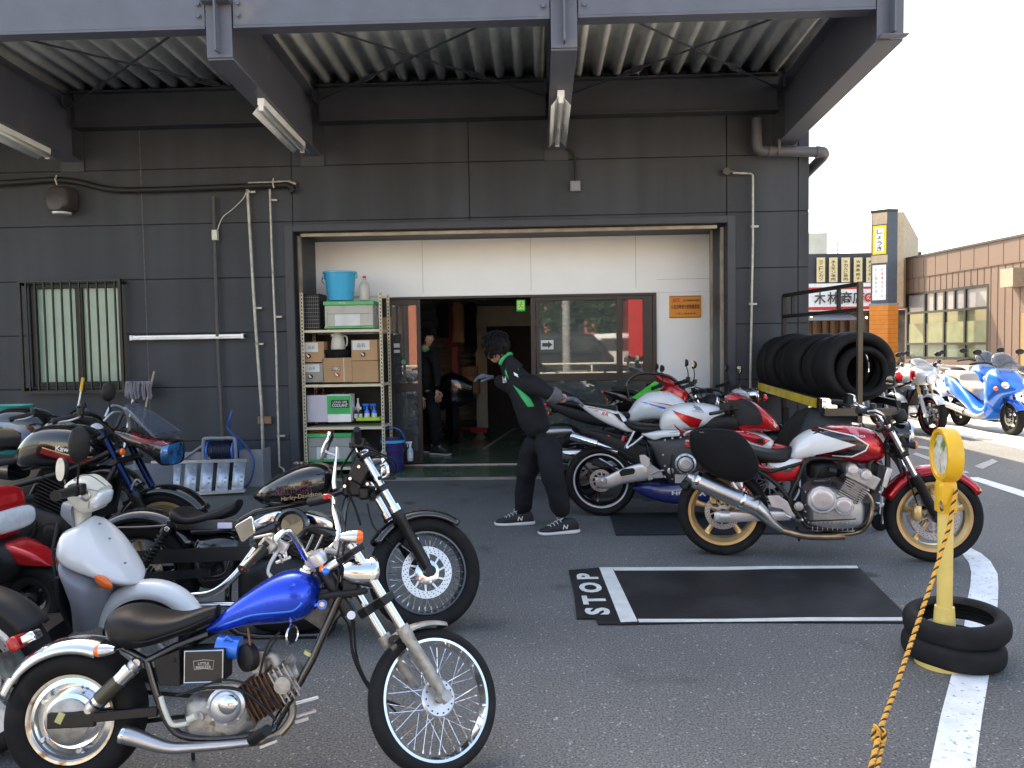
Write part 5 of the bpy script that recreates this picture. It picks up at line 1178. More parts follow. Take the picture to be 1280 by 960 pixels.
 mb = MB(); mb.box(c+Vector((0, -.002, 0)), (w_*.97, .006, h_*.96)); mb.build('cover_plate', mat('black_fibre_plate', (.015, .015, .017), .35, var=.4, vs=300), bb_)
 lettering('badge_lettering', 'LITTLE', c+Vector((0, -.005, .010)), X, Z, silver_pt, bb_, .036, .009, bold=.01); lettering('badge_lettering', 'BREEZER', c+Vector((0, -.005, -.002)), X, Z, silver_pt, bb_, .05, .009, bold=.01)
 mb = MB(); mb.tube([c+Vector((x_, -.0065, z_)) for x_, z_ in ((-.03, -.01), (-.034, .018), (0, .022), (.034, .018), (.03, -.01), (0, -.006))], .001, 5, closed=True); mb.build('badge', silver_pt, bb_)
 mb = MB(); mb.plate([T(x, y, -.06) for x, y in ((390, 365), (455, 340), (458, 430), (405, 428))], .05); mb.cyl(T(435, 370, -.08), T(435, 370, -.09), .007, n=12); mb.build('side_panel', blk_pl, b.root, bevel=.003)
 mb = MB(); p = T(545, 335, -.03); q = T(600, 340, -.03); mb.cyl(p, q, .038, n=20); mb.tube([T(560, 320, -.06), T(567, 312, -.06), T(580, 322, -.06)], .006, 6); mb.build('air_canister', bblue_pt, b.root)
 mb = MB(); c = T(615, 365, -.05); mb.lathe([(0, -.01), (.03, -.012), (.045, -.004), (.047, .02), (0, .03)], c, (.6, .8, 0), 28); mb.build('air_filter', blk_pl, b.root)
 mb = MB()
 mb.shell([(T(478, 460), T(480, 540), .06), (T(500, 445), T(500, 548), .085), (T(560, 440), T(560, 552), .09), (T(615, 448), T(610, 548), .085), (T(650, 470), T(640, 535), .05)], n=24, e=.5, sub=3)
 eng = mb.build('engine', oldalu, b.root, ang=35)
 mb = MB(); c = T(568, 482, -.085); mb.lathe([(.062, 0), (.062, .012), (.052, .018), (.048, .03), (.038, .038), (.02, .041), (0, .042)], c, (0, -1, 0), 40); bolts(mb, c+Vector((0, -.008, 0)), .056, 8, .005, .008); mb.build('clutch_cover', alu_lt, eng)
 mb = MB(); c = T(570, 482, -.127); mb.lathe([(.03, -.01), (.03, .004), (.022, .01), (0, .012)], c, (0, -1, 0), 30); mb.cyl(T(590, 478, -.128), T(590, 478, -.14), .006, n=10); mb.build('cover_boss', chrome, eng)
 mb = MB(); c = T(500, 510, -.085); mb.lathe([(.016, 0), (.016, .012), (0, .014)], c, (0, -1, 0), 20); mb.build('oil_cap', alu, eng)
 p, q = T(628, 470, 0), T(700, 428, 0); mb = MB(); fins(mb, p, q, .15, .13, 7, .004); mb.build('cylinder', mat('rusty_fins', (.13, .07, .045), .7, .5, var=.4, vs=40), eng)
 p, q = T(698, 430, 0), T(745, 402, 0); mb = MB(); fins(mb, p, q, .13, .12, 4, .005); d = (q-p).normalized(); mb.cyl(q, q+d*.015, .04, n=20); mb.cyl((p+q)/2-Vector((0, .085, 0)), (p+q)/2, .028, n=18); mb.build('cylinder_head', oldalu, eng)
 mb = MB(); mb.tube([T(655, 365, -.03), T(680, 358, -.035), T(695, 385, -.03), T(700, 410, -.01)], .017, 12, smooth=4); mb.box(T(650, 372, -.03), (.04, .04, .07)); mb.cyl(T(650, 395, -.03), T(650, 430, -.03), .018, n=14); mb.build('carburettor', oldalu, eng, bevel=.003)
 mb = MB(); c = T(730, 307, -.04); mb.lathe([(.030, -.004), (.034, 0), (.030, .004), (.026, 0), (.030, -.004)], c, (1, -.45, 0), 32); mb.lathe([(0, 0), (.026, .002)], c, (1, -.45, 0), 32, mi=1); mb.cyl(T(727, 285, -.04), T(727, 272, -.03), .005); mb.build('horn', [chrome, blk_pl], b.root)
 mb = MB(); mb.tube([T(402, 462, -.1), T(410, 490, -.11), T(425, 525, -.11), T(440, 533, -.11), T(470, 528, -.12)], .008, 10, smooth=3); mb.cyl(T(470, 520, -.12), T(490, 510, -.12), .012); mb.build('kick_lever', cream_pt, b.root)
 mb = MB(); mb.tube([T(306, 556, -.1), T(330, 561, -.1), T(380, 578, -.1), T(430, 590, -.1), T(500, 587, -.1), T(560, 583, -.1), T(625, 576, -.095)], [.029, .0285, .023, .019, .016, .014, .014], 24, smooth=4); ex = mb.build('exhaust', steel, b.root)
 mb = MB(); p = T(306, 556, -.1); q = T(318, 559, -.1); mb.lathe([(.026, -.0), (.0295, -.002), (.03, .006), (.0285, .012)], p, q-p, 28); mb.lathe([(.026, 0), (.022, .02), (0, .03)], p, q-p, 28, mi=1); mb.build('exhaust_tip', [chrome, blk_pl], ex)
 mb = MB(); mb.tube([T(625, 576, -.095), T(690, 560, -.08), T(730, 510, -.05), T(722, 450, -.02)], .014, 14, smooth=4); mb.build('header_pipe', brown_hot, ex)
 mb = MB(); mb.tube([T(640, 560, -.08), T(640, 560, -.15)], .012); mb.build('footrest_arm', blk_metal, b.root); mb = MB(); mb.cyl(T(632, 568, -.12), T(668, 545, -.2), .02, .017, n=16); mb.build('footrest', blk_pl, b.root)
 mb = MB(); mb.beam(T(655, 582, -.18), T(698, 565, -.18), .05, .008); mb.build('footrest_plate', alu_lt, b.root)
 mb = MB(); mb.cyl(T(732, 482, .05), T(795, 465, .09), .008); mb.beam(T(725, 515, .09), T(790, 497, .12), .012, .006); mb.beam(T(735, 522, .1), T(768, 512, .12), .04, .012); mb.build('gear_pedal', alu_lt, b.root)
 mb = MB(); mb.cyl(T(690, 545, -.05), T(690, 545, .09), .008); mb.build('engine_bolt', steel, b.root)
 mb = MB(); mb.tube([T(482, 585, .05), T(483, 615, .12), T(486, 635, .2)], .007, 8); mb.build('side_stand', blk_metal, b.root)
 chain(b, rc, T(480, 500), .07, .07, .03)
 t2 = lambda x, y, o: b.t(280+x/6, 620+y/6, o)
 far = [t2(650, 470, -.02), t2(760, 420, .05), t2(845, 340, .1), t2(858, 250, .14), t2(830, 120, .2), t2(820, 30, .26), t2(800, 10, .3)]
 near = [t2(650, 470, -.02), t2(610, 455, -.05), t2(560, 360, -.12), t2(500, 275, -.17), t2(450, 268, -.2), t2(380, 330, -.25), t2(290, 410, -.29)]
 mb = MB(); mb.tube(list(reversed(far))+near[1:], .0105, 16, smooth=5); hb_ = mb.build('handlebar', chrome, b.root)
 e0, e1 = t2(300, 400, -.285), t2(135, 560, -.36); d = (e1-e0).normalized()
 mb = MB(); mb.tube([e0, e0+d*.003, e0+d*.01, e1-d*.01, e1-d*.003, e1], [.018, .02, .016, .0165, .019, .015], 18); gp = mb.build('grip', blk_pl, hb_)
 mb = MB(); L_g = (e1-e0).length; vv = d.cross(Vector((0, -1, 0))).normalized()
 for k in range(16):
  p = e0+d*(L_g*(.12+.75*random.random())); oo = (Vector((0, -1, 0))+vv*random.uniform(-1, 1)*-1).normalized()*.0165; mb.beam(p+oo, p+oo+d*random.uniform(.01, .022)+vv*random.uniform(-.006, .006), .004, .002, up=(0, 1, 0))
 mb.build('flame_print', redink, gp)
 mb = MB(); c = t2(335, 365, -.27); mb.box(c, (.05, .035, .04), 0, Matrix.Rotation(R(40), 3, 'Y')); mb.build('switchgear', oldalu, hb_, bevel=.006); mb = MB(); mb.box(c+Vector((-.004, -.018, .004)), (.02, .006, .014), 0, Matrix.Rotation(R(40), 3, 'Y')); mb.build('switch', blk_pl, hb_, bevel=.002)
 mb = MB(); mb.box(t2(430, 380, -.22), (.04, .03, .035), 0, Matrix.Rotation(R(25), 3, 'Y')); mb.cyl(t2(460, 410, -.22), t2(470, 470, -.22), .004); mb.box(t2(445, 480, -.22), (.05, .012, .01), 0, Matrix.Rotation(R(-20), 3, 'Y')); mb.cyl(t2(415, 440, -.24), t2(440, 500, -.22), .004); mb.build('lever_clamp', alu_lt, hb_, bevel=.003)
 mb = MB(); mb.tube([t2(410, 400, -.25), t2(385, 440, -.29), t2(345, 510, -.32), t2(330, 570, -.33), t2(352, 605, -.33)], [.008, .007, .006, .005, .007], 10, smooth=4); mb.build('lever', alu, hb_)
 e0, e1 = t2(800, 12, .3), t2(735, 45, .36)+Vector((-.05, 0, 0)); d = (e1-e0).normalized(); mb = MB(); mb.tube([e0, e0+d*.01, e1-d*.005, e1], [.02, .018, .019, .015], 18); mb.build('grip', blk_pl, hb_)
 mb = MB(); mb.box(t2(775, 5, .3), (.03, .03, .02)); mb.build('kill_switch', red_pt, hb_, bevel=.003)
 mb = MB(); mb.cyl(t2(650, 470, -.02), t2(690, 560, .0), .014); mb.cyl(t2(840, 345, .08), t2(870, 430, .04), .014); mb.box(t2(700, 470, .03), (.07, .09, .05)); mb.beam(t2(760, 400, .05), t2(900, 440, .05), .05, .02); mb.build('riser', oldalu, b.root, bevel=.006)
 mb = MB(); c = t2(690, 450, -.03); mb.lathe([(0, -.03), (.03, -.03), (.034, 0), (.03, .012), (.0, .014)], c, (-.4, -.2, .9), 28); mb.build('speedometer', alu_lt, b.root)
 mb = MB(); c = t2(790, 540, -.04); mb.cyl(c-Vector((.02, 0, .01)), c+Vector((.03, 0, .02)), .016, n=14); mb.build('ignition_lock', chrome, b.root); mb = MB(); mb.ball(t2(765, 565, -.05), .014, 12); mb.build('blue_knob', bblue_pt, b.root)
 mb = MB(); mb.box(t2(733, 528, -.04), (.014, .02, .035)); mb.build('orange_reflector', orange_l, b.root, bevel=.003)
 mb = MB(); mb.tube([t2(350, 350, -.26), t2(370, 290, -.27), t2(300, 300, -.3), t2(225, 315, -.33)], .0045, 8, smooth=4); mo = mb.build('mirror', steel, b.root)
 O2 = [t2(x, y, -.34) for x, y in ((85, 235), (95, 215), (200, 155), (218, 158), (236, 260), (228, 280), (150, 345), (132, 342))]
 for k_, (nm, th, mt) in enumerate((('mirror_shell', .014, chrome), ('mirror_glass', .003, mat('dull_mirror', (.12, .14, .15), .12, .6)))):
  mb = MB(); c = sum(O2, Vector())/8; pts = [c+(p-c)*(1 if k_ == 0 else .9)+Vector((0, 0 if k_ == 0 else -.009, 0)) for p in O2]; mb.plate(pts, th); mb.build(nm, mt, mo, bevel=.004 if k_ == 0 else 0)
 t3 = lambda x, y, o: b.t(340+x/3.693, 540+y/3.693, o)
 mb = MB(); mb.tube([t3(288, 260, .24), t3(285, 230, .24), t3(296, 110, .26), t3(297, 68, .26)], [.009, .008, .004, .005], 10); mb.tube([t3(297, 108, .26), t3(262, 95, .26), t3(245, 90, .26)], .006, 8); mo = mb.build('mirror', chrome, b.root)
 mb = MB(); mb.shell([(t3(278, 0, .26), t3(262, -2, .26), .03), (t3(278, 30, .26), t3(256, 30, .26), .05), (t3(262, 80, .26), t3(236, 75, .26), .055), (t3(246, 122, .26), t3(228, 120, .26), .045), (t3(236, 130, .26), t3(230, 130, .26), .02)], n=16, e=.8); mb.build('mirror_shell', chrome, mo)
 mb = MB(xf); c0 = xf.inverted() @ T(932, 150, .0);
 roundlight(b, T(925, 150, -.01), Vector((math.cos(R(24)), math.sin(R(24)), -.1)), .052, .1, chrome)
 blinker(b, t2(985, 308, -.1), (1, .15, -.05), .023, .07, chrome, orange_l, t2(900, 350, -.05))
 mb = MB(); mb.box(T(880, 185, .0), (.05, .09, .06)); mb.build('lamp_bracket', blk_pl, b.root, bevel=.005)
 mb = MB(); mb.cyl(T(878, 258, -.1), T(878, 258, -.088), .014, n=18); mb.build('reflector', alu_lt, b.root)
 for pts, r_ in (([T(860, 80, 0), T(850, 150, -.03), T(838, 230, -.02), T(870, 280, .02), T(880, 340, .03), T(905, 400, .03), T(930, 455, .03)], .004), ([T(880, 270, .0), T(878, 330, .02), T(892, 385, .03), T(935, 455, .04), T(1000, 485, .03)], .005), ([T(885, 270, .02), T(890, 350, .04), T(915, 420, .05), T(990, 500, .04)], .004),
  ([t2(440, 370, -.22), t2(520, 330, -.1), t2(620, 240, 0), t2(760, 240, .05), t2(840, 260, .1)], .004), ([t2(380, 300, -.24), t2(330, 290, -.26), t2(250, 310, -.28)], .003), ([t2(820, 60, .22), t2(880, 140, .15), t2(885, 260, .1), t2(860, 400, .02), t2(830, 520, -.02), t2(790, 620, -.03)], .004), ([t2(830, 40, .24), t2(900, 200, .15), t2(900, 330, .1), t2(820, 560, 0), t2(740, 660, -.02)], .003),
  ([T(700, 300, -.04), T(670, 330, -.05), T(655, 380, -.06), T(640, 450, -.07)], .004), ([T(735, 300, -.03), T(690, 320, -.05), T(665, 360, -.06)], .0035), ([T(440, 460, -.09), T(520, 440, -.1), T(600, 445, -.1), T(650, 480, -.1), T(690, 520, -.09)], .005), ([T(470, 450, -.09), T(560, 420, -.1), T(640, 440, -.1), T(700, 490, -.08)], .0035)):
  hose(b, pts, r_)
 hose(b, [T(620, 290, -.03), T(625, 330, -.05), T(630, 360, -.07)], .004, mat('fuel_hose', (.2, .06, .03), .4))
 tape = mat('masking_tape', (.5, .46, .2), .7)
 for (p, q, r_) in ((T(768, 348, -.03), T(776, 358, -.03), .0165),): mb = MB(); d = (T(690, 530, -.05)-T(852, 205, -.018)).normalized(); c = T(772, 353, -.026); mb.cyl(c-d*.006, c+d*.006, .017, n=16); mb.build('tape', tape, b.root)
 for x, y, o in ((150, 515, -.088),): mb = MB(); mb.box(T(x, y, o), (.022, .004, .035), 0, Matrix.Rotation(R(25), 3, 'Y')); mb.build('tape', tape, b.root)
chopper()
def bobber():
 a = G(178, 791); f_ = G(533, 788); h = math.atan2(f_.y-a.y, f_.x-a.x)
 b = Bike('motorcycle', a, h, 'gloss black bobber with fat spoked front tyre, standing behind the blue chopper', lean=-R(7))
 T = lambda x, y, o=0: b.t(x, y, o)
 t3 = lambda x, y, o=0: b.t(340+x/3.693, 540+y/3.693, o); t6 = lambda x, y, o=0: b.t(280+x/6, 620+y/6, o); tl = lambda x, y, o=0: b.t(100+x/6, 540+y/6, o)
 rc = Vector((0, 0, .295)); fc = T(531, 718); fc.y = 0; fc.z = .29
 wheel(b, rc, .295, .15, .19, 'spoke', blk_gloss, disc=.13, tm=rubber, hubm=blk_metal)
 head = T(452, 600); head.y = 0; top = T(450, 572); top.y = 0
 xf = steer_xf(head, fc, R(24))
 fw = wheel(b, fc, .29, .13, .2, 'spoke', blk_gloss, xf=xf, disc=.13, tm=tyre_t, hubm=chrome, disc_sides=(-1,))
 mb = MB(xf); mb.lathe([(.03, -.05), (.06, -.052), (.062, -.06), (.045, -.066), (.02, -.07), (0, -.07)], fc, n=32); bolts(mb, fc+Vector((0, -.06, 0)), .05, 5, .006, .006); mb.build('hub_plate', chrome, fw)
 mb = MB(xf)
 for k in range(36): a_ = 2*math.pi*k/36; e = Vector((math.cos(a_), 0, math.sin(a_))); mb.cyl(fc+e*.168, fc+e*.186, .0035, n=6)
 mb.build('spoke_ends', chrome, fw)['kind'] = 'stuff'
 fork(b, fc, top, .115, .5, .021, .029, chrome, blk_metal, xf=xf, clamp2=.3)
 d0 = top-fc
 for s in (-1, 1): mb = MB(xf); p = fc+d0*.5+Vector((0, s*.115, 0)); mb.cyl(p, p+d0*.05, .032, n=20); mb.build('fork_collar', chrome, b.root)
 fender(b, 'front_fender', fc, .325, .155, 55, 150, blk_gloss, drop=.3, xf=xf)
 tank = sculpt(b, 'fuel_tank', [(T(318, 618), T(322, 626), .03), (T(335, 603), T(335, 631), .09), (T(355, 591), T(353, 632), .125), (T(378, 581), T(376, 629), .145), (T(398, 578), T(396, 625), .14), (T(412, 583), T(412, 617), .10), (T(418, 594), T(418, 606), .04)], blk_gloss, e=.78, n=44, sub=6)
 q = T(367, 613, -.14); decal('lettering', moved(fit2d(text2d('FORTY-EIGHT', 1, .02), .19, .045), q.x, q.z, .03), tank, mat('dull_maroon_decal', (.10, .03, .045), .35), b.root, off=.002)
 q = T(374, 621, -.14); decal('lettering', moved(fit2d(text2d('Harley-Davidson', 1, .005, shear=.4), .20), q.x, q.z, .13), tank, mat('cream_script', (.6, .45, .3), .4), b.root, off=.003)
 mb = MB(); mb.disc(T(375, 580), (0, 0, 1), .035, .012); mb.build('filler_cap', blk_gloss, tank)
 seat = sculpt(b, 'seat', [(tl(725, 595, 0), tl(735, 640, 0), .09), (tl(750, 560), tl(760, 670), .13), (tl(800, 575), tl(815, 685), .14), (tl(870, 612), tl(880, 685), .14), (tl(960, 600), tl(970, 672), .13), (tl(1050, 570), tl(1060, 655), .11), (tl(1130, 535), tl(1150, 625), .08), (tl(1195, 505), tl(1200, 560), .05)], seatm, e=.7, n=36)
 fender(b, 'rear_fender', rc, .345, .17, 30, 158, blk_gloss, drop=.35)
 mb = MB();
 for s in (-1, 1): mb = MB(); mb.tube([tl(240, 722, s*.1), tl(450, 718, s*.1), tl(640, 705, s*.1), tl(760, 690, s*.1)], .009, 8, smooth=3); mb.beam(tl(650, 700, s*.1), tl(1200, 690, s*.1), .02, .05); mb.build('fender_strut', blk_gloss, b.root, bevel=.004)
 for s in (-1, 1): shock(b, tl(655, 720, s*.125), tl(470, 1010, s*.13), .026, sm=blk_metal, bm_=blk_metal, turns=8)
 mb = MB(); c = tl(655, 728, -.145); mb.disc(c, (0, -1, 0), .013, .008); mb.build('shock_bolt', chrome, b.root)
 mb = MB(); mb.shell([(T(240, 672), T(245, 720), .05), (T(258, 666), T(262, 735), .11), (T(290, 664), T(292, 728), .12), (T(305, 670), T(302, 705), .09)], e=.6, n=28); mb.build('oil_tank', blk_gloss, b.root)
 mb = MB(); q = T(281, 657, -.112); mb.box(q, (.075, .008, .03)); mb.build('frame_badge', mat('pale_badge', (.5, .52, .7), .3), b.root, bevel=.006)
 mb = MB(); mb.shell([(T(305, 705), T(305, 765), .08), (T(330, 695), T(330, 785), .12), (T(375, 692), T(375, 788), .13), (T(415, 700), T(415, 780), .11), (T(430, 715), T(430, 765), .07)], e=.5, n=28, sub=2); eng = mb.build('engine', blk_metal, b.root)
 mb = MB(); c = T(345, 745, -.12); cover(mb, c, .09, .03); c = T(395, 740, -.12); cover(mb, c, .06, .03); mb.build('primary_cover', blk_gloss, eng)
 for (p, q, ra, rb) in ((T(352, 712, 0), T(337, 662, 0), T(318, 660, 0), T(356, 643, 0)), (T(378, 712, 0), T(397, 664, 0), T(382, 646, 0), T(420, 657, 0))):
  mb = MB(); fins(mb, p, q, .15, .17, 10, .005); mb.build('cylinder', blk_metal, eng)
  mb = MB(); mb.shell([(ra+Vector((0, 0, .028)), ra-Vector((0, 0, .022)), .05), (ra*.8+rb*.2+Vector((0, 0, .04)), ra*.8+rb*.2-Vector((0, 0, .022)), .068), (ra*.2+rb*.8+Vector((0, 0, .04)), ra*.2+rb*.8-Vector((0, 0, .022)), .068), (rb+Vector((0, 0, .028)), rb-Vector((0, 0, .022)), .05)], e=.35, n=28, sub=2)
  for v in mb.v: v.y -= .02
  mb.build('rocker_cover', chrome, eng)
  for k in (-.3, .3): mb = MB(); c = (ra+rb)/2+(rb-ra)*k+Vector((0, -.09, -.005)); mb.cyl(c, c-Vector((0, .008, 0)), .007, n=6); mb.build('cover_bolt', steel, eng)
 mb = MB(); c = t6(520, 215, -.14); mb.lathe([(.075, 0), (.085, .008), (.085, .03), (.072, .04), (.06, .036), (.055, .02), (0, .018)], c, (0, -1, 0), 44); mb.build('air_cleaner', blk_gloss, eng)
 mb = MB()
 for k in range(4): p = T(350+k*11, 712, -.07); q = T((332, 345, 392, 404)[k], 668, -.08); mb = MB(); mb.cyl(p, q, .0085, n=10); mb.build('pushrod_tube', chrome, eng)
 mb = MB(); mb.tube([T(320, 685, -.2), T(300, 712, -.21), T(280, 732, -.22), T(262, 742, -.22), T(240, 745, -.22), T(215, 747, -.22)], .019, 18, smooth=5); p = T(222, 746.5, -.22); q = T(213, 747, -.22); mb.cyl(p, q, .026, n=22); mb.build('exhaust', chrome, b.root)
 mb = MB(); mb.tube([T(218, 747, -.22), T(160, 749, -.22), T(110, 750, -.22)], .03, 20); mb.build('silencer', blk_gloss, b.root)
 mb = MB(); mb.tube([T(300, 757, -.18), T(265, 757, -.2), T(200, 759, -.2)], .02, 16); mb.build('exhaust', chrome, b.root)
 for s in (-1, 1):
  mb = MB(); y = s*.09
  mb.tube([T(440, 612, 0), T(430, 640, y*.4), T(425, 720, y), T(415, 785, y), T(380, 795, y), T(300, 793, y), T(285, 760, y), T(290, 690, y)], .017, 12, smooth=3); mb.tube([T(440, 610, 0), T(380, 628, y*.3), T(320, 640, y*.7), T(285, 660, y), T(240, 665, y)], .017, 12, smooth=3); mb.build('frame', blk_gloss, b.root)
  mb = MB(); mb.beam(Vector((0, s*.11, .295)), Vector((.5, s*.1, .33)), .03, .045); mb.build('swingarm', blk_metal, b.root)
 mb = MB(); mb.box(T(205, 712, -.13), (.0, .0, .0)); mb = MB(); mb.beam(Vector((.02, -.12, .40)), Vector((.6, -.12, .42)), .006, .07); mb.build('belt_guard', blk_metal, b.root)
 near = [t3(440, 60, -.02), t3(420, 60, -.12), t3(405, 50, -.24), t3(396, 20, -.36)]
 mb = MB(); fr = [t3(440, 60, .02), t3(470, 80, .15), t3(480, 95, .25), t3(455, 100, .36)]; mb.tube(list(reversed(fr))+near, .012, 14, smooth=5); hb = mb.build('handlebar', blk_gloss, b.root)
 e0, e1 = t3(396, 24, -.34), t3(392, -8, -.42); d = (e1-e0).normalized(); mb = MB(); mb.tube([e0-d*.06, e0, e1, e1+d*.01], [.017, .018, .018, .014], 16); mb.build('grip', blk_pl, hb)
 mb = MB(); mb.box(t3(400, 50, -.27), (.06, .05, .045)); mb.box(t3(372, 60, -.24), (.03, .04, .03)); mb.build('switchgear', blk_metal, hb, bevel=.006)
 mb = MB(); mb.tube([t3(390, 70, -.26), t3(400, 95, -.29), t3(425, 92, -.34), t3(440, 85, -.36)], .006, 8, smooth=3); mb.build('lever', chrome, hb)
 for pts, r_ in (([t3(425, 70, -.2), t3(490, 95, -.1), t3(560, 130, 0), t3(572, 180, .05), t3(545, 205, .05)], .005), ([t3(430, 85, -.2), t3(500, 110, -.1), t3(555, 150, 0), t3(560, 190, .02), t3(520, 215, .03)], .004), ([t3(390, 60, -.2), t3(350, 120, -.1), t3(320, 180, -.05), t3(350, 260, -.03), t3(400, 300, -.03)], .006), ([t3(440, 330, -.05), t3(455, 400, -.06), t3(480, 450, -.09), t3(560, 520, -.1)], .005), ([t3(380, 120, -.05), t3(360, 200, -.08), t3(340, 250, -.08), t3(380, 340, -.06), t3(410, 430, -.04)], .006)): hose(b, pts, r_)
 roundlight(b, t3(505, 175, .0), Vector((math.cos(R(17)), math.sin(R(17)), -.1)), .072, .11, blk_gloss)
 mb = MB(); c = t3(525, 175, -.12); mb.tube([t3(500, 215, -.1), t3(535, 200, -.12), t3(528, 150, -.12), t3(505, 155, -.1)], .009, 10, smooth=4); mb.build('lamp_guard', chrome, b.root)
 mb = MB(); mb.box(t3(530, 212, -.1), (.09, .03, .018)); mb.build('signal_bracket', blk_pl, b.root, bevel=.005)
 mb = MB(); mb.box(t3(420, 180, 0), (.09, .2, .12), 0, Matrix.Rotation(R(25), 3, 'Y')); mb.box(t3(380, 250, 0), (.1, .12, .1)); mb.box(t3(440, 280, 0), (.05, .2, .06)); mb.build('triple_clamp', blk_metal, b.root, bevel=.012)
 for (x, y) in ((335, 250), (360, 215), (400, 160), (440, 240)): mb = MB(); c = t3(x, y, -.12); mb.cyl(c+Vector((0, .02, 0)), c, .008, n=10); mb.build('bolt', chrome, b.root)
bobber()
def sportbike():
 a = G(752, 643); h = R(-9)
 b = Bike('motorcycle', a, h, 'white sports bike with red fairing and dark blue belly pan, behind the black side bag')
 T = lambda x, y, o=0: b.t(680+x/4.364, 440+y/4.364, o); U = lambda x, y, o=0: b.t(760+x/5.818, 440+y/5.818, o)
 rc = Vector((0, 0, .30)); fc = Vector((1.38, 0, .30))
 wheel(b, rc, .30, .18, .222, 'cast', blk_gloss, disc=.095, nsp=3, lipm=white_pt, spw=.02); wheel(b, fc, .30, .12, .222, 'cast', blk_gloss, disc=.15, disc_sides=(-1, 1), nsp=3, lipm=white_pt, spw=.03)
 fork(b, fc, Vector((1.09, 0, .86)), .105, .45, .025, .03, gold_pt, silver_pt); fender(b, 'front_fender', fc, .325, .14, 40, 150, red_pt, drop=.35)
 tail = sculpt(b, 'tail_cowl', [(T(188, 276), T(195, 290), .015), (T(240, 283), T(250, 335), .06), (T(320, 297), T(335, 385), .095), (T(395, 318), T(410, 418), .11), (T(440, 355), T(455, 435), .10), (T(490, 425), T(492, 436), .07)], white_pt, e=.6)
 sh = text2d('RR', 1, .02, shear=.3); q = T(332, 338, -.1); decal('lettering', moved(fit2d(sh, .06, .028), q.x, q.z, -.12), tail, red_pt, b.root, off=.003); q = T(285, 322, -.1); decal('lettering', moved(fit2d(text2d('CBR', 1, .0, shear=.3), .035), q.x, q.z, -.12), tail, redink, b.root, off=.003)
 mb = MB(); mb.plate([T(x, y, -.112) for x, y in ((378, 335), (408, 338), (435, 385), (415, 372))], .02); mb.build('vent', blk_pl, tail)
 sculpt(b, 'passenger_pad', [(T(215, 276), T(220, 288), .05), (T(300, 284), T(300, 300), .09), (T(395, 292), T(400, 318), .09)], seatm, e=.7)
 sculpt(b, 'seat', [(T(425, 362), T(440, 390), .10), (T(480, 378), T(490, 425), .13), (T(560, 392), T(560, 436), .12), (T(650, 398), T(650, 425), .08)], seatm, e=.65)
 tank = sculpt(b, 'fuel_tank', [(T(628, 385), T(632, 415), .08), (T(645, 330), T(645, 425), .13), (T(690, 295), T(690, 425), .16), (T(760, 280), T(760, 425), .175), (T(850, 278), T(850, 410), .17), (T(930, 290), T(930, 380), .14), (T(980, 310), T(980, 350), .09)], white_pt, e=.68, n=40)
 xz = lambda pts: [((q := T(x, y, -.15)).x, q.z) for x, y in pts]
 decal('red_swoosh', grid2d(xz([(698, 318), (862, 368), (840, 412), (800, 410), (755, 375)])), tank, red_pt, b.root)
 q = T(840, 322, -.12); decal('lettering', moved(fit2d(text2d('HONDA', 1, .01), .09), q.x, q.z, -.1), tank, grey_pl, b.root, off=.002)
 q = T(835, 305, -.12); decal('wing_emblem', moved(grid2d([(.045, -.02), (.02, .008), (-.045, .03), (-.02, .01), (-.035, .006), (-.01, -.004), (-.02, -.012), (.01, -.015)], .008), q.x, q.z), tank, grey_pl, b.root, off=.002)
 sp = sculpt(b, 'side_panel', [(T(530, 438), T(540, 446), .10), (T(580, 428), T(600, 474), .13), (T(650, 418), T(650, 460), .15), (T(740, 415), T(735, 452), .16)], white_pt, e=.4)
 sculpt(b, 'frame_spar', [(T(560, 470), T(590, 520), .11), (T(650, 455), T(640, 640), .135), (T(740, 450), T(700, 720), .15), (T(830, 440), T(820, 700), .15), (T(940, 420), T(900, 560), .13)], mat('graphite_frame', (.045, .047, .052), .4, .4), e=.4)
 mb = MB(); c = T(772, 610, -.155); mb.lathe([(.085, -.01), (.085, .01), (.07, .02)], c, (0, -1, 0), 40); cover(mb, c, .062, .035, dome=.6); bolts(mb, c+Vector((0, -.01, 0)), .077, 9, .006, .01); mb.box(T(755, 690, -.14), (.12, .04, .07)); mb.build('clutch_cover', alu_lt, b.root)
 mb = MB(); c = T(690, 648, -.155); mb.lathe([(.026, 0), (.026, .01), (.016, .012), (.016, .004), (0, .004)], c, (0, -1, 0), 24); mb.build('frame_plug', alu_lt, b.root)
 sa = MB(); sa.shell([(T(285, 672, 0), T(290, 722, 0), .015), (T(340, 665), T(360, 730), .022), (T(420, 628), T(440, 705), .02), (T(520, 595), T(545, 690), .03), (T(585, 590), T(590, 680), .04)], n=20, e=.5)
 for v in sa.v: v.y -= .115
 sw = sa.build('swingarm', alu_lt, b.root)
 mb = MB(); mb.plate([T(x, y, -.14) for x, y in ((410, 655), (430, 640), (485, 632), (498, 645), (490, 665), (420, 678))], .025); mb.build('swingarm_slot', blk_pl, sw, bevel=.004)
 mb = MB(); mb.box(T(318, 700, -.14), (.075, .02, .045), 0, Matrix.Rotation(R(3), 3, 'Y')); mb.cyl(T(318, 700, -.14), T(318, 700, -.165), .014); mb.build('axle_adjuster', steel, sw, bevel=.004)
 mb = MB(); mb.box(T(300, 610, -.08), (.12, .04, .05), 0, Matrix.Rotation(R(15), 3, 'Y')); mb.build('rear_caliper', blk_metal, b.root, bevel=.01)
 mb = MB(); mb.plate([T(x, y, -.17) for x, y in ((520, 562), (548, 560), (578, 582), (575, 628), (545, 622), (525, 600))], .008); mb.build('heel_guard', alu_lt, b.root, bevel=.002)
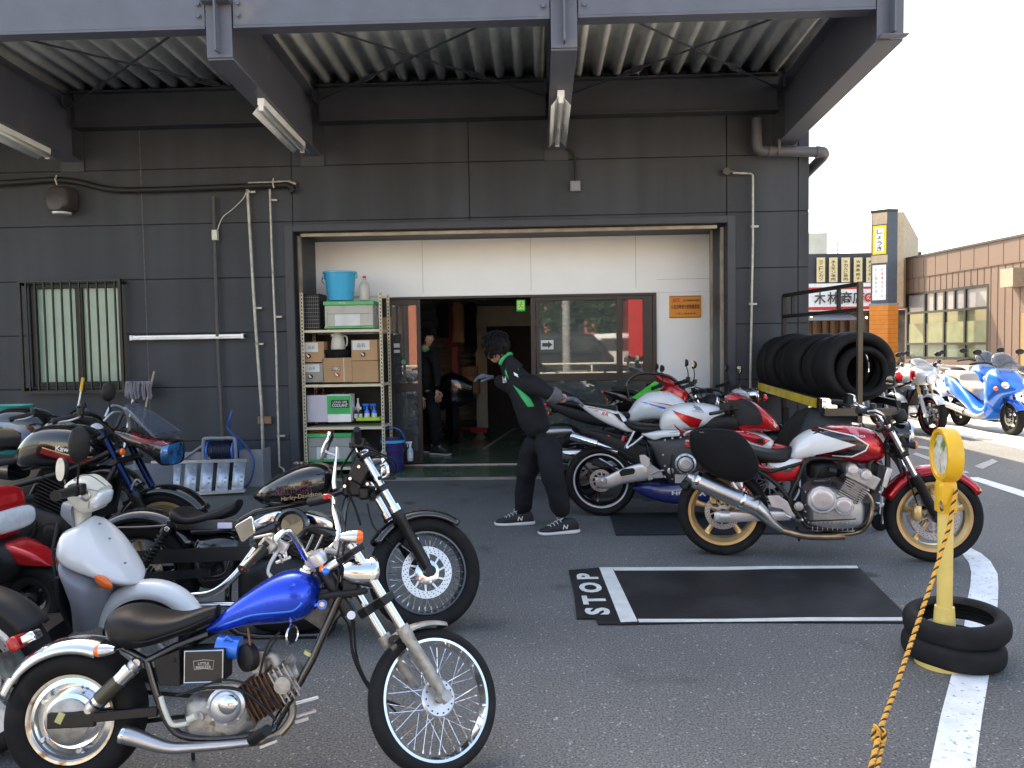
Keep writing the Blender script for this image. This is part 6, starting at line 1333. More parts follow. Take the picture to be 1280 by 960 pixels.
 mb = MB(); mb.tube([T(492, 432, -.13), T(468, 480, -.15), T(442, 522, -.16)], .010, 8); mb.tube([T(540, 458, -.13), T(490, 500, -.15), T(450, 525, -.16)], .010, 8); mb.cyl(T(442, 524, -.15), T(455, 518, -.2), .012); mb.build('passenger_footrest', alu_lt, b.root)
 mb = MB(); mb.plate([T(x, y, -.155) for x, y in ((560, 620), (590, 615), (640, 650), (650, 675), (600, 690), (570, 700))], .02); mb.cyl(T(600, 685, -.17), T(660, 680, -.24), .012); mb.tube([T(580, 670, -.17), T(620, 650, -.18), T(655, 645, -.2)], .007, 8); mb.build('footrest', alu, b.root)
 shock(b, T(395, 480, -.05), T(470, 600, -.05), .03, sm=red_pt, bm_=alu, turns=5)
 mb = MB(); mb.cyl(T(155, 460, -.08), T(290, 500, -.1), .034, n=24); mb.lathe([(.034, 0), (.03, -.012), (.02, -.013), (0, -.005)], T(155, 460, -.08), T(290, 500, -.1)-T(155, 460, -.08), 24); mb.cyl(T(290, 500, -.1), T(400, 545, -.1), .02); mb.build('silencer', chrome, b.root);
 mb = MB(); mb.shell([(T(200, 420), T(210, 440), .06), (T(300, 425), T(330, 500), .09), (T(450, 470), T(470, 600), .1), (T(560, 500), T(560, 640), .1)], e=.5); mb.build('undertray', blk_pl, b.root)
 belly = sculpt(b, 'belly_pan', [(T(470, 728), T(485, 745), .08), (T(560, 705), T(580, 790), .14), (T(700, 700), T(700, 815), .17), (T(860, 650), T(860, 820), .19), (T(980, 560), T(1000, 800), .2), (T(1100, 480), T(1120, 740), .18), (T(1180, 480), T(1190, 600), .12)], dkblue_pt, e=.5)
 q = T(790, 772, -.18); decal('lettering', moved(fit2d(text2d('HONDA', 1, .03), .27, .033), q.x, q.z), belly, white_pt, b.root, off=.003)
 side = sculpt(b, 'side_fairing', [(U(830, 560), U(840, 585), .14), (U(930, 550), U(940, 640), .2), (U(1050, 570), U(1060, 690), .22), (U(1140, 595), U(1150, 695), .2), (U(1192, 635), U(1190, 655), .12)], white_pt, e=.4)
 xu = lambda pts: [((q := U(x, y, -.2)).x, q.z) for x, y in pts]
 decal('red_panel', grid2d(xu([(850, 562), (970, 572), (1090, 605), (1178, 645), (1120, 680), (1040, 655), (960, 610), (880, 580)])), side, red_pt, b.root, off=.002)
 mb = MB(); c = U(1105, 645, -.225); mb.box(c, (.05, .02, .035)); mb.build('frame_slider', blk_pl, b.root, bevel=.008)
 nose = sculpt(b, 'upper_fairing', [(U(905, 298), U(850, 330), .10), (U(990, 325), U(930, 560), .16), (U(1080, 375), U(1040, 566), .2), (U(1160, 440), U(1130, 566), .2), (U(1215, 500), U(1200, 566), .15), (U(1240, 548), U(1236, 565), .07)], red_pt, e=.5, n=40)
 decal('cockpit_opening', grid2d(xu([(960, 345), (1030, 352), (1080, 395), (1118, 460), (1128, 515), (1080, 535), (1010, 530), (930, 555), (900, 470), (870, 400)])), nose, blk_pl, b.root, off=.004)
 mb = MB(); mb.plate([U(x, y, -.165) for x, y in ((1165, 470), (1200, 490), (1228, 535), (1215, 550), (1185, 520))], .03); mb.build('headlight', glass_l, b.root)
 mb = MB(); mb.shell([(U(905, 285), U(905, 297), .10), (U(945, 262), U(960, 315), .13), (U(1000, 280), U(1010, 340), .12), (U(1028, 325), U(1028, 340), .08)], n=24, e=.9); mb.build('windscreen', screen_cl, b.root)
 mb = MB(); mb.cyl(U(965, 450, -.1), U(1018, 548, -.1), .024, n=20); mb.build('fork_tube', alu_lt, b.root)
 mb = MB(); mb.tube([U(880, 395, -.12), U(850, 420, -.2), U(800, 440, -.3), U(740, 450, -.36)], .014, 12); mb.box(U(850, 400, -.18), (.08, .06, .06)); mb.box(U(920, 380, -.05), (.12, .2, .08)); mb.build('clip_on_bar', blk_metal, b.root, bevel=.006)
 mb = MB(); mb.shell([(U(670, 540), U(665, 560), .1), (U(720, 470), U(720, 570), .15), (U(830, 445), U(840, 560), .17), (U(930, 455), U(940, 560), .15)], e=.4); mb.build('inner_panel', blk_pl, b.root)
 mirror(b, U(1090, 370, -.18), [U(1100, 350, -.24), U(1110, 340, -.28)], U(1128, 330, -.3), .045, .028, red_pt, (-1, 0, .1))
 mirror(b, U(1010, 350, .18), [U(1000, 330, .24)], U(985, 310, .28), .05, .03, blk_pl, (-1, 0, .1))
 for pts in (([U(840, 420, -.2), U(880, 460, -.1), U(960, 430, -.05), U(1000, 500, 0)]), ([U(860, 400, -.2), U(950, 400, -.1), U(990, 460, -.1)])): hose(b, pts, .007)
 chain(b, rc, T(560, 640), .08)
 for pts in (([T(440, 440, -.1), T(500, 500, -.12), T(540, 560, -.14)]), ([T(560, 500, -.13), T(575, 560, -.15), T(600, 640, -.15)]), ([T(700, 560, -.16), T(690, 620, -.17), T(700, 690, -.16)]), ([T(250, 480, -.1), T(330, 520, -.12), T(420, 540, -.14), T(480, 580, -.14)])): hose(b, pts, .007, alu if pts[0].x > .6 else None)
 for k in range(7): mb = MB(); q = T((660, 700, 745, 650, 660, 700, 800)[k], (480, 470, 465, 560, 620, 690, 470)[k], -.152); mb.cyl(q, q-Vector((0, .012, 0)), .009, n=6); mb.build('frame_bolt', alu, b.root)
 mb = MB(); mb.cyl(T(360, 455, -.06), T(340, 500, -.06), .03, n=20); mb.cyl(T(440, 460, -.07), T(425, 500, -.07), .02); mb.build('reservoir', red_pt, b.root)
 mb = MB(); mb.tube([T(240, 300, -.07), T(330, 320, -.1), T(400, 345, -.115)], .002, 6, smooth=3); mb.tube([T(655, 445, -.14), T(700, 440, -.16), T(760, 430, -.165)], .002, 6); mb.build('panel_gap', blk_pl, b.root)
sportbike()
def road(loc, h, label, c, wb=1.4, lean=0, name='motorcycle', grp='motorcycles standing round the workshop'):
 b = Bike(name, loc, h, label, lean=lean, group=grp); g = c.get; V = Vector
 rc = V((0, 0, .31)); fc = V((wb, 0, .30)); wm = g('wheel', blk_gloss); k = wb-1.4
 wheel(b, rc, .31, .17, .222, 'cast', wm, disc=.1, lipm=g('lip'), detail=0, nsp=5);
 top = V((wb-.33, 0, .96)); xf = steer_xf(top, fc, R(g('steer', 0))); wheel(b, fc, .30, .12, .222, 'cast', wm, xf=xf, disc=.145, disc_sides=(-1, 1), lipm=g('lip'), detail=0, nsp=5)
 fork(b, fc, top, .1, .45, .021, .028, g('fork', chrome), g('slider', alu_lt), xf=xf); fender(b, 'front_fender', fc, .33, .14, 35, 150, g('fender', blk_gloss), drop=.35, xf=xf)
 th = g('tank_h', .98)
 sculpt(b, 'fuel_tank', [(V((.46, 0, .80)), V((.47, 0, .72)), .06), (V((.54, 0, th-.08)), V((.54, 0, .72)), .12), (V((.66, 0, th)), V((.66, 0, .74)), .15), (V((.84+k, 0, th)), V((.84+k, 0, .74)), .155), (V((.96+k, 0, th-.06)), V((.95+k, 0, .75)), .12), (V((1.02+k, 0, .86)), V((1.01+k, 0, .80)), .05)], g('tank', blk_gloss), e=.7)
 tz = g('tail_z', .86); sculpt(b, 'tail_cowl', [(V((-.32, 0, tz+.06)), V((-.30, 0, tz+.02)), .03), (V((-.15, 0, tz+.04)), V((-.12, 0, tz-.08)), .09), (V((.1, 0, tz-.02)), V((.12, 0, .70)), .11), (V((.45, 0, .78)), V((.45, 0, .66)), .10)], g('tail', blk_gloss), e=.55)
 sculpt(b, 'seat', [(V((-.22, 0, tz+.09)), V((-.2, 0, tz+.03)), .07), (V((0, 0, tz+.06)), V((0, 0, tz)), .12), (V((.18, 0, tz-.02)), V((.2, 0, .76)), .13), (V((.38, 0, .81)), V((.38, 0, .74)), .11), (V((.52, 0, .82)), V((.5, 0, .76)), .07)], seatm, e=.65)
 mb = MB(); mb.box(V((-.31, 0, tz+.03)), (.03, .12, .04)); mb.build('tail_light', red_l, b.root, bevel=.01)
 em = g('engine', blk_metal)
 mb = MB(); mb.shell([(V((.42, 0, .5)), V((.42, 0, .32)), .1), (V((.5, 0, .56)), V((.5, 0, .25)), .17), (V((.8+k, 0, .5)), V((.8+k, 0, .25)), .17), (V((.88+k, 0, .42)), V((.88+k, 0, .3)), .12)], e=.45); cover(mb, V((.6, -.165, .4)), .09, .03); cover(mb, V((.78, -.165, .37)), .055, .025); cover(mb, V((.6, .165, .4)), .09, .03, s=1); fins(mb, V((.72+k, 0, .5)), V((.80+k, 0, .68)), .34, .2, 9, .005); mb.build('engine', em, b.root, ang=35)
 mb = MB(); mb.box(V((.98+k, 0, .55)), (.05, .3, .25), 0, Matrix.Rotation(R(15), 3, 'Y')); mb.build('radiator', blk_metal, b.root)
 for s in (-1, 1):
  mb = MB(); mb.tube([V((wb-.3, s*.03, .85)), V((.8+k, s*.14, .72)), V((.45, s*.15, .6)), V((.42, s*.14, .32)), V((.8+k, s*.12, .22)), V((.98+k, s*.1, .5)), V((wb-.3, s*.03, .75))], .018, 10, smooth=3); mb.build('frame', g('frame', blk_metal), b.root)
  mb = MB(); mb.beam(V((0, s*.11, .31)), V((.46, s*.11, .36)), .025, .055); mb.build('swingarm', g('arm', alu_lt), b.root, bevel=.008)
 mz = g('muf', (.0, .42)); mb = MB(); p = V((-.28, -.17, mz[0]+.42)); q = V((.12, -.16, mz[1])); d = (q-p).normalized(); mb.lathe([(.03, 0), (.05, .01), (.056, .03), (.056, (q-p).length-.06), (.04, (q-p).length)], p, d, 26); mb.cyl(q-d*.01, V((.4, -.12, .26)), .022); mb.cyl(V((.4, -.12, .26)), V((.9+k, -.08, .24)), .022); mb.cyl(V((.9+k, -.08, .24)), V((.92+k, -.08, .5)), .02); mb.build('silencer', g('mufm', steel), b.root)
 bz = g('bar_z', 1.02); bars(b, None, [V((wb-.33, -.03, .98)), V((wb-.34, -.12, bz)), V((wb-.36, -.24, bz+.03)), V((wb-.46, -.36, bz))], .011, g('bar', blk_metal))
 if g('mirrors', 1):
  for s in (-1, 1): mirror(b, V((wb-.36, s*.22, bz+.02)), [V((wb-.35, s*.26, bz+.1)), V((wb-.36, s*.3, bz+.16))], V((wb-.37, s*.32, bz+.2)), .055, .036, blk_pl, (-1, s*.15, .05))
 for s in (-1, 1): blinker(b, V((wb-.16, s*.19, .86)), (1, s*.1, 0), .022, .045, blk_pl, orange_l, V((wb-.22, s*.08, .86))); blinker(b, V((-.26, s*.14, tz-.04)), (-1, 0, 0), .02, .04, blk_pl, orange_l, V((-.2, s*.05, tz-.04)))
 fa = g('fairing')
 if fa:
  fm = g('fairm', blk_gloss)
  if fa == 'half': sculpt(b, 'fairing', [(V((wb-.36, 0, 1.02)), V((wb-.38, 0, .86)), .15), (V((wb-.25, 0, 1.05)), V((wb-.26, 0, .76)), .18), (V((wb-.12, 0, .99)), V((wb-.14, 0, .76)), .16), (V((wb-.04, 0, .9)), V((wb-.04, 0, .82)), .09)], fm, e=.55)
  else: sculpt(b, 'fairing', [(V((.62, 0, .62)), V((.62, 0, .3)), .17), (V((.85, 0, .78)), V((.8, 0, .22)), .2), (V((1.05, 0, .98)), V((1.0, 0, .24)), .21), (V((1.22, 0, .98)), V((1.16, 0, .5)), .19), (V((1.38, 0, .88)), V((1.34, 0, .66)), .15), (V((1.5, 0, .8)), V((1.48, 0, .72)), .06)], fm, e=.55)
  mb = MB(); mb.shell([(V((wb-.42, 0, 1.16)), V((wb-.42, 0, 1.12)), .09), (V((wb-.33, 0, 1.14)), V((wb-.34, 0, 1.0)), .14), (V((wb-.2, 0, 1.07)), V((wb-.22, 0, .97)), .14), (V((wb-.1, 0, .98)), V((wb-.12, 0, .93)), .1)], n=20, e=.9); mb.build('windscreen', g('screen', screen_m), b.root)
  mb = MB(); mb.ball(V((wb-.075, 0, .87)), .075, 16, sc=(.5, 1.2, .9)); mb.build('headlight', glass_l, b.root)
 else: roundlight(b, V((wb-.13, 0, .9)), (1, 0, -.1), .08, .12, g('lampm', chrome))
 hose(b, [V((wb-.36, -.15, bz)), V((wb-.26, -.1, .95)), V((wb-.22, -.08, .7)), V((wb-.14, -.09, .45))], .006); hose(b, [V((wb-.36, .15, bz)), V((wb-.2, .05, .98)), V((wb-.3, 0, .8))], .006)
 return b
b = road(G(724, 622), R(-5), 'naked bike with white tank striped red and blue, behind the white sports bike', dict(tank=white_pt, tail=blk_pl, muf=(.02, .44), mufm=chrome, bar_z=1.06, tank_h=1.0, lampm=blk_pl))
tk = [o for o in b.root.children if o.name.startswith('fuel_tank')][0]
for pts, m in (([(.62, .93), (.96, .86), (.97, .875), (.8, .90)], red_pt), ([(.57, .92), (.63, .915), (.83, .86), (.80, .85)], bblue_pt)): decal('stripe', grid2d(pts), tk, m, b.root, off=.002)
b = road(G(702, 601), R(-4), 'black sports bike with red tail stripe and red windscreen, third bike from the side bag', dict(tank=blk_gloss, tail_z=.93, muf=(.12, .55), tank_h=.96, fairing='half', fairm=red_pt, screen=red_l, bar_z=1.0))
tl_ = [o for o in b.root.children if o.name.startswith('tail')][0]; decal('red_stripe', grid2d([(-.28, .955), (.0, .93), (.18, .86), (.12, .82), (-.05, .875)]), tl_, red_pt, b.root, off=.002)
b = road((1.0, 8.12), R(-2), 'black sports bike with bright green frame cover, furthest back against the glass', dict(tank=blk_gloss, tail_z=.92, bar_z=.98, frame=green_pt, tank_h=.98), lean=0)
mb = MB(); mb.plate([(-.02, -.17, .90), (.22, -.17, 1.07), (.30, -.17, 1.03), (.24, -.17, .92), (.1, -.17, .86)], .01); mb.build('green_cover', green_pt, b.root, bevel=.002)
mb = MB(); mb.tube([(-.05, -.16, .9), (-.06, -.16, 1.06), (.08, -.16, 1.15), (.35, -.16, 1.12), (.5, -.16, 1.0)], .016, 10, smooth=5); mb.build('grab_hoop', blk_gloss, b.root)
f_ = G(212, 731)
b = road(f_-Vector((1.42*math.cos(R(-4)), 1.42*math.sin(R(-4)), 0)), R(-4), 'black roadster with maroon stripes, blue fork tubes and gold front wheel', dict(tank=blk_gloss, tail=blk_gloss, fairing='half', fairm=blk_gloss, wheel=gold_pt, fork=mat('blue_fork', (.004, .015, .07), .15, .8), slider=blk_metal, bar_z=1.06, tank_h=1.0, tail_z=.84, mirrors=0), wb=1.42)
T = b.t; ch = {o.name.split('.')[0]: o for o in b.root.children}
z7 = lambda x, y, o=0: b.t(120+x/5.333, 440+y/5.333, o); xz = lambda pts, o=-.14: [((q := z7(x, y, o)).x, q.z) for x, y in pts]
ck = lambda pts, o=-.14: [((q := b.t(x/6, 460+y/6, o)).x, q.z) for x, y in pts]
for nm in ('fairing', 'windscreen', 'headlight'): bpy.data.objects.remove(ch[nm])
fr_ = sculpt(b, 'fairing', [(z7(225, 500, 0), z7(232, 540, 0), .16), (z7(300, 510), z7(300, 600), .17), (z7(400, 545), z7(390, 640), .17), (z7(470, 565), z7(455, 700), .15), (z7(500, 575), z7(490, 745), .13), (z7(540, 590), z7(535, 748), .10)], blk_gloss, e=.5, n=36)
decal('maroon_stripe', grid2d(xz([(232, 528), (300, 548), (400, 572), (482, 590), (455, 632), (380, 612), (300, 590), (245, 560)])), fr_, maroon_pt, b.root, off=.002)
decal('white_pinstripe', grid2d(xz([(232, 522), (300, 538), (400, 560), (484, 580), (484, 588), (400, 569), (300, 546), (232, 528)]), .008), fr_, silver_pt, b.root, off=.002)
mb = MB(); mb.shell([(z7(205, 365, 0), z7(215, 380, 0), .05), (z7(240, 342), z7(290, 440), .10), (z7(360, 420), z7(380, 500), .14), (z7(480, 530), z7(480, 565), .16)], n=28, e=.9); mb.build('windscreen', screen_m, b.root)
mb = MB(); mb.shell([(z7(455, 600, -.02), z7(455, 735, -.02), .09), (z7(495, 590, -.02), z7(490, 748, -.02), .105), (z7(528, 600, -.02), z7(528, 745, -.02), .09)], n=24, e=.6); mb.build('headlight', mat('blue_tinted_lens', (.02, .13, .32), .05, .3, coat=1, vs=14, var=.8), b.root)
tk = ch['fuel_tank']
decal('maroon_stripe', grid2d(ck([(330, 600), (540, 660), (770, 705), (740, 755), (560, 720), (310, 635)])), tk, maroon_pt, b.root, off=.002)
decal('gold_pinstripe', grid2d(ck([(330, 590), (540, 650), (775, 697), (775, 704), (540, 659), (330, 598)]), .008), tk, gold_pt, b.root, off=.002)
q = b.t(487/6, 460+612/6, -.15); decal('lettering', moved(fit2d(text2d('Kawasaki', 1, .02), .17), q.x+.03, q.z, -.12), tk, white_pt, b.root, off=.002)
mirror(b, z7(95, 400, -.25), [z7(92, 370, -.27), z7(90, 330, -.28)], z7(78, 265, -.28), .045, .055, blk_pl, (-1, .2, .05))
for pts in (([z7(60, 430, -.25), z7(100, 360, -.2), (z7(170, 370, -.1)), z7(220, 450, -.05), z7(235, 560, 0)]), ([z7(50, 460, -.2), z7(120, 400, -.15), z7(200, 420, 0), z7(225, 520, .05)]), ([z7(240, 960, -.1), z7(240, 900, -.12), z7(270, 850, -.12), z7(300, 870, -.1)])): hose(b, pts, .006, silver_pt)
b = road((-4.35, 5.75), R(-3), 'all black sports bike with silver swirl on its tank, far left by the teal bin', dict(tank=blk_gloss, tail=blk_gloss, fairing='full', tank_h=1.05, tail_z=.9, bar_z=1.0, mirrors=0))
b.root.location = (-4.55, 5.6, 0); bpy.data.objects.remove([o for o in b.root.children if o.name.startswith('windscreen')][0])
tk = [o for o in b.root.children if o.name.startswith('fuel_tank')][0]
sw = [(.50, .93), (.62, .965), (.78, .96), (.88, .93), (.93, .88), (.90, .83), (.83, .79), (.86, .84), (.86, .885), (.80, .92), (.66, .935), (.52, .91)]
decal('silver_swirl', grid2d(sw), tk, mat('swirl_decal', (.14, .19, .3), .2, .4), b.root, off=.002)
f_ = G(-30, 945); b = road(f_-Vector((1.4, 0, 0)), 0, 'silver framed motorcycle cut off by the left edge, only its white rimmed front wheel showing', dict(wheel=white_pt, fender=blk_pl, tank=silver_pt, mirrors=0, bar_z=1.0))
a = G(45, 791); b = Bike('scooter', a, R(176), 'little red scooter with black seat at the left edge, its tail pointing right', group='scooters parked at the left')
rc = Vector((0, 0, .185));
for c in (rc, Vector((1.1, 0, .185))): wheel(b, c, .185, .09, .11, 'cast', blk_metal, detail=0, nsp=3)
S = lambda x, y, o=0: b.t(x/4.8, 580+y/4.8, o)
sculpt(b, 'tail_cowl', [(S(325, 600), S(322, 606), .03), (S(270, 535), S(260, 600), .07), (S(180, 485), S(170, 590), .09), (S(60, 450), S(60, 560), .10), (S(-200, 440), S(-200, 560), .12)], red_pt, e=.5)
sculpt(b, 'seat', [(S(180, 560), S(175, 640), .08), (S(150, 500), S(140, 685), .13), (S(90, 455), S(80, 690), .15), (S(0, 440), S(0, 690), .16), (S(-200, 440), S(-200, 690), .16)], seatm, e=.6)
sculpt(b, 'box', [(S(60, 240), S(50, 280), .1), (S(35, 170), S(40, 430), .14), (S(0, 140), S(0, 445), .16), (S(-150, 140), S(-150, 440), .16)], red_pt, e=.6)
mb = MB(); mb.shell([(S(100, 330, -.02), S(98, 360, -.02), .12), (S(85, 270, -.02), S(90, 400, -.02), .155), (S(30, 265, -.02), S(40, 410, -.02), .17), (S(-20, 270, -.02), S(-20, 400, -.02), .17)], e=.6, n=24); mb.build('tail_light', glass_l, b.root)
mb = MB(); mb.beam(Vector((0, -.07, .185)), Vector((.4, -.07, .28)), .03, .06); mb.bb((.25, -.1, .15), (.8, .1, .4)); mb.build('engine', blk_metal, b.root, bevel=.01)
mb = MB(); mb.plate([S(x, y, -.1) for x, y in ((-20, 760), (90, 785), (20, 830), (-40, 835))], .05); mb.build('side_cover', silver_pt, b.root)
mb = MB(); mb.shell([(Vector((.9, 0, .9)), Vector((.9, 0, .2)), .17), (Vector((1.0, 0, .95)), Vector((1.1, 0, .3)), .15)], e=.5); mb.build('leg_shield', red_pt, b.root)
a = G(190, 850); h = R(4); bk = Vector((math.cos(h), math.sin(h), 0))
b = Bike('scooter', a-bk*1.15, h, 'white scooter with grey leg shield and amber front signal, behind the chopper seat', group='scooters parked at the left')
V = Vector
for c, s_ in ((V((0, 0, .2)), 0), (V((1.15, 0, .2)), 1)): wheel(b, c, .2, .09, .125, 'cast', silver_pt, detail=0, nsp=5)
Q = lambda x, y, o=0: b.t(x/2, 640+y/2, o)
mb = MB(); sh = [(.30, .0), (.72, 0)]
def slab(name, rows, m, th=.02, sub=1):
 """rows of (x, z, halfwidth, bulge): a curved shield standing across the bike"""
 mb = MB(); vs = []; n = 13
 for (x, z, hw, bu) in rows:
  for j in range(n): t_ = -1+2*j/(n-1); vs.append(V((x+bu*(1-abs(t_)**2.2), hw*t_, z)))
 mb.add(vs, [(i*n+j, i*n+j+1, (i+1)*n+j+1, (i+1)*n+j) for i in range(len(rows)-1) for j in range(n-1)]); return mb.build(name, m, b.root, ang=60, solid=th, subd=1)
W3 = lambda x, y, o=0: b.t(x/2.954, 475+y/2.954, o)
sculpt(b, 'leg_shield', [(W3(425, 715), W3(258, 630), .15), (W3(432, 745), W3(262, 655), .19), (W3(420, 790), W3(290, 715), .19), (W3(400, 840), W3(310, 780), .17), (W3(385, 895), W3(300, 895), .12)], grey_pl, e=.75, n=40)
fc_ = sculpt(b, 'front_cover', [(W3(345, 503), W3(305, 530), .04), (W3(372, 530), W3(262, 548), .12), (W3(430, 600), W3(248, 590), .175), (W3(485, 678), W3(256, 634), .185), (W3(515, 725), W3(335, 676), .15), (W3(522, 742), W3(425, 742), .07)], white_pt, e=.8, n=40)
for x_, y_ in ((368, 530), (462, 675), (405, 585)): mb = MB(); q = W3(x_, y_, -.14); mb.ball(q, .007, 8, sc=(1, .4, .8)); mb.build('scuff', grey_pl, fc_)
mb = MB(); mb.shell([(W3(300, 690), W3(270, 690), .17), (W3(300, 780), W3(275, 780), .16), (W3(320, 880), W3(300, 880), .12)], e=.5); mb.build('inner_shield', blk_pl, b.root)
for s in (-1, 1): mb = MB(); q = W3(382, 745, s*.165); mb.ball(q, .052, 20, sc=(.85, .35, .42), rot=Matrix.Rotation(R(40), 3, 'Y')); mb.build('turn_signal', orange_l, b.root)
fender(b, 'front_fender', V((1.15, 0, .2)), .25, .13, 15, 165, white_pt, drop=.5, flare=.3)
sculpt(b, 'floorboard', [(V((.78, 0, .28)), V((.78, 0, .2)), .15), (V((.6, 0, .27)), V((.6, 0, .19)), .16), (V((.35, 0, .28)), V((.35, 0, .2)), .15)], blk_pl, e=.4)
sculpt(b, 'rear_body', [(V((.40, 0, .6)), V((.36, 0, .28)), .13), (V((.2, 0, .68)), V((.2, 0, .36)), .17), (V((-.1, 0, .7)), V((-.1, 0, .42)), .15), (V((-.32, 0, .66)), V((-.3, 0, .52)), .08)], white_pt, e=.6)
sculpt(b, 'seat', [(V((.42, 0, .66)), V((.4, 0, .6)), .1), (V((.2, 0, .76)), V((.2, 0, .67)), .15), (V((-.1, 0, .78)), V((-.1, 0, .69)), .14), (V((-.3, 0, .74)), V((-.3, 0, .68)), .08)], seatm, e=.6)
sculpt(b, 'handlebar_cover', [(W3(262, 380), W3(270, 402), .06), (W3(292, 358), W3(285, 440), .085), (W3(335, 356), W3(330, 482), .10), (W3(388, 392), W3(370, 476), .075)], cream_pt, e=.5, n=36)
sculpt(b, 'neck_cover', [(W3(345, 450), W3(280, 430), .05), (W3(325, 500), W3(288, 500), .05), (W3(325, 540), W3(292, 545), .05)], cream_pt, e=.6)
mb = MB(); mb.tube([W3(268, 378, -.06), W3(290, 356, -.09), W3(335, 353, -.085), W3(390, 390, -.06)], .003, 6, smooth=3); mb.tube([W3(290, 400, -.09), W3(330, 404, -.102), W3(365, 410, -.09)], .002, 6, smooth=3); mb.build('cover_seam', grey_pl, b.root)
mb = MB(); mb.shell([(W3(372, 405), W3(362, 470), .082), (W3(395, 408), W3(384, 464), .07), (W3(400, 425), W3(392, 450), .04)], e=.6, n=24); mb.build('headlight', glass_l, b.root)
mb = MB(); mb.shell([(W3(368, 398), W3(356, 475), .085), (W3(374, 400), W3(362, 474), .088)], e=.6, n=24); mb.build('headlight_trim', chrome, b.root)
for s in (-1, 1):
 g0, g1 = W3(298, 402, s*.1), W3(205, 428, s*.32); d = (g1-g0); mb = MB(); mb.tube([g0, g0+d*.3, g0+d*.32, g0+d*.95, g1], [.014, .014, .021, .019, .022], 16); mb.build('grip', blk_pl, b.root)
 mb = MB(); mb.box(g0+d*.15, (.06, .05, .05)); mb.build('switchgear', blk_metal, b.root, bevel=.008)
 mb = MB(); mb.tube([W3(318, 405, s*.1), W3(332, 425, s*.16), W3(318, 445, s*.22), W3(295, 430, s*.28)], .006, 8, smooth=4); mb.build('lever', alu, b.root)
mirror(b, W3(286, 385, -.15), [W3(290, 330, -.17), W3(293, 290, -.18)], W3(290, 238, -.18), .042, .075, blk_pl, (-1, .75, .1))
mirror(b, W3(245, 390, .12), [W3(240, 370, .16)], W3(222, 330, .2), .045, .055, blk_pl, (-.7, -.9, .1))
mb = MB(); mb.tube([V((.80, -.05, .72)), V((.80, -.1, .62)), V((.82, -.12, .5))], .006); mb.build('cable', blk_pl, b.root)
mb = MB(); mb.shell([(W3(250, 445), W3(245, 500), .05), (W3(290, 450), W3(300, 545), .07)], e=.5); mb.build('steering_column', grey_pl, b.root)
gs = 'bikes parked in the sun by the restaurant'
def rear_of(px, py, wb, h): f = G(px, py); return f-Vector((wb*math.cos(h), wb*math.sin(h), 0))
h = R(-84)
b = road(rear_of(1165, 544, 1.4, h), h, 'white and red half faired motorcycle in the sun, nearest the tyre rack', dict(tank=white_pt, tail=white_pt, fairing='half', fairm=white_pt, fender=white_pt, slider=white_pt, lip=red_pt, fork=gold_pt, engine=alu_lt, bar=chrome, screen=screen_m), grp=gs)
tk = {o.name.split('.')[0]: o for o in b.root.children}
decal('red_panel', grid2d([(.60, .78), (.66, .93), (.78, .95), (.88, .88), (.84, .80), (.74, .76)]), tk['fuel_tank'], red_pt, b.root, off=.002); decal('red_panel', grid2d([(1.06, .84), (1.10, .99), (1.22, .97), (1.24, .84)]), tk['fairing'], red_pt, b.root, off=.003)
roundlight(b, (1.37, 0, .86), (1, 0, -.1), .085, .1, white_pt)
b = road(rear_of(1118, 540, 1.4, h), h, 'silver naked motorcycle in the sun, half hidden behind the tyre rack', dict(tank=silver_pt, tail=silver_pt, engine=alu_lt, frame=silver_pt, fender=silver_pt, bar=chrome), grp=gs)
b = road(Vector((6.75, 14.9, 0)), h, 'blue tanked motorcycle behind the white and red one in the sun', dict(tank=bblue_pt, tail=bblue_pt, engine=alu_lt, bar=chrome, fender=white_pt), grp=gs)
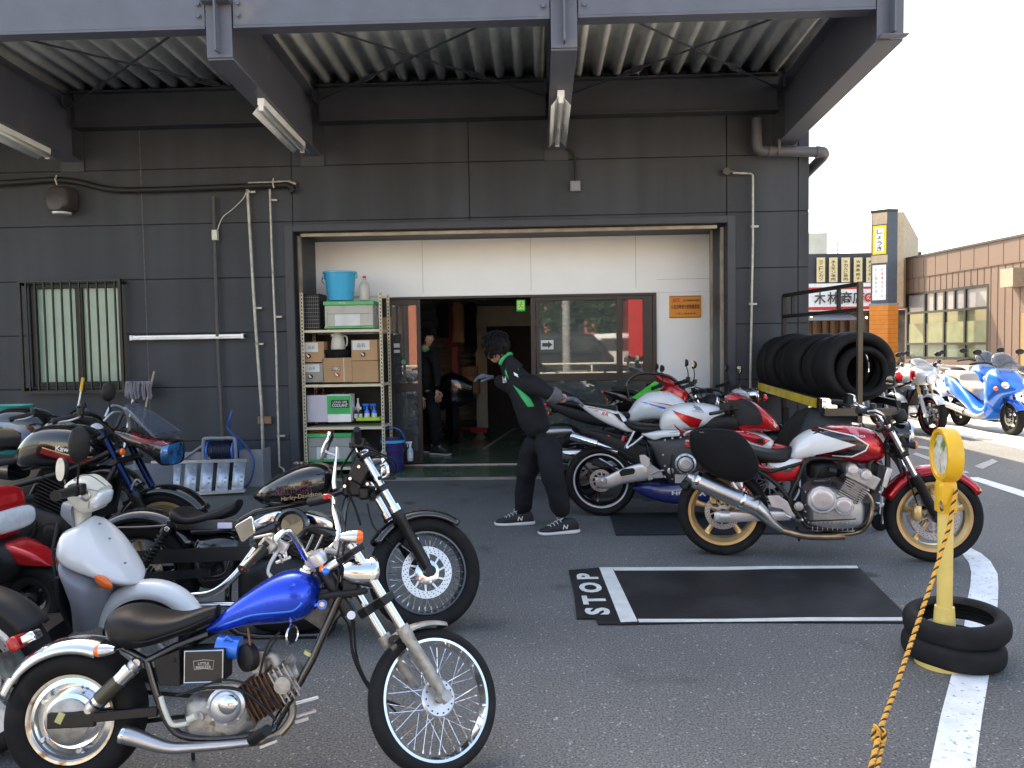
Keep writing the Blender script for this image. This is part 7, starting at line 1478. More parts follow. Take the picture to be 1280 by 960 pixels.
def maxi(loc, h, m, label, seatc=None):
 b = Bike('maxi_scooter', loc, h, label, group=gs); V = Vector;
 wheel(b, V((0, 0, .27)), .27, .14, .175, 'cast', blk_metal, detail=0, disc=.1); wheel(b, V((1.5, 0, .27)), .27, .12, .175, 'cast', blk_metal, detail=0, disc=.12)
 sculpt(b, 'rear_body', [(V((-.42, 0, .86)), V((-.4, 0, .8)), .08), (V((-.25, 0, .9)), V((-.2, 0, .62)), .16), (V((.1, 0, .84)), V((.1, 0, .5)), .2), (V((.5, 0, .62)), V((.5, 0, .34)), .21), (V((.8, 0, .42)), V((.8, 0, .2)), .22), (V((1.05, 0, .45)), V((1.05, 0, .22)), .22), (V((1.15, 0, .7)), V((1.2, 0, .34)), .22)], m, e=.55)
 sculpt(b, 'front_fairing', [(V((1.02, 0, 1.02)), V((1.06, 0, .34)), .2), (V((1.2, 0, 1.06)), V((1.22, 0, .42)), .25), (V((1.4, 0, .98)), V((1.4, 0, .58)), .22), (V((1.6, 0, .82)), V((1.58, 0, .66)), .13), (V((1.68, 0, .75)), V((1.66, 0, .7)), .06)], m, e=.6)
 sculpt(b, 'seat', [(V((-.36, 0, .98)), V((-.34, 0, .88)), .1), (V((-.1, 0, .98)), V((-.1, 0, .84)), .16), (V((.2, 0, .96)), V((.2, 0, .8)), .17), (V((.32, 0, .82)), V((.34, 0, .7)), .17), (V((.6, 0, .76)), V((.62, 0, .58)), .15), (V((.72, 0, .7)), V((.72, 0, .5)), .08)], seatc or seatm, e=.6)
 sculpt(b, 'floor_panel', [(V((.45, 0, .36)), V((.45, 0, .24)), .225), (V((.9, 0, .3)), V((.9, 0, .2)), .235), (V((1.1, 0, .4)), V((1.1, 0, .26)), .22)], grey_pl, e=.5)
 mb = MB(); mb.shell([(V((1.12, 0, 1.28)), V((1.12, 0, 1.25)), .1), (V((1.2, 0, 1.3)), V((1.2, 0, 1.08)), .17), (V((1.36, 0, 1.1)), V((1.36, 0, 1.0)), .18)], e=.9, n=24); mb.build('windscreen', screen_m, b.root)
 for s in (-1, 1):
  mb = MB(); mb.ball(V((1.52, s*.13, .80)), .09, 16, sc=(1, .6, .6), rot=Matrix.Rotation(R(20), 3, 'Y')); mb.build('headlight', glass_l, b.root); mb = MB(); mb.ball(V((1.4, s*.21, .74)), .06, 12, sc=(1, .4, .6)); mb.build('turn_signal', orange_l, b.root)
  mb = MB(); mb.tube([V((1.12, 0, 1.06)), V((1.08, s*.15, 1.14)), V((1.0, s*.3, 1.14)), V((.95, s*.38, 1.12))], [.02, .015, .017, .019], 12, smooth=3); mb.build('grip', blk_pl, b.root)
  mirror(b, V((1.1, s*.2, 1.13)), [V((1.12, s*.26, 1.22)), V((1.12, s*.32, 1.28))], V((1.1, s*.34, 1.32)), .07, .045, blk_pl, (-1, 0, 0))
  mb = MB(); mb.cyl(V((1.5, s*.08, .27)), V((1.38, s*.08, .68)), .02); mb.build('fork_leg', blk_metal, b.root)
 fender(b, 'front_fender', V((1.5, 0, .27)), .3, .14, 30, 150, m, drop=.4)
 mb = MB(); mb.cyl(V((-.1, -.2, .38)), V((.5, -.2, .3)), .055, n=20); mb.build('silencer', steel, b.root)
 mb = MB(); mb.bb((.0, -.1, .2), (.5, .1, .42)); mb.build('engine', blk_metal, b.root, bevel=.02)
 mb = MB(); mb.box(V((-.38, 0, .78)), (.06, .22, .05)); mb.build('tail_light', red_l, b.root, bevel=.015); b.root.scale = (.94, .94, .94)
 return b
tan = mat('tan_seat', (.45, .38, .3), .5, coat=.2)
maxi(rear_of(1270, 545, 1.5, R(-90)), R(-90), bblue_pt, 'bright blue maxi scooter with tan and black seat in the sun at the right edge', tan)
maxi(Vector((8.0, 15.1, 0)), R(-92), bblue_pt, 'blue maxi scooter with dark screen standing behind the other motorcycles')
b = road(Vector((9.0, 14.6, 0)), R(-95), 'black motorcycle with high mirrors against the brown restaurant wall', dict(tank=blk_gloss, tail=blk_gloss, bar_z=1.1), grp=gs)
skin = mat('skin', (.42, .24, .17), .5, var=.08, vs=8); hairm = mat('black_hair', (.006, .005, .005), .55, var=.3, bump=.8, bs=160, spec=.25)
cover_m = mat('black_coverall', (.010, .010, .013), .8, var=.3, vs=7, bump=.45, bs=24, spec=.25); greenc = mat('green_piping_cloth', (.02, .36, .12), .75, var=.1)
glove_m = mat('grey_work_glove', (.08, .10, .13), .7, var=.5, vs=30, bump=.3, bs=200); solem = mat('white_sole', (.6, .6, .58), .6); shoe_m = mat('black_trainer', (.02, .02, .024), .7, bump=.2, bs=200)
cuffm = mat('grey_cuff', (.09, .09, .10), .85, bump=.3, bs=120)
def skinned(name, verts, edges, radii, m, parent=None, root=0, loc=None, sub=2, disp=0):
 me = bpy.data.meshes.new(name); o0 = Vector(loc) if loc is not None else Vector((0, 0, 0))
 me.from_pydata([tuple(Vector(v)-o0) for v in verts], edges, []); o = bpy.data.objects.new(name, me); col.objects.link(o)
 sm = o.modifiers.new('skin', 'SKIN'); sm.use_smooth_shade = True; sm.branch_smoothing = .3
 for i, r in enumerate(radii):
  d = me.skin_vertices[0].data[i]; d.radius = r if isinstance(r, tuple) else (r, r); d.use_root = (i == root)
 ss = o.modifiers.new('sub', 'SUBSURF'); ss.levels = sub; ss.render_levels = sub
 dg = bpy.context.evaluated_depsgraph_get(); dg.update(); me2 = bpy.data.meshes.new_from_object(o.evaluated_get(dg)); bpy.data.objects.remove(o)
 me2.materials.clear(); me2.materials.append(m)
 if disp:
  for v in me2.vertices:
   p = v.co; k = noise.noise(p*9)*disp+noise.noise(Vector((p.x*5, p.y*5, p.z*26)))*disp*.8; v.co = p+v.normal*k
 me2.polygons.foreach_set('use_smooth', [True]*len(me2.polygons))
 o = bpy.data.objects.new(name, me2); col.objects.link(o); o.location = o0
 if parent: o.parent = parent; o.location = o0-parent.location
 return o
def hand(w_, d, up, mt, parent, curl=.5, name='glove', mirror_=1, s=1.0):
 """five bent fingers: wrist point, direction, back-of-hand normal"""
 w_ = Vector(w_); d = Vector(d).normalized(); up = Vector(up); up = (up-d*up.dot(d)).normalized(); sd = d.cross(up)*mirror_
 vs = [w_, w_+d*.035*s, w_+d*.075*s]; es = [(0, 1), (1, 2)]; rs = [(.024*s, .019*s), (.030*s, .016*s), (.034*s, .015*s)]
 o = skinned(name+'_palm', vs, es, rs, mt, None, 0, w_)
 meshes = [o]
 for k, (off, L) in enumerate(((-.030, .068), (-.010, .078), (.010, .074), (.029, .058))):
  p = w_+d*.06*s+sd*off*s*.8; pts = [p]; a = 0; q = w_+d*.083*s+sd*off*s; pts.append(q); dd = d
  for j, f in enumerate((.45, .32, .25)):
   a += curl*(.9, 1.1, .8)[j]; dd = d*math.cos(a)-up*math.sin(a); q = q+dd*L*f*s; pts.append(q)
  meshes.append(skinned(name+'_f', pts, [(i, i+1) for i in range(4)], [.009*s, .0095*s, .009*s, .008*s, .0065*s], mt, None, 0, w_, sub=1))
 p = w_+d*.025*s-sd*.018*s; pts = [p, p-sd*.024*s+d*.02*s-up*.006*s, p-sd*.036*s+d*.045*s-up*.016*s, p-sd*.032*s+d*.066*s-up*.026*s]
 meshes.append(skinned(name+'_f', pts, [(0, 1), (1, 2), (2, 3)], [.012*s, .0115*s, .0095*s, .0075*s], mt, None, 0, w_, sub=1))
 bm = bmesh.new()
 for m_ in meshes: bm.from_mesh(m_.data);
 me = bpy.data.meshes.new(name); bm.to_mesh(me); bm.free(); me.materials.append(mt); me.polygons.foreach_set('use_smooth', [True]*len(me.polygons))
 for m_ in meshes: bpy.data.objects.remove(m_)
 o = bpy.data.objects.new(name, me); col.objects.link(o); o.parent = parent; o.location = w_-parent.location; return o
def head(c, face, up, parent, s=1.0, hair_back=1):
 """head with face, ears, hair; face = direction looked at"""
 c = Vector(c); f = Vector(face).normalized(); up = Vector(up); up = (up-f*up.dot(f)).normalized(); sd = f.cross(up)
 M_ = Matrix((f, -sd, up)).transposed()
 bm = bmesh.new(); bmesh.ops.create_uvsphere(bm, u_segments=40, v_segments=28, radius=1)
 for v in bm.verts:
  x, y, z = v.co; px_, py_, pz_ = x*.094, y*.074, z*.112
  if z < 0: k = 1+.32*z; py_ *= k; px_ = px_*(1+.12*z)+.010*(-z)
  if z < -.35 and x > 0: px_ += .008
  fx = max(0, x)
  px_ += .024*math.exp(-((y/.13)**2+((z+.12)/.13)**2))*fx; px_ += .010*math.exp(-((y/.12)**2+((z-.08)/.22)**2))*fx
  for s_ in (-1, 1): px_ -= .010*math.exp(-(((y-s_*.36)/.16)**2+((z-.06)/.12)**2))*fx
  px_ += .007*math.exp(-((y/.3)**2+((z+.46)/.07)**2))*fx-.004*math.exp(-((y/.3)**2+((z+.53)/.03)**2))*fx+.006*math.exp(-((y/.6)**2+((z-.24)/.08)**2))*fx
  v.co = M_ @ Vector((px_, py_, pz_))*s
 for s_ in (-1, 1):
  r = bmesh.ops.create_uvsphere(bm, u_segments=10, v_segments=8, radius=1)
  for v in r['verts']: v.co = M_ @ Vector((v.co.x*.018-.004, v.co.y*.009+s_*.074, v.co.z*.030-.008))*s
 me = bpy.data.meshes.new('head'); bm.to_mesh(me); bm.free(); me.materials.append(skin); me.polygons.foreach_set('use_smooth', [True]*len(me.polygons))
 o = bpy.data.objects.new('head', me); col.objects.link(o); o.parent = parent; o.location = c-parent.location
 mb = MB(); mb2 = MB()
 for s_ in (-1, 1): mb2.ball(M_ @ Vector((.080, s_*.027, .006))*s, .010*s, 10, mi=0); mb2.ball(M_ @ Vector((.0885, s_*.027, .006))*s, .0045*s, 8, mi=1)
 e = mb2.build('eyes', [mat('eye_white', (.7, .68, .64), .3), blk_gloss] if 'eye_white' not in MATS else [MATS['eye_white'], blk_gloss], o)
 mb2 = MB(); mb2.tube([M_ @ Vector((.093, y, -.056-abs(y)*.1))*s for y in (-.02, -.01, 0, .01, .02)], .0028*s, 6)
 mb2.build('mouth', mat('lips', (.3, .12, .1), .5) if 'lips' not in MATS else MATS['lips'], o)
 mb = MB(); n = 40; rows = 16; vs = []
 for i in range(rows+1):
  th = math.pi*.70*i/rows
  for k in range(n):
   ph = 2*math.pi*k/n; x, y, z = math.sin(th)*math.cos(ph), math.sin(th)*math.sin(ph), math.cos(th)
   front = max(0, x); lim = .28+.0*front
   zz = z
   if x > .25 and z < .42: zz = .42+(z-.42)*.1
   elif x > -.1 and z < -.05: zz = -.05+(z+.05)*.2
   if z < -.3 and x <= -.1: zz = -.3+(z+.3)*.75
   zz -= .10*abs(noise.noise(Vector((ph*4, i*.2, 1))))*(i/rows); rr = 1.13+.05*noise.noise(Vector((x*6, y*6, z*3)))+.03*math.sin(ph*17)*(.3+i/rows)
   vs.append(M_ @ Vector((x*.094*rr-.004, y*.077*rr, zz*.116*rr+.004))*s)
 mb.add(vs, [(i*n+k, i*n+(k+1) % n, (i+1)*n+(k+1) % n, (i+1)*n+k) for i in range(rows) for k in range(n)])
 for k in range(520):
  th = random.uniform(.2, 1.0)*math.pi*.62; ph = random.uniform(0, 2*math.pi); x, y, z = math.sin(th)*math.cos(ph), math.sin(th)*math.sin(ph), math.cos(th)
  if x > .35 and z < .45: continue
  p = Vector((x*.106, y*.088, z*.13+.004)); dn = Vector((x*.4, y*.4, -.9)); dn = (dn-p.normalized()*dn.dot(p.normalized())).normalized()
  L = random.uniform(.03, .06); mb.tube([M_ @ (p*s), M_ @ ((p*1.03+dn*L*.5)*s), M_ @ ((p*1.0+dn*L)*s)], [.003*s, .0025*s, .0006*s], 4, caps=False)
 h_ = mb.build('hair', hairm, o, ang=80, solid=.006); return o
def shoe(a, toe, parent, s=1.0, logo=False):
 a = Vector(a); d = Vector(toe); d.z = 0; d.normalize(); sd = Vector((-d.y, d.x, 0)); z = Vector((0, 0, 1))
 def pt(u, h): return a+d*u*s+z*h*s-Vector((0, 0, a.z))
 mb = MB(); mb.shell([(pt(-.075, .075), pt(-.08, .022), .026), (pt(-.05, .10), pt(-.055, .02), .036), (pt(.01, .105), pt(.01, .02), .037), (pt(.07, .075), pt(.07, .02), .041), (pt(.13, .055), pt(.13, .02), .044), (pt(.175, .042), pt(.18, .022), .030), (pt(.192, .032), pt(.19, .025), .015)], side=sd, e=.75, n=24)
 base = a.copy(); base.z = 0
 for v in mb.v: v -= parent.location
 o = mb.build('shoe', shoe_m, parent, ang=60)
 mb = MB(); mb.shell([(pt(-.088, .026), pt(-.085, .006), .028), (pt(-.05, .028), pt(-.05, 0), .04), (pt(.05, .024), pt(.05, 0), .04), (pt(.13, .024), pt(.13, .0), .047), (pt(.185, .026), pt(.185, .004), .034), (pt(.2, .028), pt(.2, .016), .015)], side=sd, e=.6, n=24)
 for v in mb.v: v -= parent.location
 mb.build('sole', solem, o, ang=60)
 mb = MB()
 for k in range(4): u = .045+k*.022; hh = .098-k*.011; mb.tube([pt(u, hh-.012)+sd*.026*s, pt(u+.004, hh-.001)+sd*.01*s, pt(u+.01, hh-.001)-sd*.01*s, pt(u+.014, hh-.012)-sd*.026*s], .003*s, 5)
 mb.tube([pt(.04, .10), pt(.03, .115)+sd*.03, pt(.05, .10)+sd*.035, pt(.04, .1), pt(.05, .112)-sd*.03, pt(.06, .095)-sd*.035], .0025, 5, smooth=3)
 for v in mb.v: v -= parent.location
 mb.build('laces', solem, o)
 if logo:
  near = -sd if sd.y > 0 else sd; mb = MB(); sh = fit2d(text2d('N', 1, .03, shear=.2), .045, .034)
  xd = d if d.cross(z).dot(near) > 0 else -d
  put2d(mb, sh, pt(.02, .055)+near*.039*s, xd, z, 0, .003)
  for v in mb.v: v -= parent.location
  mb.build('shoe_mark', solem, o)
 return o
def person(loc, label, J, lookf, headc, hands, tors=1.0):
 loc = Vector(loc); root = skinned('person', [J['pelvis'], J['chest'], J['neck'], J['nk2']], [(0, 1), (1, 2), (2, 3)], [(.11, .08), (.13, .09), .055, .05], skin, None, 0, loc)
 tag(root, label, 'person')
 head(headc, lookf, (0, 0, 1), root, 1.02)
 names = ['pelvis', 'waist', 'chest', 'neck', 'shR', 'elR', 'wrR', 'shL', 'elL', 'wrL', 'hipR', 'knR', 'anR', 'hipL', 'knL', 'anL', 'thR', 'thL', 'caR', 'caL', 'uaR', 'uaL']
 for s in 'RL':
  J['th'+s] = (Vector(J['hip'+s])*.5+Vector(J['kn'+s])*.5); J['ca'+s] = (Vector(J['kn'+s])*.5+Vector(J['an'+s])*.5); J['ua'+s] = Vector(J['sh'+s])*.5+Vector(J['el'+s])*.5
 J['waist'] = J.get('waist', Vector(J['pelvis'])*.5+Vector(J['chest'])*.5)
 I = {n: i for i, n in enumerate(names)}
 E_ = [('pelvis', 'waist'), ('waist', 'chest'), ('chest', 'neck'), ('chest', 'shR'), ('shR', 'uaR'), ('uaR', 'elR'), ('elR', 'wrR'), ('chest', 'shL'), ('shL', 'uaL'), ('uaL', 'elL'), ('elL', 'wrL'), ('pelvis', 'hipR'), ('hipR', 'thR'), ('thR', 'knR'), ('knR', 'caR'), ('caR', 'anR'), ('pelvis', 'hipL'), ('hipL', 'thL'), ('thL', 'knL'), ('knL', 'caL'), ('caL', 'anL')]
 rad = dict(pelvis=(.15, .13), waist=(.145, .125), chest=(.165, .135), neck=.062, shR=.085, shL=.08, uaR=.072, uaL=.068, elR=.06, elL=.06, wrR=.05, wrL=.05, hipR=.115, hipL=.112, thR=.105, thL=.10, knR=.092, knL=.088, caR=.085, caL=.083, anR=.08, anL=.078)
 bm = bmesh.new()
 for chn in ('pelvis waist chest neck', 'chest shR uaR elR wrR', 'chest shL uaL elL wrL', 'pelvis hipR thR knR caR anR', 'pelvis hipL thL knL caL anL', 'shL chest shR'):
  nn = chn.split(); rr = [(rad[n] if n not in ('chest', 'pelvis') or chn[0:6] == 'pelvis' and n == nn[0] and len(nn) == 4 or nn[0] == 'pelvis' and n == 'chest' else .10) for n in nn]
  t_ = skinned('t', [J[n] for n in nn], [(i, i+1) for i in range(len(nn)-1)], rr, cover_m, None, 0, loc, sub=2); bm.from_mesh(t_.data); bpy.data.objects.remove(t_)
 me = bpy.data.meshes.new('coverall'); bm.to_mesh(me); bm.free(); o = bpy.data.objects.new('t', me); col.objects.link(o)
 rm = o.modifiers.new('rm', 'REMESH'); rm.mode = 'VOXEL'; rm.voxel_size = .012; s2 = o.modifiers.new('sm', 'SMOOTH'); s2.iterations = 9
 dg = bpy.context.evaluated_depsgraph_get(); dg.update(); me = bpy.data.meshes.new_from_object(o.evaluated_get(dg)); bpy.data.objects.remove(o)
 me.materials.clear(); me.materials.append(cover_m)
 for v in me.vertices:
  q = v.co; k = noise.noise(q*6)*.012+noise.noise(Vector((q.x*9+q.z*9, q.y*9, q.z*9-q.x*7)))*.010; v.co = q+v.normal*k
 me.polygons.foreach_set('use_smooth', [True]*len(me.polygons)); cov = bpy.data.objects.new('coverall', me); col.objects.link(cov); cov.parent = root
 return root, cov
Yp = 6.05
PP = lambda x, y, yy=Yp: P(x, y, yy)
J = dict(pelvis=PP(676, 548, 6.08), chest=PP(654, 486, 6.12), neck=PP(632, 450, 6.12), nk2=PP(628, 443, 6.12), shR=PP(666, 478, 5.95), elR=PP(690, 494, 5.86), wrR=PP(703, 498, 5.9), shL=PP(641, 482, 6.28), elL=PP(628, 480, 6.36), wrL=PP(618, 472, 6.38),
 hipR=PP(686, 560, 5.98), knR=PP(693, 604, 5.88), anR=PP(705, 649, 5.90), hipL=PP(665, 560, 6.16), knL=PP(656, 604, 6.18), anL=PP(653, 644, 6.2))
base = Vector((G(672, 662).x, 6.05, 0))
man, cov = person(base, 'mechanic in black coveralls with green flashes leaning back towards the shop, hand on a bike', J, (-.55, .80, -.22), PP(620, 435, 6.12), None)
hand(PP(703, 498, 5.9), (1, .35, -.12), (0, -.3, 1), glove_m, man, .35, s=1.25); hand(PP(618, 472, 6.38), (-1, .1, .15), (0, -.3, 1), glove_m, man, .4, s=1.15)
mb = MB(); a, b_ = PP(688, 492, 5.87), PP(697, 497, 5.885)
mb.tube([a, a+(b_-a)*.1, b_, b_+(b_-a)*.2, b_], [.05, .068, .062, .058, .045], 20)
for v in mb.v: v -= base
mb.build('rolled_cuff', cuffm, man)
mb = MB(); mb.tube([PP(696, 497, 5.885), PP(706, 498, 5.91)], [.04, .032], 16)
for v in mb.v: v -= base
mb.build('forearm', skin, man)
fR, fL = G(700, 667), G(650, 655); shoe(Vector((J['anR'].x+.02, J['anR'].y-.0, .05)), (-1, -.25, 0), man, 1.15, True); shoe(Vector((J['anL'].x, J['anL'].y, .05)), (-1, -.12, 0), man, 1.15, True)
bvc = BVHTree.FromPolygons([v.co+base for v in cov.data.vertices], [tuple(p.vertices) for p in cov.data.polygons])
def cloth_patch(name, pts, m, off=.004, step=.018):
 """cloth insert cut to an outline seen from the front (-y) side"""
 q = [(P(x, y, 6.0).x, P(x, y, 6.0).z) for x, y in pts]; vs, fs = grid2d(q, step); out = []
 for (x, z) in vs:
  c0 = CAM; d = (Vector((x, 6.0, z))-c0).normalized(); h_ = bvc.ray_cast(c0, d); p = h_[0] if h_[0] is not None else bvc.find_nearest(Vector((x, 6.0, z)))[0]; out.append(p-d*off-base)
 mb = MB(); mb.add(out, fs); return mb.build(name, m, man, solid=.003)
cloth_patch('green_side_panel', [(641, 481), (652, 489), (663, 498), (668, 508), (660, 509), (652, 498)], greenc)
cloth_patch('green_shoulder_piping', [(626, 452), (630, 447), (632, 449), (629, 456), (633, 464), (636, 474), (633, 470), (627, 459)], greenc)
cloth_patch('sleeve_patch', [(642, 465), (647, 468), (648, 472), (643, 469)], MATS['sticker_white'], step=.01); cloth_patch('shoulder_mark', [(649, 451), (655, 455), (653, 457), (648, 453)], greenc, step=.01)
cloth_patch('chest_badge', [(628, 471), (632, 470), (633, 478), (629, 479)], MATS['sticker_white'], step=.01)
mb = MB(); mb.tube([PP(625, 455, 6.06), PP(628, 449, 6.045), PP(634, 443, 6.07), PP(639, 443, 6.14), PP(635, 451, 6.19), PP(627, 456, 6.17)], .014, 8, smooth=4)
for v in mb.v: v -= base
mb.build('green_collar', greenc, man)
mb = MB(); mb.tube([PP(630, 447, 6.12), PP(634, 453, 6.12), PP(642, 465, 6.12)], [.058, .068, .095], 24)
for v in mb.v: v -= base
mb.build('collar_cloth', cover_m, man)
Y2 = 10.15; PQ = lambda x, y, yy=Y2: P(x, y, yy)
J = dict(pelvis=PQ(535, 492), chest=PQ(532, 452), neck=PQ(531, 434), nk2=PQ(531, 430), shR=PQ(541, 442, 10.05), elR=PQ(546, 470, 9.98), wrR=PQ(546, 486, 9.92), shL=PQ(522, 442, 10.3), elL=PQ(521, 470, 10.2), wrL=PQ(527, 494, 10.05),
 hipR=PQ(540, 500, 10.1), knR=PQ(543, 530, 10.05), anR=PQ(545, 559, 10.1), hipL=PQ(530, 500, 10.25), knL=PQ(531, 530, 10.2), anL=PQ(535, 557, 10.3))
base2 = Vector((PQ(538, 560).x, Y2, .03)); m2, c2 = person(base2, 'man in dark work clothes standing inside the doorway beside the sliding door leaf', J, (.9, -.25, -.05), PQ(532, 423), None)
hand(PQ(546, 487, 9.92), (.15, -.1, -1), (.4, -1, 0), skin, m2, .3, 'hand', s=1.15); hand(PQ(527, 495, 10.05), (.1, -.2, -1), (0, -1, 0), skin, m2, .3, 'hand', s=1.15)
for an in ('anR', 'anL'):
 o = shoe(Vector((J[an].x, J[an].y, .08)), (1, -.35, 0), m2, 1.1); o.location.z += .03
mb = MB(); mb.tube([PQ(527, 436, 10.05), PQ(531, 439, 10.02), PQ(536, 436, 10.05)], .012, 8, smooth=3)
for v in mb.v: v -= base2
mb.build('green_collar', greenc, m2)
matm = mat('black_rubber_mat', (.012, .012, .014), .5, var=.3, vs=3, bump=.15, bs=25, dirt=((.022, .022, .024), 2.2, .5), spec=.35); matw = worn_paint('mat_white', (.62, .63, .6), .66)
o = empty('stop_mat', G(900, 745), 0, 'black rubber mat with white borders and the word STOP, lying before the red motorcycle', 'mat')
def gp(pts, z): return [G(*p)+Vector((0, 0, z))-o.location for p in pts]
def sheet(name, pts, z0, z1, m):
 mb = MB(); n = len(pts); mb.add(gp(pts, z0)+gp(pts, z1), [tuple(range(n))[::-1], tuple(range(n, 2*n))]+[(i, (i+1) % n, n+(i+1) % n, n+i) for i in range(n)]); return mb.build(name, m, o)
sheet('rubber_sheet', [(711, 714), (750, 711), (905, 712), (1072, 709), (1100, 738), (1141, 778), (1140, 780), (905, 779), (778, 782), (748, 782), (745, 775), (721, 775), (718, 745)], .003, .009, matm)
sheet('white_band', [(749, 711), (765, 711), (797, 779), (776, 780)], .0095, .0105, matw); sheet('white_border', [(765, 711), (905, 710.5), (960, 709.5), (1071, 709), (1073, 712), (960, 713), (905, 714.5), (768, 715)], .0095, .0105, matw); sheet('white_border', [(797, 776), (905, 776), (1010, 774), (1138, 774), (1140, 778), (1010, 778.5), (905, 779.5), (799, 780)], .0095, .0105, matw)
a, b_ = G(748, 771), G(733, 719); d = (b_-a).normalized()
up_ = Vector((-d.y, d.x, 0)); c = (a+b_)/2; mb = MB(); put2d(mb, fit2d(text2d('S T O P', 1, .045), (b_-a).length, .135), c-o.location+Vector((0, 0, .0105)), d, up_, 0, .0015)
mb.build('lettering', matw, o)
mb = MB(); q = [G(762, 643), G(1010, 640), G(1020, 668), G(770, 670)]; c = sum(q, Vector())/4
mb.add([p-c+Vector((0, 0, .003)) for p in q]+[p-c+Vector((0, 0, .012)) for p in q], [(4, 5, 6, 7), (0, 1, 5, 4), (1, 2, 6, 5), (2, 3, 7, 6), (3, 0, 4, 7)])
cm = mat('checker_rubber', (.014, .015, .018), .6, bump=.9, bs=45); tag(mb.build('rubber_mat', cm, loc=c), 'plain textured black rubber mat under the white sports bike', 'mat')
def tyre(c, ax, r, w_, label, grp, m=rubber_old, rin=None):
 c = Vector(c); rr = rin or r*.66; mb = MB(); h = (r-rr)/2; pr = []; n = 22
 for i in range(n+1): a = R(-150+300*i/n); pr.append((rr+h+h*math.cos(a)*1.0, w_/2*sgnpow(math.sin(a), .75)))
 pr += [(p[0]+(.012 if abs(p[1]) > w_*.2 else -.0), p[1]*.86) if True else p for p in reversed([(rr+h+(h-.012)*math.cos(R(-150+300*i/n)), w_/2*sgnpow(math.sin(R(-150+300*i/n)), .75)) for i in range(n+1)])]
 pr.append(pr[0]); mb.lathe(pr, (0, 0, 0), ax, 64, uv=True); o = mb.build('tyre', m, loc=c); return tag(o, label, 'tyre', grp)
ty2 = tread_mat('bollard_tyre_rubber', (.014, .014, .015), 40, .8, 0)
cx, cy = 1.88, 3.50
tyre((cx-.01, cy, .056), (.05, 0, 1), .212, .105, 'lower of the two worn tyres stacked round the yellow pole', 'tyres round the yellow pole', ty2)
tyre((cx+.008, cy+.01, .165), (-.07, -.05, 1), .218, .105, 'upper of the two worn tyres stacked round the yellow pole', 'tyres round the yellow pole', ty2)
yel = mat('yellow_plastic', (.75, .42, .02), .45, coat=.3, var=.06); yelp = mat('pale_yellow_pole', (.74, .55, .16), .45, coat=.2, var=.08, dirt=((.4, .3, .1), 8, .62))
o = empty('yellow_bollard', (cx-.075, cy-.05, 0), R(-8), 'yellow bollard with round sign disc standing inside two stacked tyres', 'bollard')
mb = MB(); mb.cyl((0, 0, .22), (0, 0, .72), .032, n=28); mb.build('pole', yelp, o)
mb = MB(); mb.lathe([(0, 0), (.12, 0), (.12, .02), (.08, .06), (.05, .1), (.04, .26), (0, .26)], (0, 0, .0), (0, 0, 1), 32); mb.build('base', yelp, o)
mb = MB(); mb.shell([(Vector((0, -.038, .69)), Vector((0, .038, .69)), .038), (Vector((0, -.04, .70)), Vector((0, .04, .70)), .04), (Vector((0, -.038, .815)), Vector((0, .038, .815)), .037), (Vector((0, -.02, .825)), Vector((0, .02, .825)), .02)], side=(1, 0, 0), e=.5, n=28); mb.box((-.01, -.04, .765), (.045, .006, .08)); mb.build('collar', yel, o)
mb = MB(); mb.lathe([(.05, -.02), (.096, -.02), (.10, -.032), (.116, -.032), (.121, -.024), (.121, .024), (.116, .032), (.10, .032), (.096, .02), (.05, .02), (0, .02)], (0, 0, .94), (1, 0, 0), 48); mb.lathe([(.05, -.02), (0, -.02)], (0, 0, .94), (1, 0, 0), 48); mb.build('sign_disc', yel, o)
mb = MB(); mb.lathe([(.088, -.0215), (0, -.0215)], (0, 0, .94), (1, 0, 0), 40); mb.build('faded_sticker', mat('faded_sticker', (.62, .6, .55), .5, var=.2, vs=30, dirt=((.12, .25, .08), 16, .52)), o)
mb = MB(); mb.tube([(-.03, -.035, .74), (-.04, -.05, .725), (-.035, -.055, .71), (-.03, -.04, .70)], .006, 8, smooth=3); mb.build('rope_hook', brown_hot, o)
ropem = mat('orange_rope', (.72, .36, .06), .7, var=.1); roped = mat('black_rope_strand', (.05, .035, .02), .8)
ep = [P(1195, 612, 3.40), P(1186, 660, 3.36), P(1164, 730, 3.24), P(1140, 800, 3.05), P(1116, 870, 2.82), P(1100, 912, 2.66), P(1090, 955, 2.54), P(1075, 1010, 2.4), P(1050, 1080, 2.2)]
pts = []
for i in range(len(ep)-1):
 for k in range(24): pts.append(ep[i].lerp(ep[i+1], k/24))
def strands(name, pts, R0, parent, pitch=.045):
 acc = 0; a1 = []; a2 = []; a3 = []
 for i, p in enumerate(pts):
  if i: acc += (p-pts[i-1]).length
  d = (pts[min(i+1, len(pts)-1)]-pts[max(0, i-1)]).normalized(); x = d.orthogonal().normalized(); y = d.cross(x)
  for k, a in enumerate((a1, a2, a3)): ang = acc/pitch*2*math.pi+k*2.094; a.append(p+(x*math.cos(ang)+y*math.sin(ang))*R0)
 for a, m in ((a1, ropem), (a2, ropem), (a3, roped)): mb = MB(); mb.tube(a, R0*(1.02 if m is ropem else .8), 7); mb.build(name, m, parent)
o = empty('rope', (0, 0, 0), 0, 'orange and black twisted rope running from the yellow bollard to the lower edge', 'rope')
c0 = Vector();
def dens(q, n): return [q[i].lerp(q[i+1], k/n) for i in range(len(q)-1) for k in range(n)]
strands('strand', dens(pts, 2), .0048, o)
kn = P(1097, 918, 2.64)
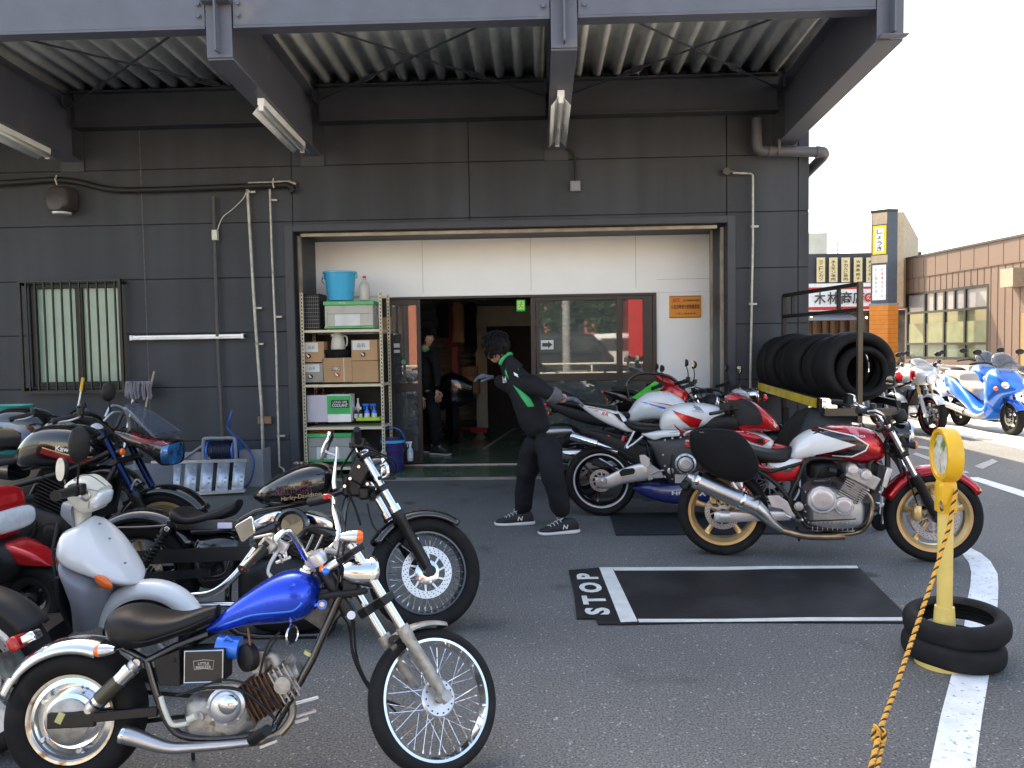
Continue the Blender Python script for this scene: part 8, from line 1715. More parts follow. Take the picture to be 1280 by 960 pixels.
strands('knot', dens([kn+Vector((-.015, 0, .03)), kn+Vector((.02, -.01, .015)), kn+Vector((.015, -.01, -.02)), kn+Vector((-.018, -.005, -.015)), kn+Vector((-.01, 0, .02)), kn+Vector((.012, -.01, -.03)), P(1096, 962, 2.52), P(1092, 1010, 2.4)], 14), .0045, o)
blackst = mat('black_angle_steel', (.022, .02, .02), .5, .4); brst = mat('brown_angle_steel', (.09, .075, .055), .5, .4, var=.2)
o = empty('tyre_rack', (2.75, 7.5, 0), 0, 'black steel tyre rack with yellow reflective bar beside the building corner', 'rack')
def LR(*p): return Vector(p)-Vector((2.75, 7.5, 0))
fp, bp_ = P(1075, 355, 6.75), P(980, 367, 8.25)
zt, z2 = fp.z, P(1075, 387, 6.75).z
F = lambda t, z: Vector((fp.x+(bp_.x-fp.x)*t, fp.y+(bp_.y-fp.y)*t, z))-Vector((2.75, 7.5, 0))
mb = MB(); mb.beam(F(0, .02), F(0, zt+.02), .04, .04, up=(0, 1, 0)); mb.build('post', brst, o)
mb = MB(); mb.beam(F(1, .02), F(1, zt), .04, .04, up=(0, 1, 0)); mb.build('post', blackst, o)
mb = MB(); mb.beam(F(-.01, zt), F(1, zt), .035, .035); mb.build('top_rail', blackst, o); mb = MB(); mb.beam(F(0.02, z2), F(.99, z2), .035, .035); mb.build('rail', blackst, o)
for t_ in (.24, .86): mb = MB(); mb.beam(F(t_, z2+.02), F(t_, zt-.02), .03, .03, up=(0, 1, 0)); mb.build('upright', blackst, o)
zr = .865
for (a, b_, m) in ((P(1030, 515, 6.75), P(1125, 515, 6.75), brst), (P(953, 492, 8.2), P(1050, 492, 8.2), blackst)): mb = MB(); mb.beam(a-Vector((2.75, 7.5, 0)), b_-Vector((2.75, 7.5, 0)), .04, .065); mb.build('cross_rail', m, o)
a, b_ = P(1026, 505, 6.72), P(948, 482, 8.2); ab = [a-Vector((2.75, 7.5, 0)), b_-Vector((2.75, 7.5, 0))]
mb = MB(); mb.beam(ab[0], ab[1], .03, .09); mb.build('side_rail', blackst, o)
refl = mat('yellow_reflective_tape', (.68, .48, .05), .35, coat=.5, var=.25, vs=8)
mb = MB(); d = (ab[1]-ab[0]); mb.beam(ab[0]+d*.03+Vector((-.02, -.003, 0)), ab[0]+d*.97+Vector((-.02, -.003, 0)), .004, .08); mb.build('reflective_tape', refl, o)
c = P(1124, 505, 6.8)-Vector((2.75, 7.5, 0)); mb = MB(); mb.beam(c, c+d, .03, .06); mb.build('side_rail', blackst, o)
for z in (-.022, .022): mb = MB(); mb.cyl(ab[0]+Vector((.02, -.03, z)), ab[0]+Vector((.02, -.05, z)), .014, n=16); mb.build('bolt_cap', MATS['sign_white'], o)
for (x, y) in ((1035, 6.8), (1110, 6.8)): q = P(x, 515, y)-Vector((2.75, 7.5, 0)); mb = MB(); mb.beam(Vector((q.x, q.y, 0)), q, .035, .035, up=(0, 1, 0)); mb.build('leg', blackst, o)
q = P(982, 510, 7.7)-Vector((2.75, 7.5, 0)); mb = MB(); mb.beam(Vector((q.x, q.y, 0)), q, .05, .05, up=(0, 1, 0)); mb.build('leg', blackst, o)
A_, B_ = P(1072, 459, 6.95), P(985, 459, 8.15); dr_ = (B_-A_)
nT = 8; names8 = ['frontmost', 'second', 'third', 'fourth', 'fifth', 'sixth', 'seventh', 'rearmost']
for k in range(nT):
 t_ = k/(nT-1); r_ = .305+.012*math.sin(k*2.3) if k else .315; c = A_+dr_*t_; c.z = .895+r_+.01; c.x += .02*math.sin(k*1.7)-(0 if k < nT-1 else .05); wd = .17
 ax = Vector((dr_.x*1.0+.12, dr_.y, 0)) if k != nT-1 else Vector((.45, -1, 0))
 tyre(c, ax, r_, wd, '%s tyre in the row lying on the black tyre rack' % names8[k], 'tyres on the rack', rubber_old if k else ty2, rin=r_*(.66 if k else .70))
c = A_-dr_*.02; tyre((c.x+.02, c.y-.02, 1.17), (dr_.x+.05, dr_.y, 0), .235, .13, 'smaller tyre nested inside the frontmost tyre on the rack', 'tyres on the rack', rubber_old, rin=.165)
cl = mat('black_cover_cloth', (.012, .012, .013), .55, var=.2, bump=.2, bs=60)
mb = MB(); nx, ny = 44, 30; p0 = Vector((2.12, 6.55, 0)); vs = []
for i in range(nx+1):
 for j in range(ny+1):
  u, v = i/nx*2-1, j/ny*2-1; r_ = max(abs(u), abs(v)); z = .84*(1-max(0, (r_-.35)/.65)**1.6)-.16*(u+.25)**2; z += .03*noise.noise(Vector((u*3, v*3, 2)))+.022*math.sin(9*u+5*v+3*noise.noise(Vector((u*2, v*2, 0)))); z = max(.02, z)
  vs.append(Vector((u*.55, v*.4, z)))
mb.add(vs, [(i*(ny+1)+j, (i+1)*(ny+1)+j, (i+1)*(ny+1)+j+1, i*(ny+1)+j+1) for i in range(nx) for j in range(ny)])
tag(mb.build('covered_heap', cl, ang=80, loc=(2.58, 6.95, 0)), 'black cloth cover draped over a heap beneath the tyre rack', 'cover')
o = empty('castor_stand', G(1100, 663), 0, 'small silver wheel stand with black castor behind the red motorcycle front wheel', 'stand')
mb = MB(); mb.lathe([(0, -.02), (.05, -.02), (.062, -.012), (.062, .012), (.05, .02), (0, .02)], (0, 0, .062), (0, 1, 0), 32); mb.build('castor', rubber, o)
mb = MB(); mb.beam((.0, -.03, .06), (.01, -.03, .2), .01, .035, up=(0, 1, 0)); mb.beam((0, .03, .06), (.01, .03, .2), .01, .035, up=(0, 1, 0)); mb.box((0, 0, .2), (.05, .08, .02)); mb.cyl((.01, 0, .2), (.01, 0, .34), .012); mb.cyl((-.22, 0, .33), (.02, 0, .29), .01); mb.build('bracket', alu_lt, o)
mb = MB(); mb.box((-.12, .02, .15), (.12, .1, .14)); mb.build('plate', MATS['checker_rubber'], o, bevel=.004)
cr = mat('cream_shelf_steel', (.62, .56, .42), .45, coat=.2, var=.06)
o = empty('storage_shelf', (-2.16, 8.75, 0), 0, 'cream slotted steel shelf standing left inside the open bay', 'shelf'); SX0, SX1, SY0, SY1 = -.44, .44, -.2, .25
zsh = [1.665, 1.055, .575, .12]
for x in (SX0, SX1):
 for y in (SY0, SY1):
  mb = MB(); mb.bb((x-.016, y-.003, .04), (x+.016, y+.003, 2.08)); mb.bb((x-(.016 if x < 0 else -.010), y-.016, .04), (x-(.01 if x < 0 else -.016), y+.02, 2.08))
  mb.build('post', cr, o)
  mb = MB()
  for k in range(50): mb.bb((x-.006, y-.0045, .08+k*.04), (x+.006, y-.0032, .10+k*.04))
  so_ = mb.build('slots', blk_metal, o); so_['kind'] = 'stuff'
for z in zsh: mb = MB(); mb.bb((SX0+.01, SY0+.01, z-.03), (SX1-.01, SY1-.01, z)); mb.build('shelf_board', cr, o, bevel=.003)
mb = MB(); mb.beam((SX0+.02, SY1, 2.05), (SX1-.02, SY1, 2.05), .01, .03); mb.build('brace', cr, o)
mb = MB(); mb.bb((SX0-.02, SY1+.02, 0), (SX1+.05, SY1+.035, 1.62)); mb.build('back_panel', blk_pl, o)
def SP(px, py): q = P(px, py, 8.62); return q.x, q.z
cardm = mat('cardboard', (.42, .26, .14), .8, var=.1, vs=4); cardl = mat('carton_label', (.62, .64, .64), .6); clr = mat('clear_plastic_box', (.42, .44, .42), .25, coat=.4, var=.1, vs=5, alpha=.8)
def carton(x0, x1, z0, z1, label, cat='box', m=None, y0=8.6, dp=.3, lab=None, spout=None, tape=False, group='cartons on the shelf'):
 q0, q1 = SP(x0, z0), SP(x1, z1); c = Vector(((q0[0]+q1[0])/2, y0+dp/2, q0[1])); w_, h_ = q1[0]-q0[0], q1[1]-q0[1]
 o = empty('carton', c, 0, label, cat, group); mb = MB(); mb.bb((-w_/2, -dp/2, 0), (w_/2, dp/2, h_)); mb.build('box', m or cardm, o, bevel=.004)
 mb = MB(); mb.bb((-w_/2+.002, -dp/2-.001, h_*.62), (w_/2-.002, -dp/2, h_*.63)); mb.build('flap_edge', brown_hot, o)
 if lab: mb = MB(); mb.bb((-w_/2+w_*lab[0], -dp/2-.002, h_*lab[2]), (-w_/2+w_*lab[1], -dp/2-.0005, h_*lab[3])); mb.build('label', cardl, o); lettering('label_print', '品名', Vector((-w_/2+w_*(lab[0]+lab[1])/2, -dp/2-.002, h_*(lab[2]+lab[3])/2)), X, Z, inkg, o, w_*.3)
 if spout:
  sx, sz = -w_/2+w_*spout, h_*.3; mb = MB(); mb.lathe([(0, 0), (.026, 0), (.026, .004), (0, .004)], (sx, -dp/2-.001, sz), (0, -1, 0), 24); mb.build('spout_hole', redink if tape else blk_pl, o)
  mb = MB(); mb.cyl((sx, -dp/2, sz), (sx, -dp/2-.03, sz), .010, n=12); mb.beam((sx+.012, -dp/2-.028, sz-.012), (sx-.012, -dp/2-.028, sz+.018), .012, .01, up=(0, 1, 0)); mb.build('tap', MATS['sign_white'], o)
 if tape: mb = MB(); mb.bb((w_*.22, -dp/2-.0015, 0), (w_*.24, -dp/2-.0005, h_)); mb.build('strap', cardl, o)
 return o
carton(380.5, 405, 478, 454, 'small grey labelled carton with tap, bottom left of the middle shelf', m=mat('grey_card', (.3, .28, .25), .8), lab=(.05, .8, .55, .95), spout=.35)
carton(380.5, 405, 453, 427, 'small brown labelled carton with tap, stacked above the grey one', lab=(.05, .72, .5, .95), spout=.25)
carton(404, 440, 478, 447, 'wide brown carton with red rimmed tap, centre of the middle shelf', lab=(.35, .58, .5, .62), spout=.5, tape=True)
carton(441, 473, 478, 451, 'plain brown carton at the bottom right of the middle shelf')
carton(440, 472, 451, 424.5, 'brown carton with white label and tap, stacked on the plain carton', lab=(.05, .7, .52, .96), spout=.45)
def lathething(name, c, prof, m, label, cat, extra=None, ax=(0, 0, 1), group=None):
 o = empty(name, c, 0, label, cat, group); mb = MB(); mb.lathe(prof, (0, 0, 0), ax, 40); mb.build('body', m, o, ang=50)
 if extra: extra(o)
 return o
def bucket(px, py0, py1, r, label, y=8.85, wm=None, name='bucket', water=False, tall=1):
 q0 = P(px, py0, y); q1 = P(px, py1, y); h_ = q1.z-q0.z
 def ex(o):
  mb = MB(); mb.lathe([(r*1.0, h_-.02), (r*1.06, h_-.02), (r*1.07, h_), (r*.99, h_)], (0, 0, 0), (0, 0, 1), 40); mb.build('rim', wm, o)
  for s in (-1, 1): mb = MB(); mb.box((s*r*1.03, 0, h_-.05), (.02, .05, .05)); mb.build('handle_lug', wm, o, bevel=.004)
  mb = MB(); mb.tube([(-r*1.06, -.01, h_-.04), (-r*1.12, -.03, h_-.10), (-r*.9, -.07, h_-.14)], .005, 8, smooth=3) if not water else mb.tube([(-r, 0, h_), (-r*.7, -.02, h_+.09), (0, -.03, h_+.13), (r*.7, -.02, h_+.09), (r, 0, h_)], .007, 8, smooth=4); mb.build('handle', blk_pl if not water else bblue_pt, o)
 return lathething(name, q0, [(0, 0), (r*.78, 0), (r*.8, .01), (r*.98, h_-.01), (r, h_), (r*.96, h_), (r*.77, .02), (0, .015)], wm, label, 'bucket', ex)
cyan = mat('cyan_plastic', (.03, .42, .72), .35, coat=.4, var=.05)
def greenbox(x0, x1, py0, py1, label):
 q0, q1 = SP(x0, py1), SP(x1, py0); w_, h_ = q1[0]-q0[0], q1[1]-q0[1]; o = empty('storage_box', ((q0[0]+q1[0])/2, 8.74, q0[1]), 0, label, 'storage box', 'clear folding boxes with green rims')
 gm = MATS.get('green_rim') or mat('green_rim', (.04, .38, .12), .4, coat=.2)
 mb = MB(); mb.bb((-w_/2+.01, -.15, .02), (w_/2-.01, .15, h_-.04)); mb.build('wall', clr, o, bevel=.01)
 mb = MB(); mb.bb((-w_/2, -.165, h_-.045), (w_/2, .165, h_)); mb.build('lid', gm, o, bevel=.005); mb = MB(); mb.bb((-w_/2+.005, -.16, 0), (w_/2-.005, .16, .022)); mb.build('base', gm, o, bevel=.004)
 mb = MB(); mb.bb((-w_*.28, -.153, .03), (w_*.22, -.151, h_*.55)); mb.build('contents', cardl, o); mb = MB(); mb.bb((-w_/2+.012, -.154, h_*.52), (w_/2-.012, -.151, h_*.55)); mb.build('fold_line', grey_pl, o)
 for x in (-w_/2+.03, w_/2-.03): mb = MB(); mb.bb((x-.01, -.156, .02), (x+.01, -.151, h_-.05)); mb.build('rib', clr, o)
 lettering('lettering', '安全第一', (-w_*.1, -.166, h_-.02), X, Z, MATS['sticker_white'], o, .09)
 return o
greenbox(406, 468, 376, 411, 'clear folding box with green lid on the top shelf under the cyan bucket')
greenbox(385, 440, 541, 577, 'clear folding box with green lid on the lowest shelf')
bucket(426, 376, 340, .19*.95, 'cyan blue bucket with black handle on top of the clear green lidded box', y=8.74, wm=cyan)
o = empty('speaker_box', (SP(391, 411)[0]-.015, 8.78, 1.665), 0, 'black mesh fronted box at the left end of the top shelf', 'box'); mb = MB(); mb.bb((-.11, -.15, 0), (.1, .15, .41)); mb.build('cabinet', blk_pl, o, bevel=.008)
mb = MB()
for k in range(9):
 mb.bb((-.1, -.153, .03+k*.042), (.09, -.151, .034+k*.042)); mb.bb((-.1+k*.0215, -.155, .02), (-.098+k*.0215, -.1525, .39))
mb.build('grille', grey_pl, o)
jug = mat('translucent_plastic', (.6, .6, .56), .3, coat=.3, alpha=.85)
q = P(456, 375.5, 8.74); lathething('plastic_bottle', q, [(0, 0), (.052, 0), (.06, .01), (.06, .16), (.045, .20), (.02, .225), (.018, .25), (0, .25)], jug, 'tall clear plastic bottle beside the cyan bucket on the top shelf', 'bottle', lambda o: MB().cyl((0, 0, .25), (0, 0, .275), .02).build('cap', redink, o))
q = P(424, 447, 8.72)
def potx(o): mb = MB(); mb.tube([(.05, 0, .15), (.1, 0, .14), (.1, 0, .05), (.06, 0, .03)], .009, 8, smooth=4); mb.build('handle', cream_pt, o); mb = MB(); mb.cyl((0, 0, .17), (0, 0, .2), .04); mb.box((-.05, 0, .16), (.05, .03, .03)); mb.build('lid', cream_pt, o)
q2 = P(423, 446, 8.72); lathething('oil_tray', q2, [(0, 0), (.13, 0), (.165, .08), (.155, .08), (.125, .01), (0, .01)], blk_pl, 'shallow black round tray on the wide brown carton', 'tray')
lathething('pitcher', q2+Vector((0, 0, .085)), [(0, 0), (.08, 0), (.085, .02), (.07, .12), (.05, .17), (0, .17)], cream_pt, 'cream pitcher with handle standing in the black tray', 'pitcher', potx)
def can(x0, x1, py0, py1, m, label, name='oil_can'):
 q0, q1 = SP(x0, py1), SP(x1, py0); w_, h_ = q1[0]-q0[0], q1[1]-q0[1]; o = empty(name, ((q0[0]+q1[0])/2, 8.72, q0[1]), 0, label, 'can'); mb = MB(); mb.bb((-w_/2, -.1, 0), (w_/2, .1, h_)); mb.build('body', m, o, bevel=.008); return o, w_, h_
o, w_, h_ = can(384, 409, 494, 528, mat('lilac_white_can', (.55, .53, .62), .35, coat=.3, var=.03), 'white square can with a looped red tube, left on the third shelf'); mb = MB(); mb.tube([(-.02, 0, h_), (-.04, -.02, h_+.04), (.02, -.03, h_+.08), (.06, -.02, h_+.05), (.03, 0, h_+.01)], .008, 8, smooth=4); mb.build('hose', maroon_pt, o)
o, w_, h_ = can(409.5, 438, 493, 528, MATS['sign_white'], 'green and white coolant can reading LONG LIFE COOLANT on the third shelf'); gcan = mat('can_green', (.02, .42, .12), .35, coat=.3)
mb = MB(); mb.bb((-w_/2+.001, -.1025, h_*.3), (w_/2-.001, -.1005, h_-.01)); mb.build('green_panel', gcan, o)
mb = MB(); mb.bb((-w_*.32, -.104, h_*.52), (w_*.42, -.1028, h_*.80)); mb.build('black_panel', inkp, o)
lettering('lettering', 'LONG LIFE', (w_*.05, -.104, h_*.73), X, Z, MATS['sign_white'], o, w_*.6, bold=.01); lettering('lettering', 'COOLANT', (w_*.05, -.104, h_*.61), X, Z, MATS['sign_white'], o, w_*.66, h_*.12, bold=.02)
mb = MB(); mb.cyl((w_*.2, 0, h_), (w_*.2, 0, h_+.03), .02); mb.tube([(-w_*.3, 0, h_), (-w_*.2, 0, h_+.03), (0, 0, h_+.03), (w_*.05, 0, h_)], .005, 6, smooth=2); mb.build('cap', blk_metal, o)
q = SP(460, 526); o = tag(MB().bb((-.14, -.1, 0), (.14, .1, .035)).build('green_tray', mat('lime_plastic', (.35, .6, .05), .4), loc=(q[0], 8.72, q[1]), bevel=.004), 'lime green plastic tray holding bottles on the third shelf', 'tray')
def bottle(px, h_, r, m, capm, label, trig=False, y=8.7, z=None, base=None):
 q = P(px, 525, y) if base is None else base
 def ex(o):
  mb = MB(); mb.cyl((0, 0, h_), (0, 0, h_+.03), r*.45, n=14)
  if trig: mb.box((-.012, 0, h_+.045), (.07, .022, .022)); mb.tube([(-.02, 0, h_+.035), (-.035, 0, h_+.015), (-.03, 0, h_-.01)], .005, 6)
  mb.build('cap', capm, o); mb = MB(); mb.lathe([(r*1.01, h_*.2), (r*1.01, h_*.6)], (0, 0, 0), (0, 0, 1), 28); mb.build('label', cardl if m is not cardl else bblue_pt, o)
 return lathething('bottle', q, [(0, 0), (r*.92, 0), (r, .006), (r, h_*.75), (r*.45, h_*.93), (r*.4, h_), (0, h_)], m, label, 'bottle', ex, group='bottles of the shelf and doorway')
wh = MATS['sign_white']
bottle(445, .12, .022, blk_metal, chrome, 'short black spray can, first from the left in the lime tray'); bottle(451, .12, .02, blk_pl, wh, 'short dark bottle with white cap, second in the lime tray')
bottle(448, .22, .022, wh, wh, 'tall white bottle behind the short dark ones in the lime tray', y=8.78); bottle(459, .13, .03, bblue_pt, bblue_pt, 'left blue spray bottle with trigger in the lime tray', True); bottle(468, .13, .03, bblue_pt, bblue_pt, 'right blue spray bottle with trigger in the lime tray', True)
mb = MB(); p = P(395, 541, 8.72); mb.tube([p+Vector((-.05+.28*math.sin(k*.9)*.5+.12, .05*math.cos(k*1.7), .01+.01*(k % 3))) for k in range(26)], .006, 7, smooth=4); tag(mb.build('extension_cord', mat('orange_cord', (.55, .1, .03), .5)), 'orange cord coiled on the lid of the lowest clear box', 'cord')
navy = mat('navy_plastic', (.02, .03, .16), .35, coat=.4)
b0 = bucket(492, 588, 548, .135, 'navy blue pail with a cyan rim and handle standing by the sliding door', y=8.85, wm=navy, name='pail', water=True)
mb = MB(); mb.lathe([(.134, .33), (.142, .33), (.145, .36), (.134, .36)], (0, 0, 0), (0, 0, 1), 36); mb.build('cyan_ring', cyan, b0)
for z in (.22, .30): mb = MB(); mb.lathe([(.131+z*.01, z), (.137, z+.003), (.131, z+.006)], (0, 0, 0), (0, 0, 1), 36); mb.build('red_line', red_pt, b0)
bottle(0, .17, .035, mat('pale_blue_bottle', (.35, .5, .55), .3, coat=.4), wh, 'blue and clear spray bottle with white trigger beside the navy pail', True, base=P(513, 576, 8.9)+Vector((0, 0, .0)))
bottle(0, .2, .033, MATS['lilac_white_can'], wh, 'white bottle standing left of the navy pail', base=P(480, 582, 8.7))
o = empty('aluminium_ramp', G(247, 616), 0, 'folded aluminium loading ramp with rungs leaning on its side by the wall', 'ramp')
ra = [P(190, 578, 7.72), P(310, 575, 7.78), P(307, 613, 7.6), P(186, 620, 7.55)]; ra = [p-o.location for p in ra]
for (a, b_) in ((ra[0], ra[1]), (ra[3], ra[2])): mb = MB(); mb.beam(a, b_, .05, .03); mb.build('side_rail', alu_lt, o)
for k in range(6):
 t_ = (k+.5)/6; a, b_ = ra[0].lerp(ra[1], t_), ra[3].lerp(ra[2], t_); mb = MB(); dx_ = (ra[1]-ra[0])/6*.36; mb.add([a-dx_, a+dx_, b_+dx_, b_-dx_], [(0, 1, 2, 3)]); rg = mb.build('rung', mat('ramp_aluminium', (.45, .5, .6), .4, .6) if 'ramp_aluminium' not in MATS else MATS['ramp_aluminium'], o, solid=.02)
 mb = MB()
 for (u, v) in ((.3, .2), (-.3, .2), (.3, .55), (.3, .7), (-.3, .85)): c = a.lerp(b_, v)+dx_*u*2; mb.cyl(c+Vector((0, -.012, 0)), c+Vector((0, -.017, 0)), .012, n=10)
 mb.build('rivet', steel, rg)
o = empty('hose_reel', P(280, 585, 8.05), 0, 'grey hose reel wound with dark blue hose in front of the wall', 'hose reel')
mb = MB(); mb.lathe([(0, -.14), (.13, -.14), (.13, -.13), (.09, -.13), (.09, .13), (.13, .13), (.13, .14), (0, .14)], (0, 0, .18), (1, 0, 0), 36); mb.build('drum', bblue_pt, o)
mb = MB(); pts = [Vector((-.125+.25*(k/(12*14)), math.cos(2*math.pi*k/12)*.105, .18+math.sin(2*math.pi*k/12)*.105)) for k in range(12*14)]; mb.tube(pts, .010, 6); mb.build('hose', mat('navy_hose', (.01, .015, .04), .4), o)
mb = MB()
for s in (-1, 1): mb.tube([(s*.17, -.1, -.12), (s*.17, -.1, .28), (s*.13, -.1, .33), (0, -.1, .33)], .018, 10, smooth=3)
mb.tube([(-.17, -.1, .26), (-.32, -.12, .16), (-.46, -.15, .06)], .012, 8); mb.build('frame', grey_pl, o)
mb = MB(); mb.tube([(.12, 0, .33), (.2, -.02, .3), (.34, -.05, .1), (.32, -.1, -.12), (.2, -.05, -.2), (.14, 0, -.05)], .010, 8, smooth=5); mb.tube([(.05, .15, .6), (.03, .1, .48), (.06, 0, .42), (.14, 0, .33)], .014, 8, smooth=4); mb.build('supply_hose', mat('blue_hose', (.02, .06, .25), .4), o)
for (x0, x1, y0, y1, d_, lb) in ((195, 262, 565, 604, 7.95, 'open grey plastic tray standing behind the aluminium ramp'), (300, 328, 562, 606, 8.05, 'grey plastic container right of the hose reel')):
 a, b_ = P(x0, y1, d_), P(x1, y0, d_); mb = MB(); mb.bb((0, 0, 0), (b_.x-a.x, .03, b_.z)); mb.bb((0, .03, 0), (.02, .25, b_.z)); mb.bb((b_.x-a.x-.02, .03, 0), (b_.x-a.x, .25, b_.z)); mb.bb((0.02, .03, 0), (b_.x-a.x-.02, .25, .02)); tag(mb.build('plastic_container', grey_pl, loc=(a.x, d_, 0), bevel=.004), lb, 'container')
a, b_ = P(137, 655, 5.9), P(192, 588, 5.9); o = empty('plastic_bin', ((a.x+b_.x)/2, 6.1, 0), R(-8), 'grey plastic bin with pale rim standing behind the white scooter', 'bin'); mb = MB(); w_ = (b_.x-a.x)/2; mb.shell([(Vector((0, -.15, 0)), Vector((0, .15, 0)), w_*.9), (Vector((0, -.17, b_.z)), Vector((0, .17, b_.z)), w_)], side=(1, 0, 0), e=.3, sub=2); mb.build('body', grey_pl, o); mb = MB(); mb.bb((-w_-.015, -.19, 0), (-w_+.02, -.16, b_.z+.01)); mb.build('edge', silver_pt, o)
def pole(name, pts, r, m, label, cat, extra=None, y=8.3):
 Q = [P(a, b_, y+dy) for a, b_, dy in pts]; o = empty(name, Q[-1], 0, label, cat); q0 = Q[-1]; mb = MB(); mb.tube([q-q0 for q in Q], r, 12); mb.build('handle', m, o)
 if extra: extra(o, q0)
 return o
mopm = mat('grey_mop_yarn', (.2, .19, .23), .9, var=.3, bump=.6, bs=90); wood = mat('worn_wood_handle', (.3, .24, .17), .6, var=.2)
def mopx(o, q0):
 a, b_ = P(159, 478, 8.28)-q0, P(189, 478, 8.28)-q0; mb = MB(); mb.beam(a, b_, .05, .025); mb.build('clamp', grey_pl, o)
 mb = MB()
 for k in range(34): t_ = k/33; p = a.lerp(b_, t_)+Vector((random.uniform(-.004, .004), random.uniform(-.03, .02), .01)); mb.tube([p, p+Vector((random.uniform(-.01, .01), -.03, -.08)), p+Vector((random.uniform(-.02, .02), -.02, -random.uniform(.15, .2)))], .009, 5, smooth=2)
 mb.build('mop_head', mopm, o)
pole('mop', [(172, 478, 0), (166, 500, -.03), (158, 540, -.1), (150, 600, -.2)], .011, MATS['fixture_white'], 'grey string mop standing head up against the wall', 'mop', mopx)
pole('wooden_pole', [(193, 464, 0), (184, 500, -.05), (170, 570, -.2), (163, 606, -.3)], .012, wood, 'bare wooden handle leaning on the wall beside the mop', 'pole')
def brx(o, q0):
 for (p, q, r_, m) in (((104, 472), (101, 489), .016, yel), ((98, 509), (95, 527), .014, red_pt)): mb = MB(); mb.cyl(P(*p, 8.3)-q0, P(*q, 8.28)-q0, r_); mb.build('sleeve', m, o)
pole('broom', [(104, 473, 0), (97, 512, -.03), (91, 550, -.07), (84, 596, -.15)], .009, MATS['fixture_white'], 'white broom handle with yellow and red sleeves below the barred window', 'broom', brx)
o = empty('teal_bin', (P(-2, 600, 7.6).x, 7.6, 0), 0, 'teal plastic bin standing by the wall at the far left', 'bin'); zt_ = P(10, 513, 7.6).z; mb = MB(); mb.shell([(Vector((0, -.28, 0)), Vector((0, .28, 0)), .22), (Vector((0, -.3, zt_-.02)), Vector((0, .3, zt_-.02)), .25), (Vector((0, -.31, zt_)), Vector((0, .31, zt_)), .262)], side=(1, 0, 0), e=.4, sub=2); mb.build('body', mat('teal_plastic', (.0, .3, .27), .4, coat=.2), o)
mb = MB(); mb.shell([(Vector((0, -.315, zt_+.001)), Vector((0, .315, zt_+.001)), .268), (Vector((0, -.315, zt_+.025)), Vector((0, .315, zt_+.025)), .268)], side=(1, 0, 0), e=.4, sub=1); mb.build('lid', MATS['teal_plastic'], o)
c = P(331, 525, WY-.03); tag(MB().box((0, 0, 0), (.15, .04, .08)).build('wood_block', mat('old_board', (.22, .13, .08), .8, var=.3), loc=c, bevel=.003), 'small brown wood block behind the pale pipe foot', 'block')
mb = MB(); c = P(322, 570, WY-.08); mb.cyl((.06, 0, 0), (-.03, 0, 0), .018, n=14); mb.cyl((0, 0, 0), (0, -.01, .05), .01); mb.box((0, -.01, .06), (.06, .012, .012)); tag(mb.build('water_tap', mat('green_tap', (.05, .3, .15), .4), loc=c), 'small green handled tap at the foot of the pale pipe', 'tap')
redst = mat('red_tool_paint', (.3, .02, .02), .4, coat=.4)
def inbox(name, px0, px1, py0, py1, Y, dp, m, label, cat, bev=.008):
 a, b_ = P(px0, py1, Y), P(px1, py0, Y); z0 = max(.03, a.z); o = empty(name, ((a.x+b_.x)/2, Y+dp/2, z0), 0, label, cat); w_ = (b_.x-a.x)/2; h_ = b_.z-z0; mb = MB(); mb.bb((-w_, -dp/2, 0), (w_, dp/2, h_)); mb.build('body', m, o, bevel=bev); return o, w_, h_, dp
for (nm, a, lb) in (('carton', (578, 596, 458, 492), 'brown carton stack against the grey roller shutter inside'), ('carton', (579, 598, 470, 493), 'lower brown carton inside the workshop before the shutter')):
 o, w_, h_, dp = inbox(nm, *a, 13.2 if a[2] == 458 else 12.9, .4, cardm, lb, 'box'); mb = MB(); mb.bb((-w_*.1, -dp/2-.002, 0), (w_*.1, -dp/2-.001, h_)); mb.build('tape', brown_hot, o)
o = empty('engine_stand', P(570, 500, 12.2).xy.to_3d()+Vector((0, 0, .03)), 0, 'red workshop hoist with castors inside on the green floor', 'hoist')
mb = MB(); mb.beam((0, 0, .1), (0, 0, 1.9), .09, .07, up=(0, 1, 0)); mb.beam((0, 0, .12), (.5, -.1, .1), .07, .08); mb.beam((-.2, .3, .12), (.2, -.3, .12), .07, .07); mb.build('frame', redst, o)
for (x, y) in ((.5, -.1), (-.2, .3), (.2, -.3)): mb = MB(); mb.lathe([(0, -.02), (.07, -.02), (.07, .02), (0, .02)], (x, y, .07), (0, 1, 0), 20); mb.build('castor', rubber, o)
o, w_, h_, dp = inbox('tool_cabinet', 500, 520, 500, 575, 9.9, .5, redst, 'red tool cabinet behind the sliding door glass', 'cabinet')
for k in range(5): mb = MB(); mb.bb((-w_+.01, -dp/2-.01, .04+k*h_/5.3), (w_-.01, -dp/2-.001, .04+(k+.85)*h_/5.3)); mb.build('drawer', redst, o, bevel=.003)
cols = [(fabric_blk, 'black'), (mat('tan_cloth', (.25, .17, .09), .85), 'tan'), (mat('dark_red_cloth', (.12, .02, .02), .85), 'dark red'), (blk_pl, 'dark'), (mat('grey_cloth', (.1, .1, .11), .85), 'grey')]
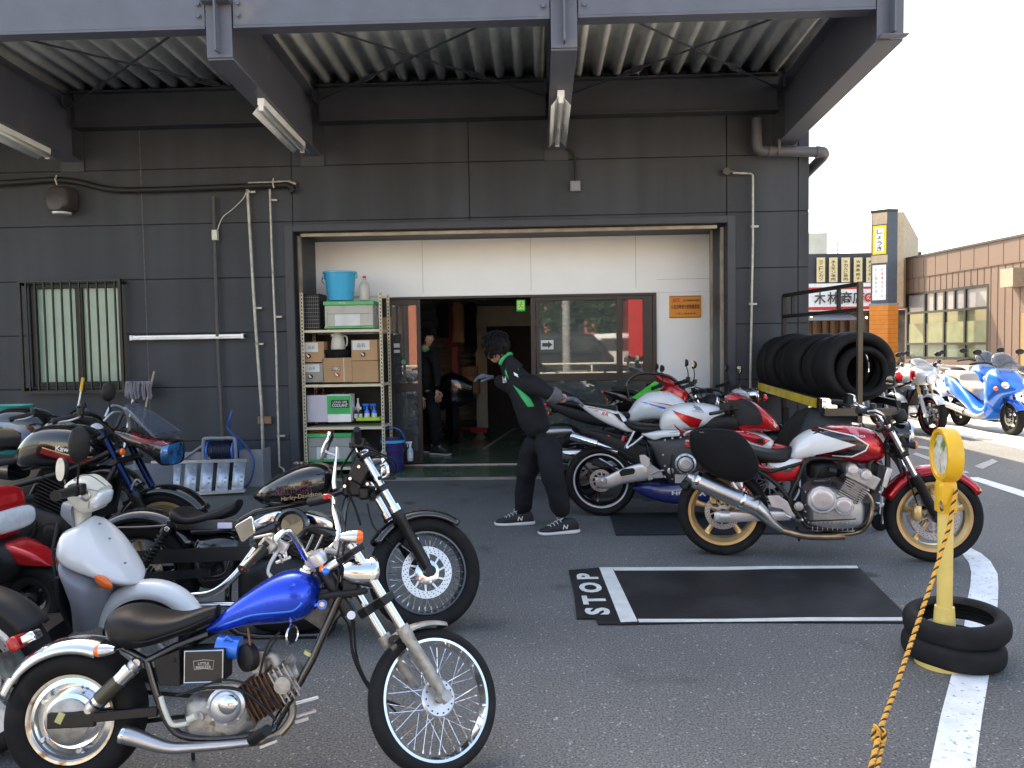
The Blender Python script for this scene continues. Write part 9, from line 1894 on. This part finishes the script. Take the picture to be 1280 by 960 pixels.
for k, (px, ci, L_, Y) in enumerate(((553, 0, .55, 12.0), (562, 2, .7, 12.1), (572, 1, .62, 12.0), (579, 4, .5, 12.2), (588, 0, .75, 12.1))):
 m, cn = cols[ci]; c = P(px, 378, Y); o = empty('hanging_garment', c, 0, '%s garment hanging inside the workshop, %s from the door leaf' % (cn, ('first', 'second', 'third', 'fourth', 'fifth')[k]), 'garment', 'garments hanging inside the workshop')
 mb = MB(); mb.shell([(Vector((0, -.05, 0)), Vector((0, .05, 0)), .04), (Vector((0, -.07, -.08)), Vector((0, .07, -.08)), .1), (Vector((.01, -.06, -.3)), Vector((0, .06, -.3)), .085), (Vector((-.01, -.05, -L_)), Vector((0, .05, -L_)), .1)], side=(1, 0, 0), e=.7); mb.build('cloth', m, o); mb = MB(); mb.tube([(0, 0, 0), (0, 0, .05), (.02, 0, .08), (0, 0, .1)], .004, 6, smooth=3); mb.build('hook', steel, o)
mb = MB(); mb.cyl((P(545, 374, 12.1).x, 12.1, P(560, 374, 12.1).z+.04), (P(600, 374, 12.1).x, 12.1, P(560, 374, 12.1).z+.04), .015); tag(mb.build('garment_rail', steel), 'steel rail holding the hanging garments inside', 'rail')
o = empty('motorcycle_in_shop', P(566, 540, 11.4).xy.to_3d()+Vector((0, 0, .03)), 0, 'dark motorcycle part shrouded in shadow behind the standing man', 'motorcycle'); mb = MB(); mb.lathe([(.2, -.06), (.3, -.05), (.31, 0), (.3, .05), (.2, .06), (.2, -.06)], (0, 0, .31), (1, .3, 0), 40); mb.build('tyre', rubber, o)
mb = MB(); mb.shell([(Vector((-.3, .1, .9)), Vector((-.3, .1, .5)), .12), (Vector((0, .1, 1.05)), Vector((0, .1, .5)), .18), (Vector((.3, .1, .9)), Vector((.3, .1, .6)), .1)], e=.6); mb.build('body', blk_gloss, o)
a, b_ = P(479, 538-58, 9.42), P(494, 397, 9.42); tag(MB().bb((a.x-.05, 0, 1.1), (b_.x-.02, .02, b_.z)).build('cardboard_sheet', cardm, loc=(0, 9.25, 0)), 'tall brown cardboard sheet beside the shelf against the door frame', 'cardboard')
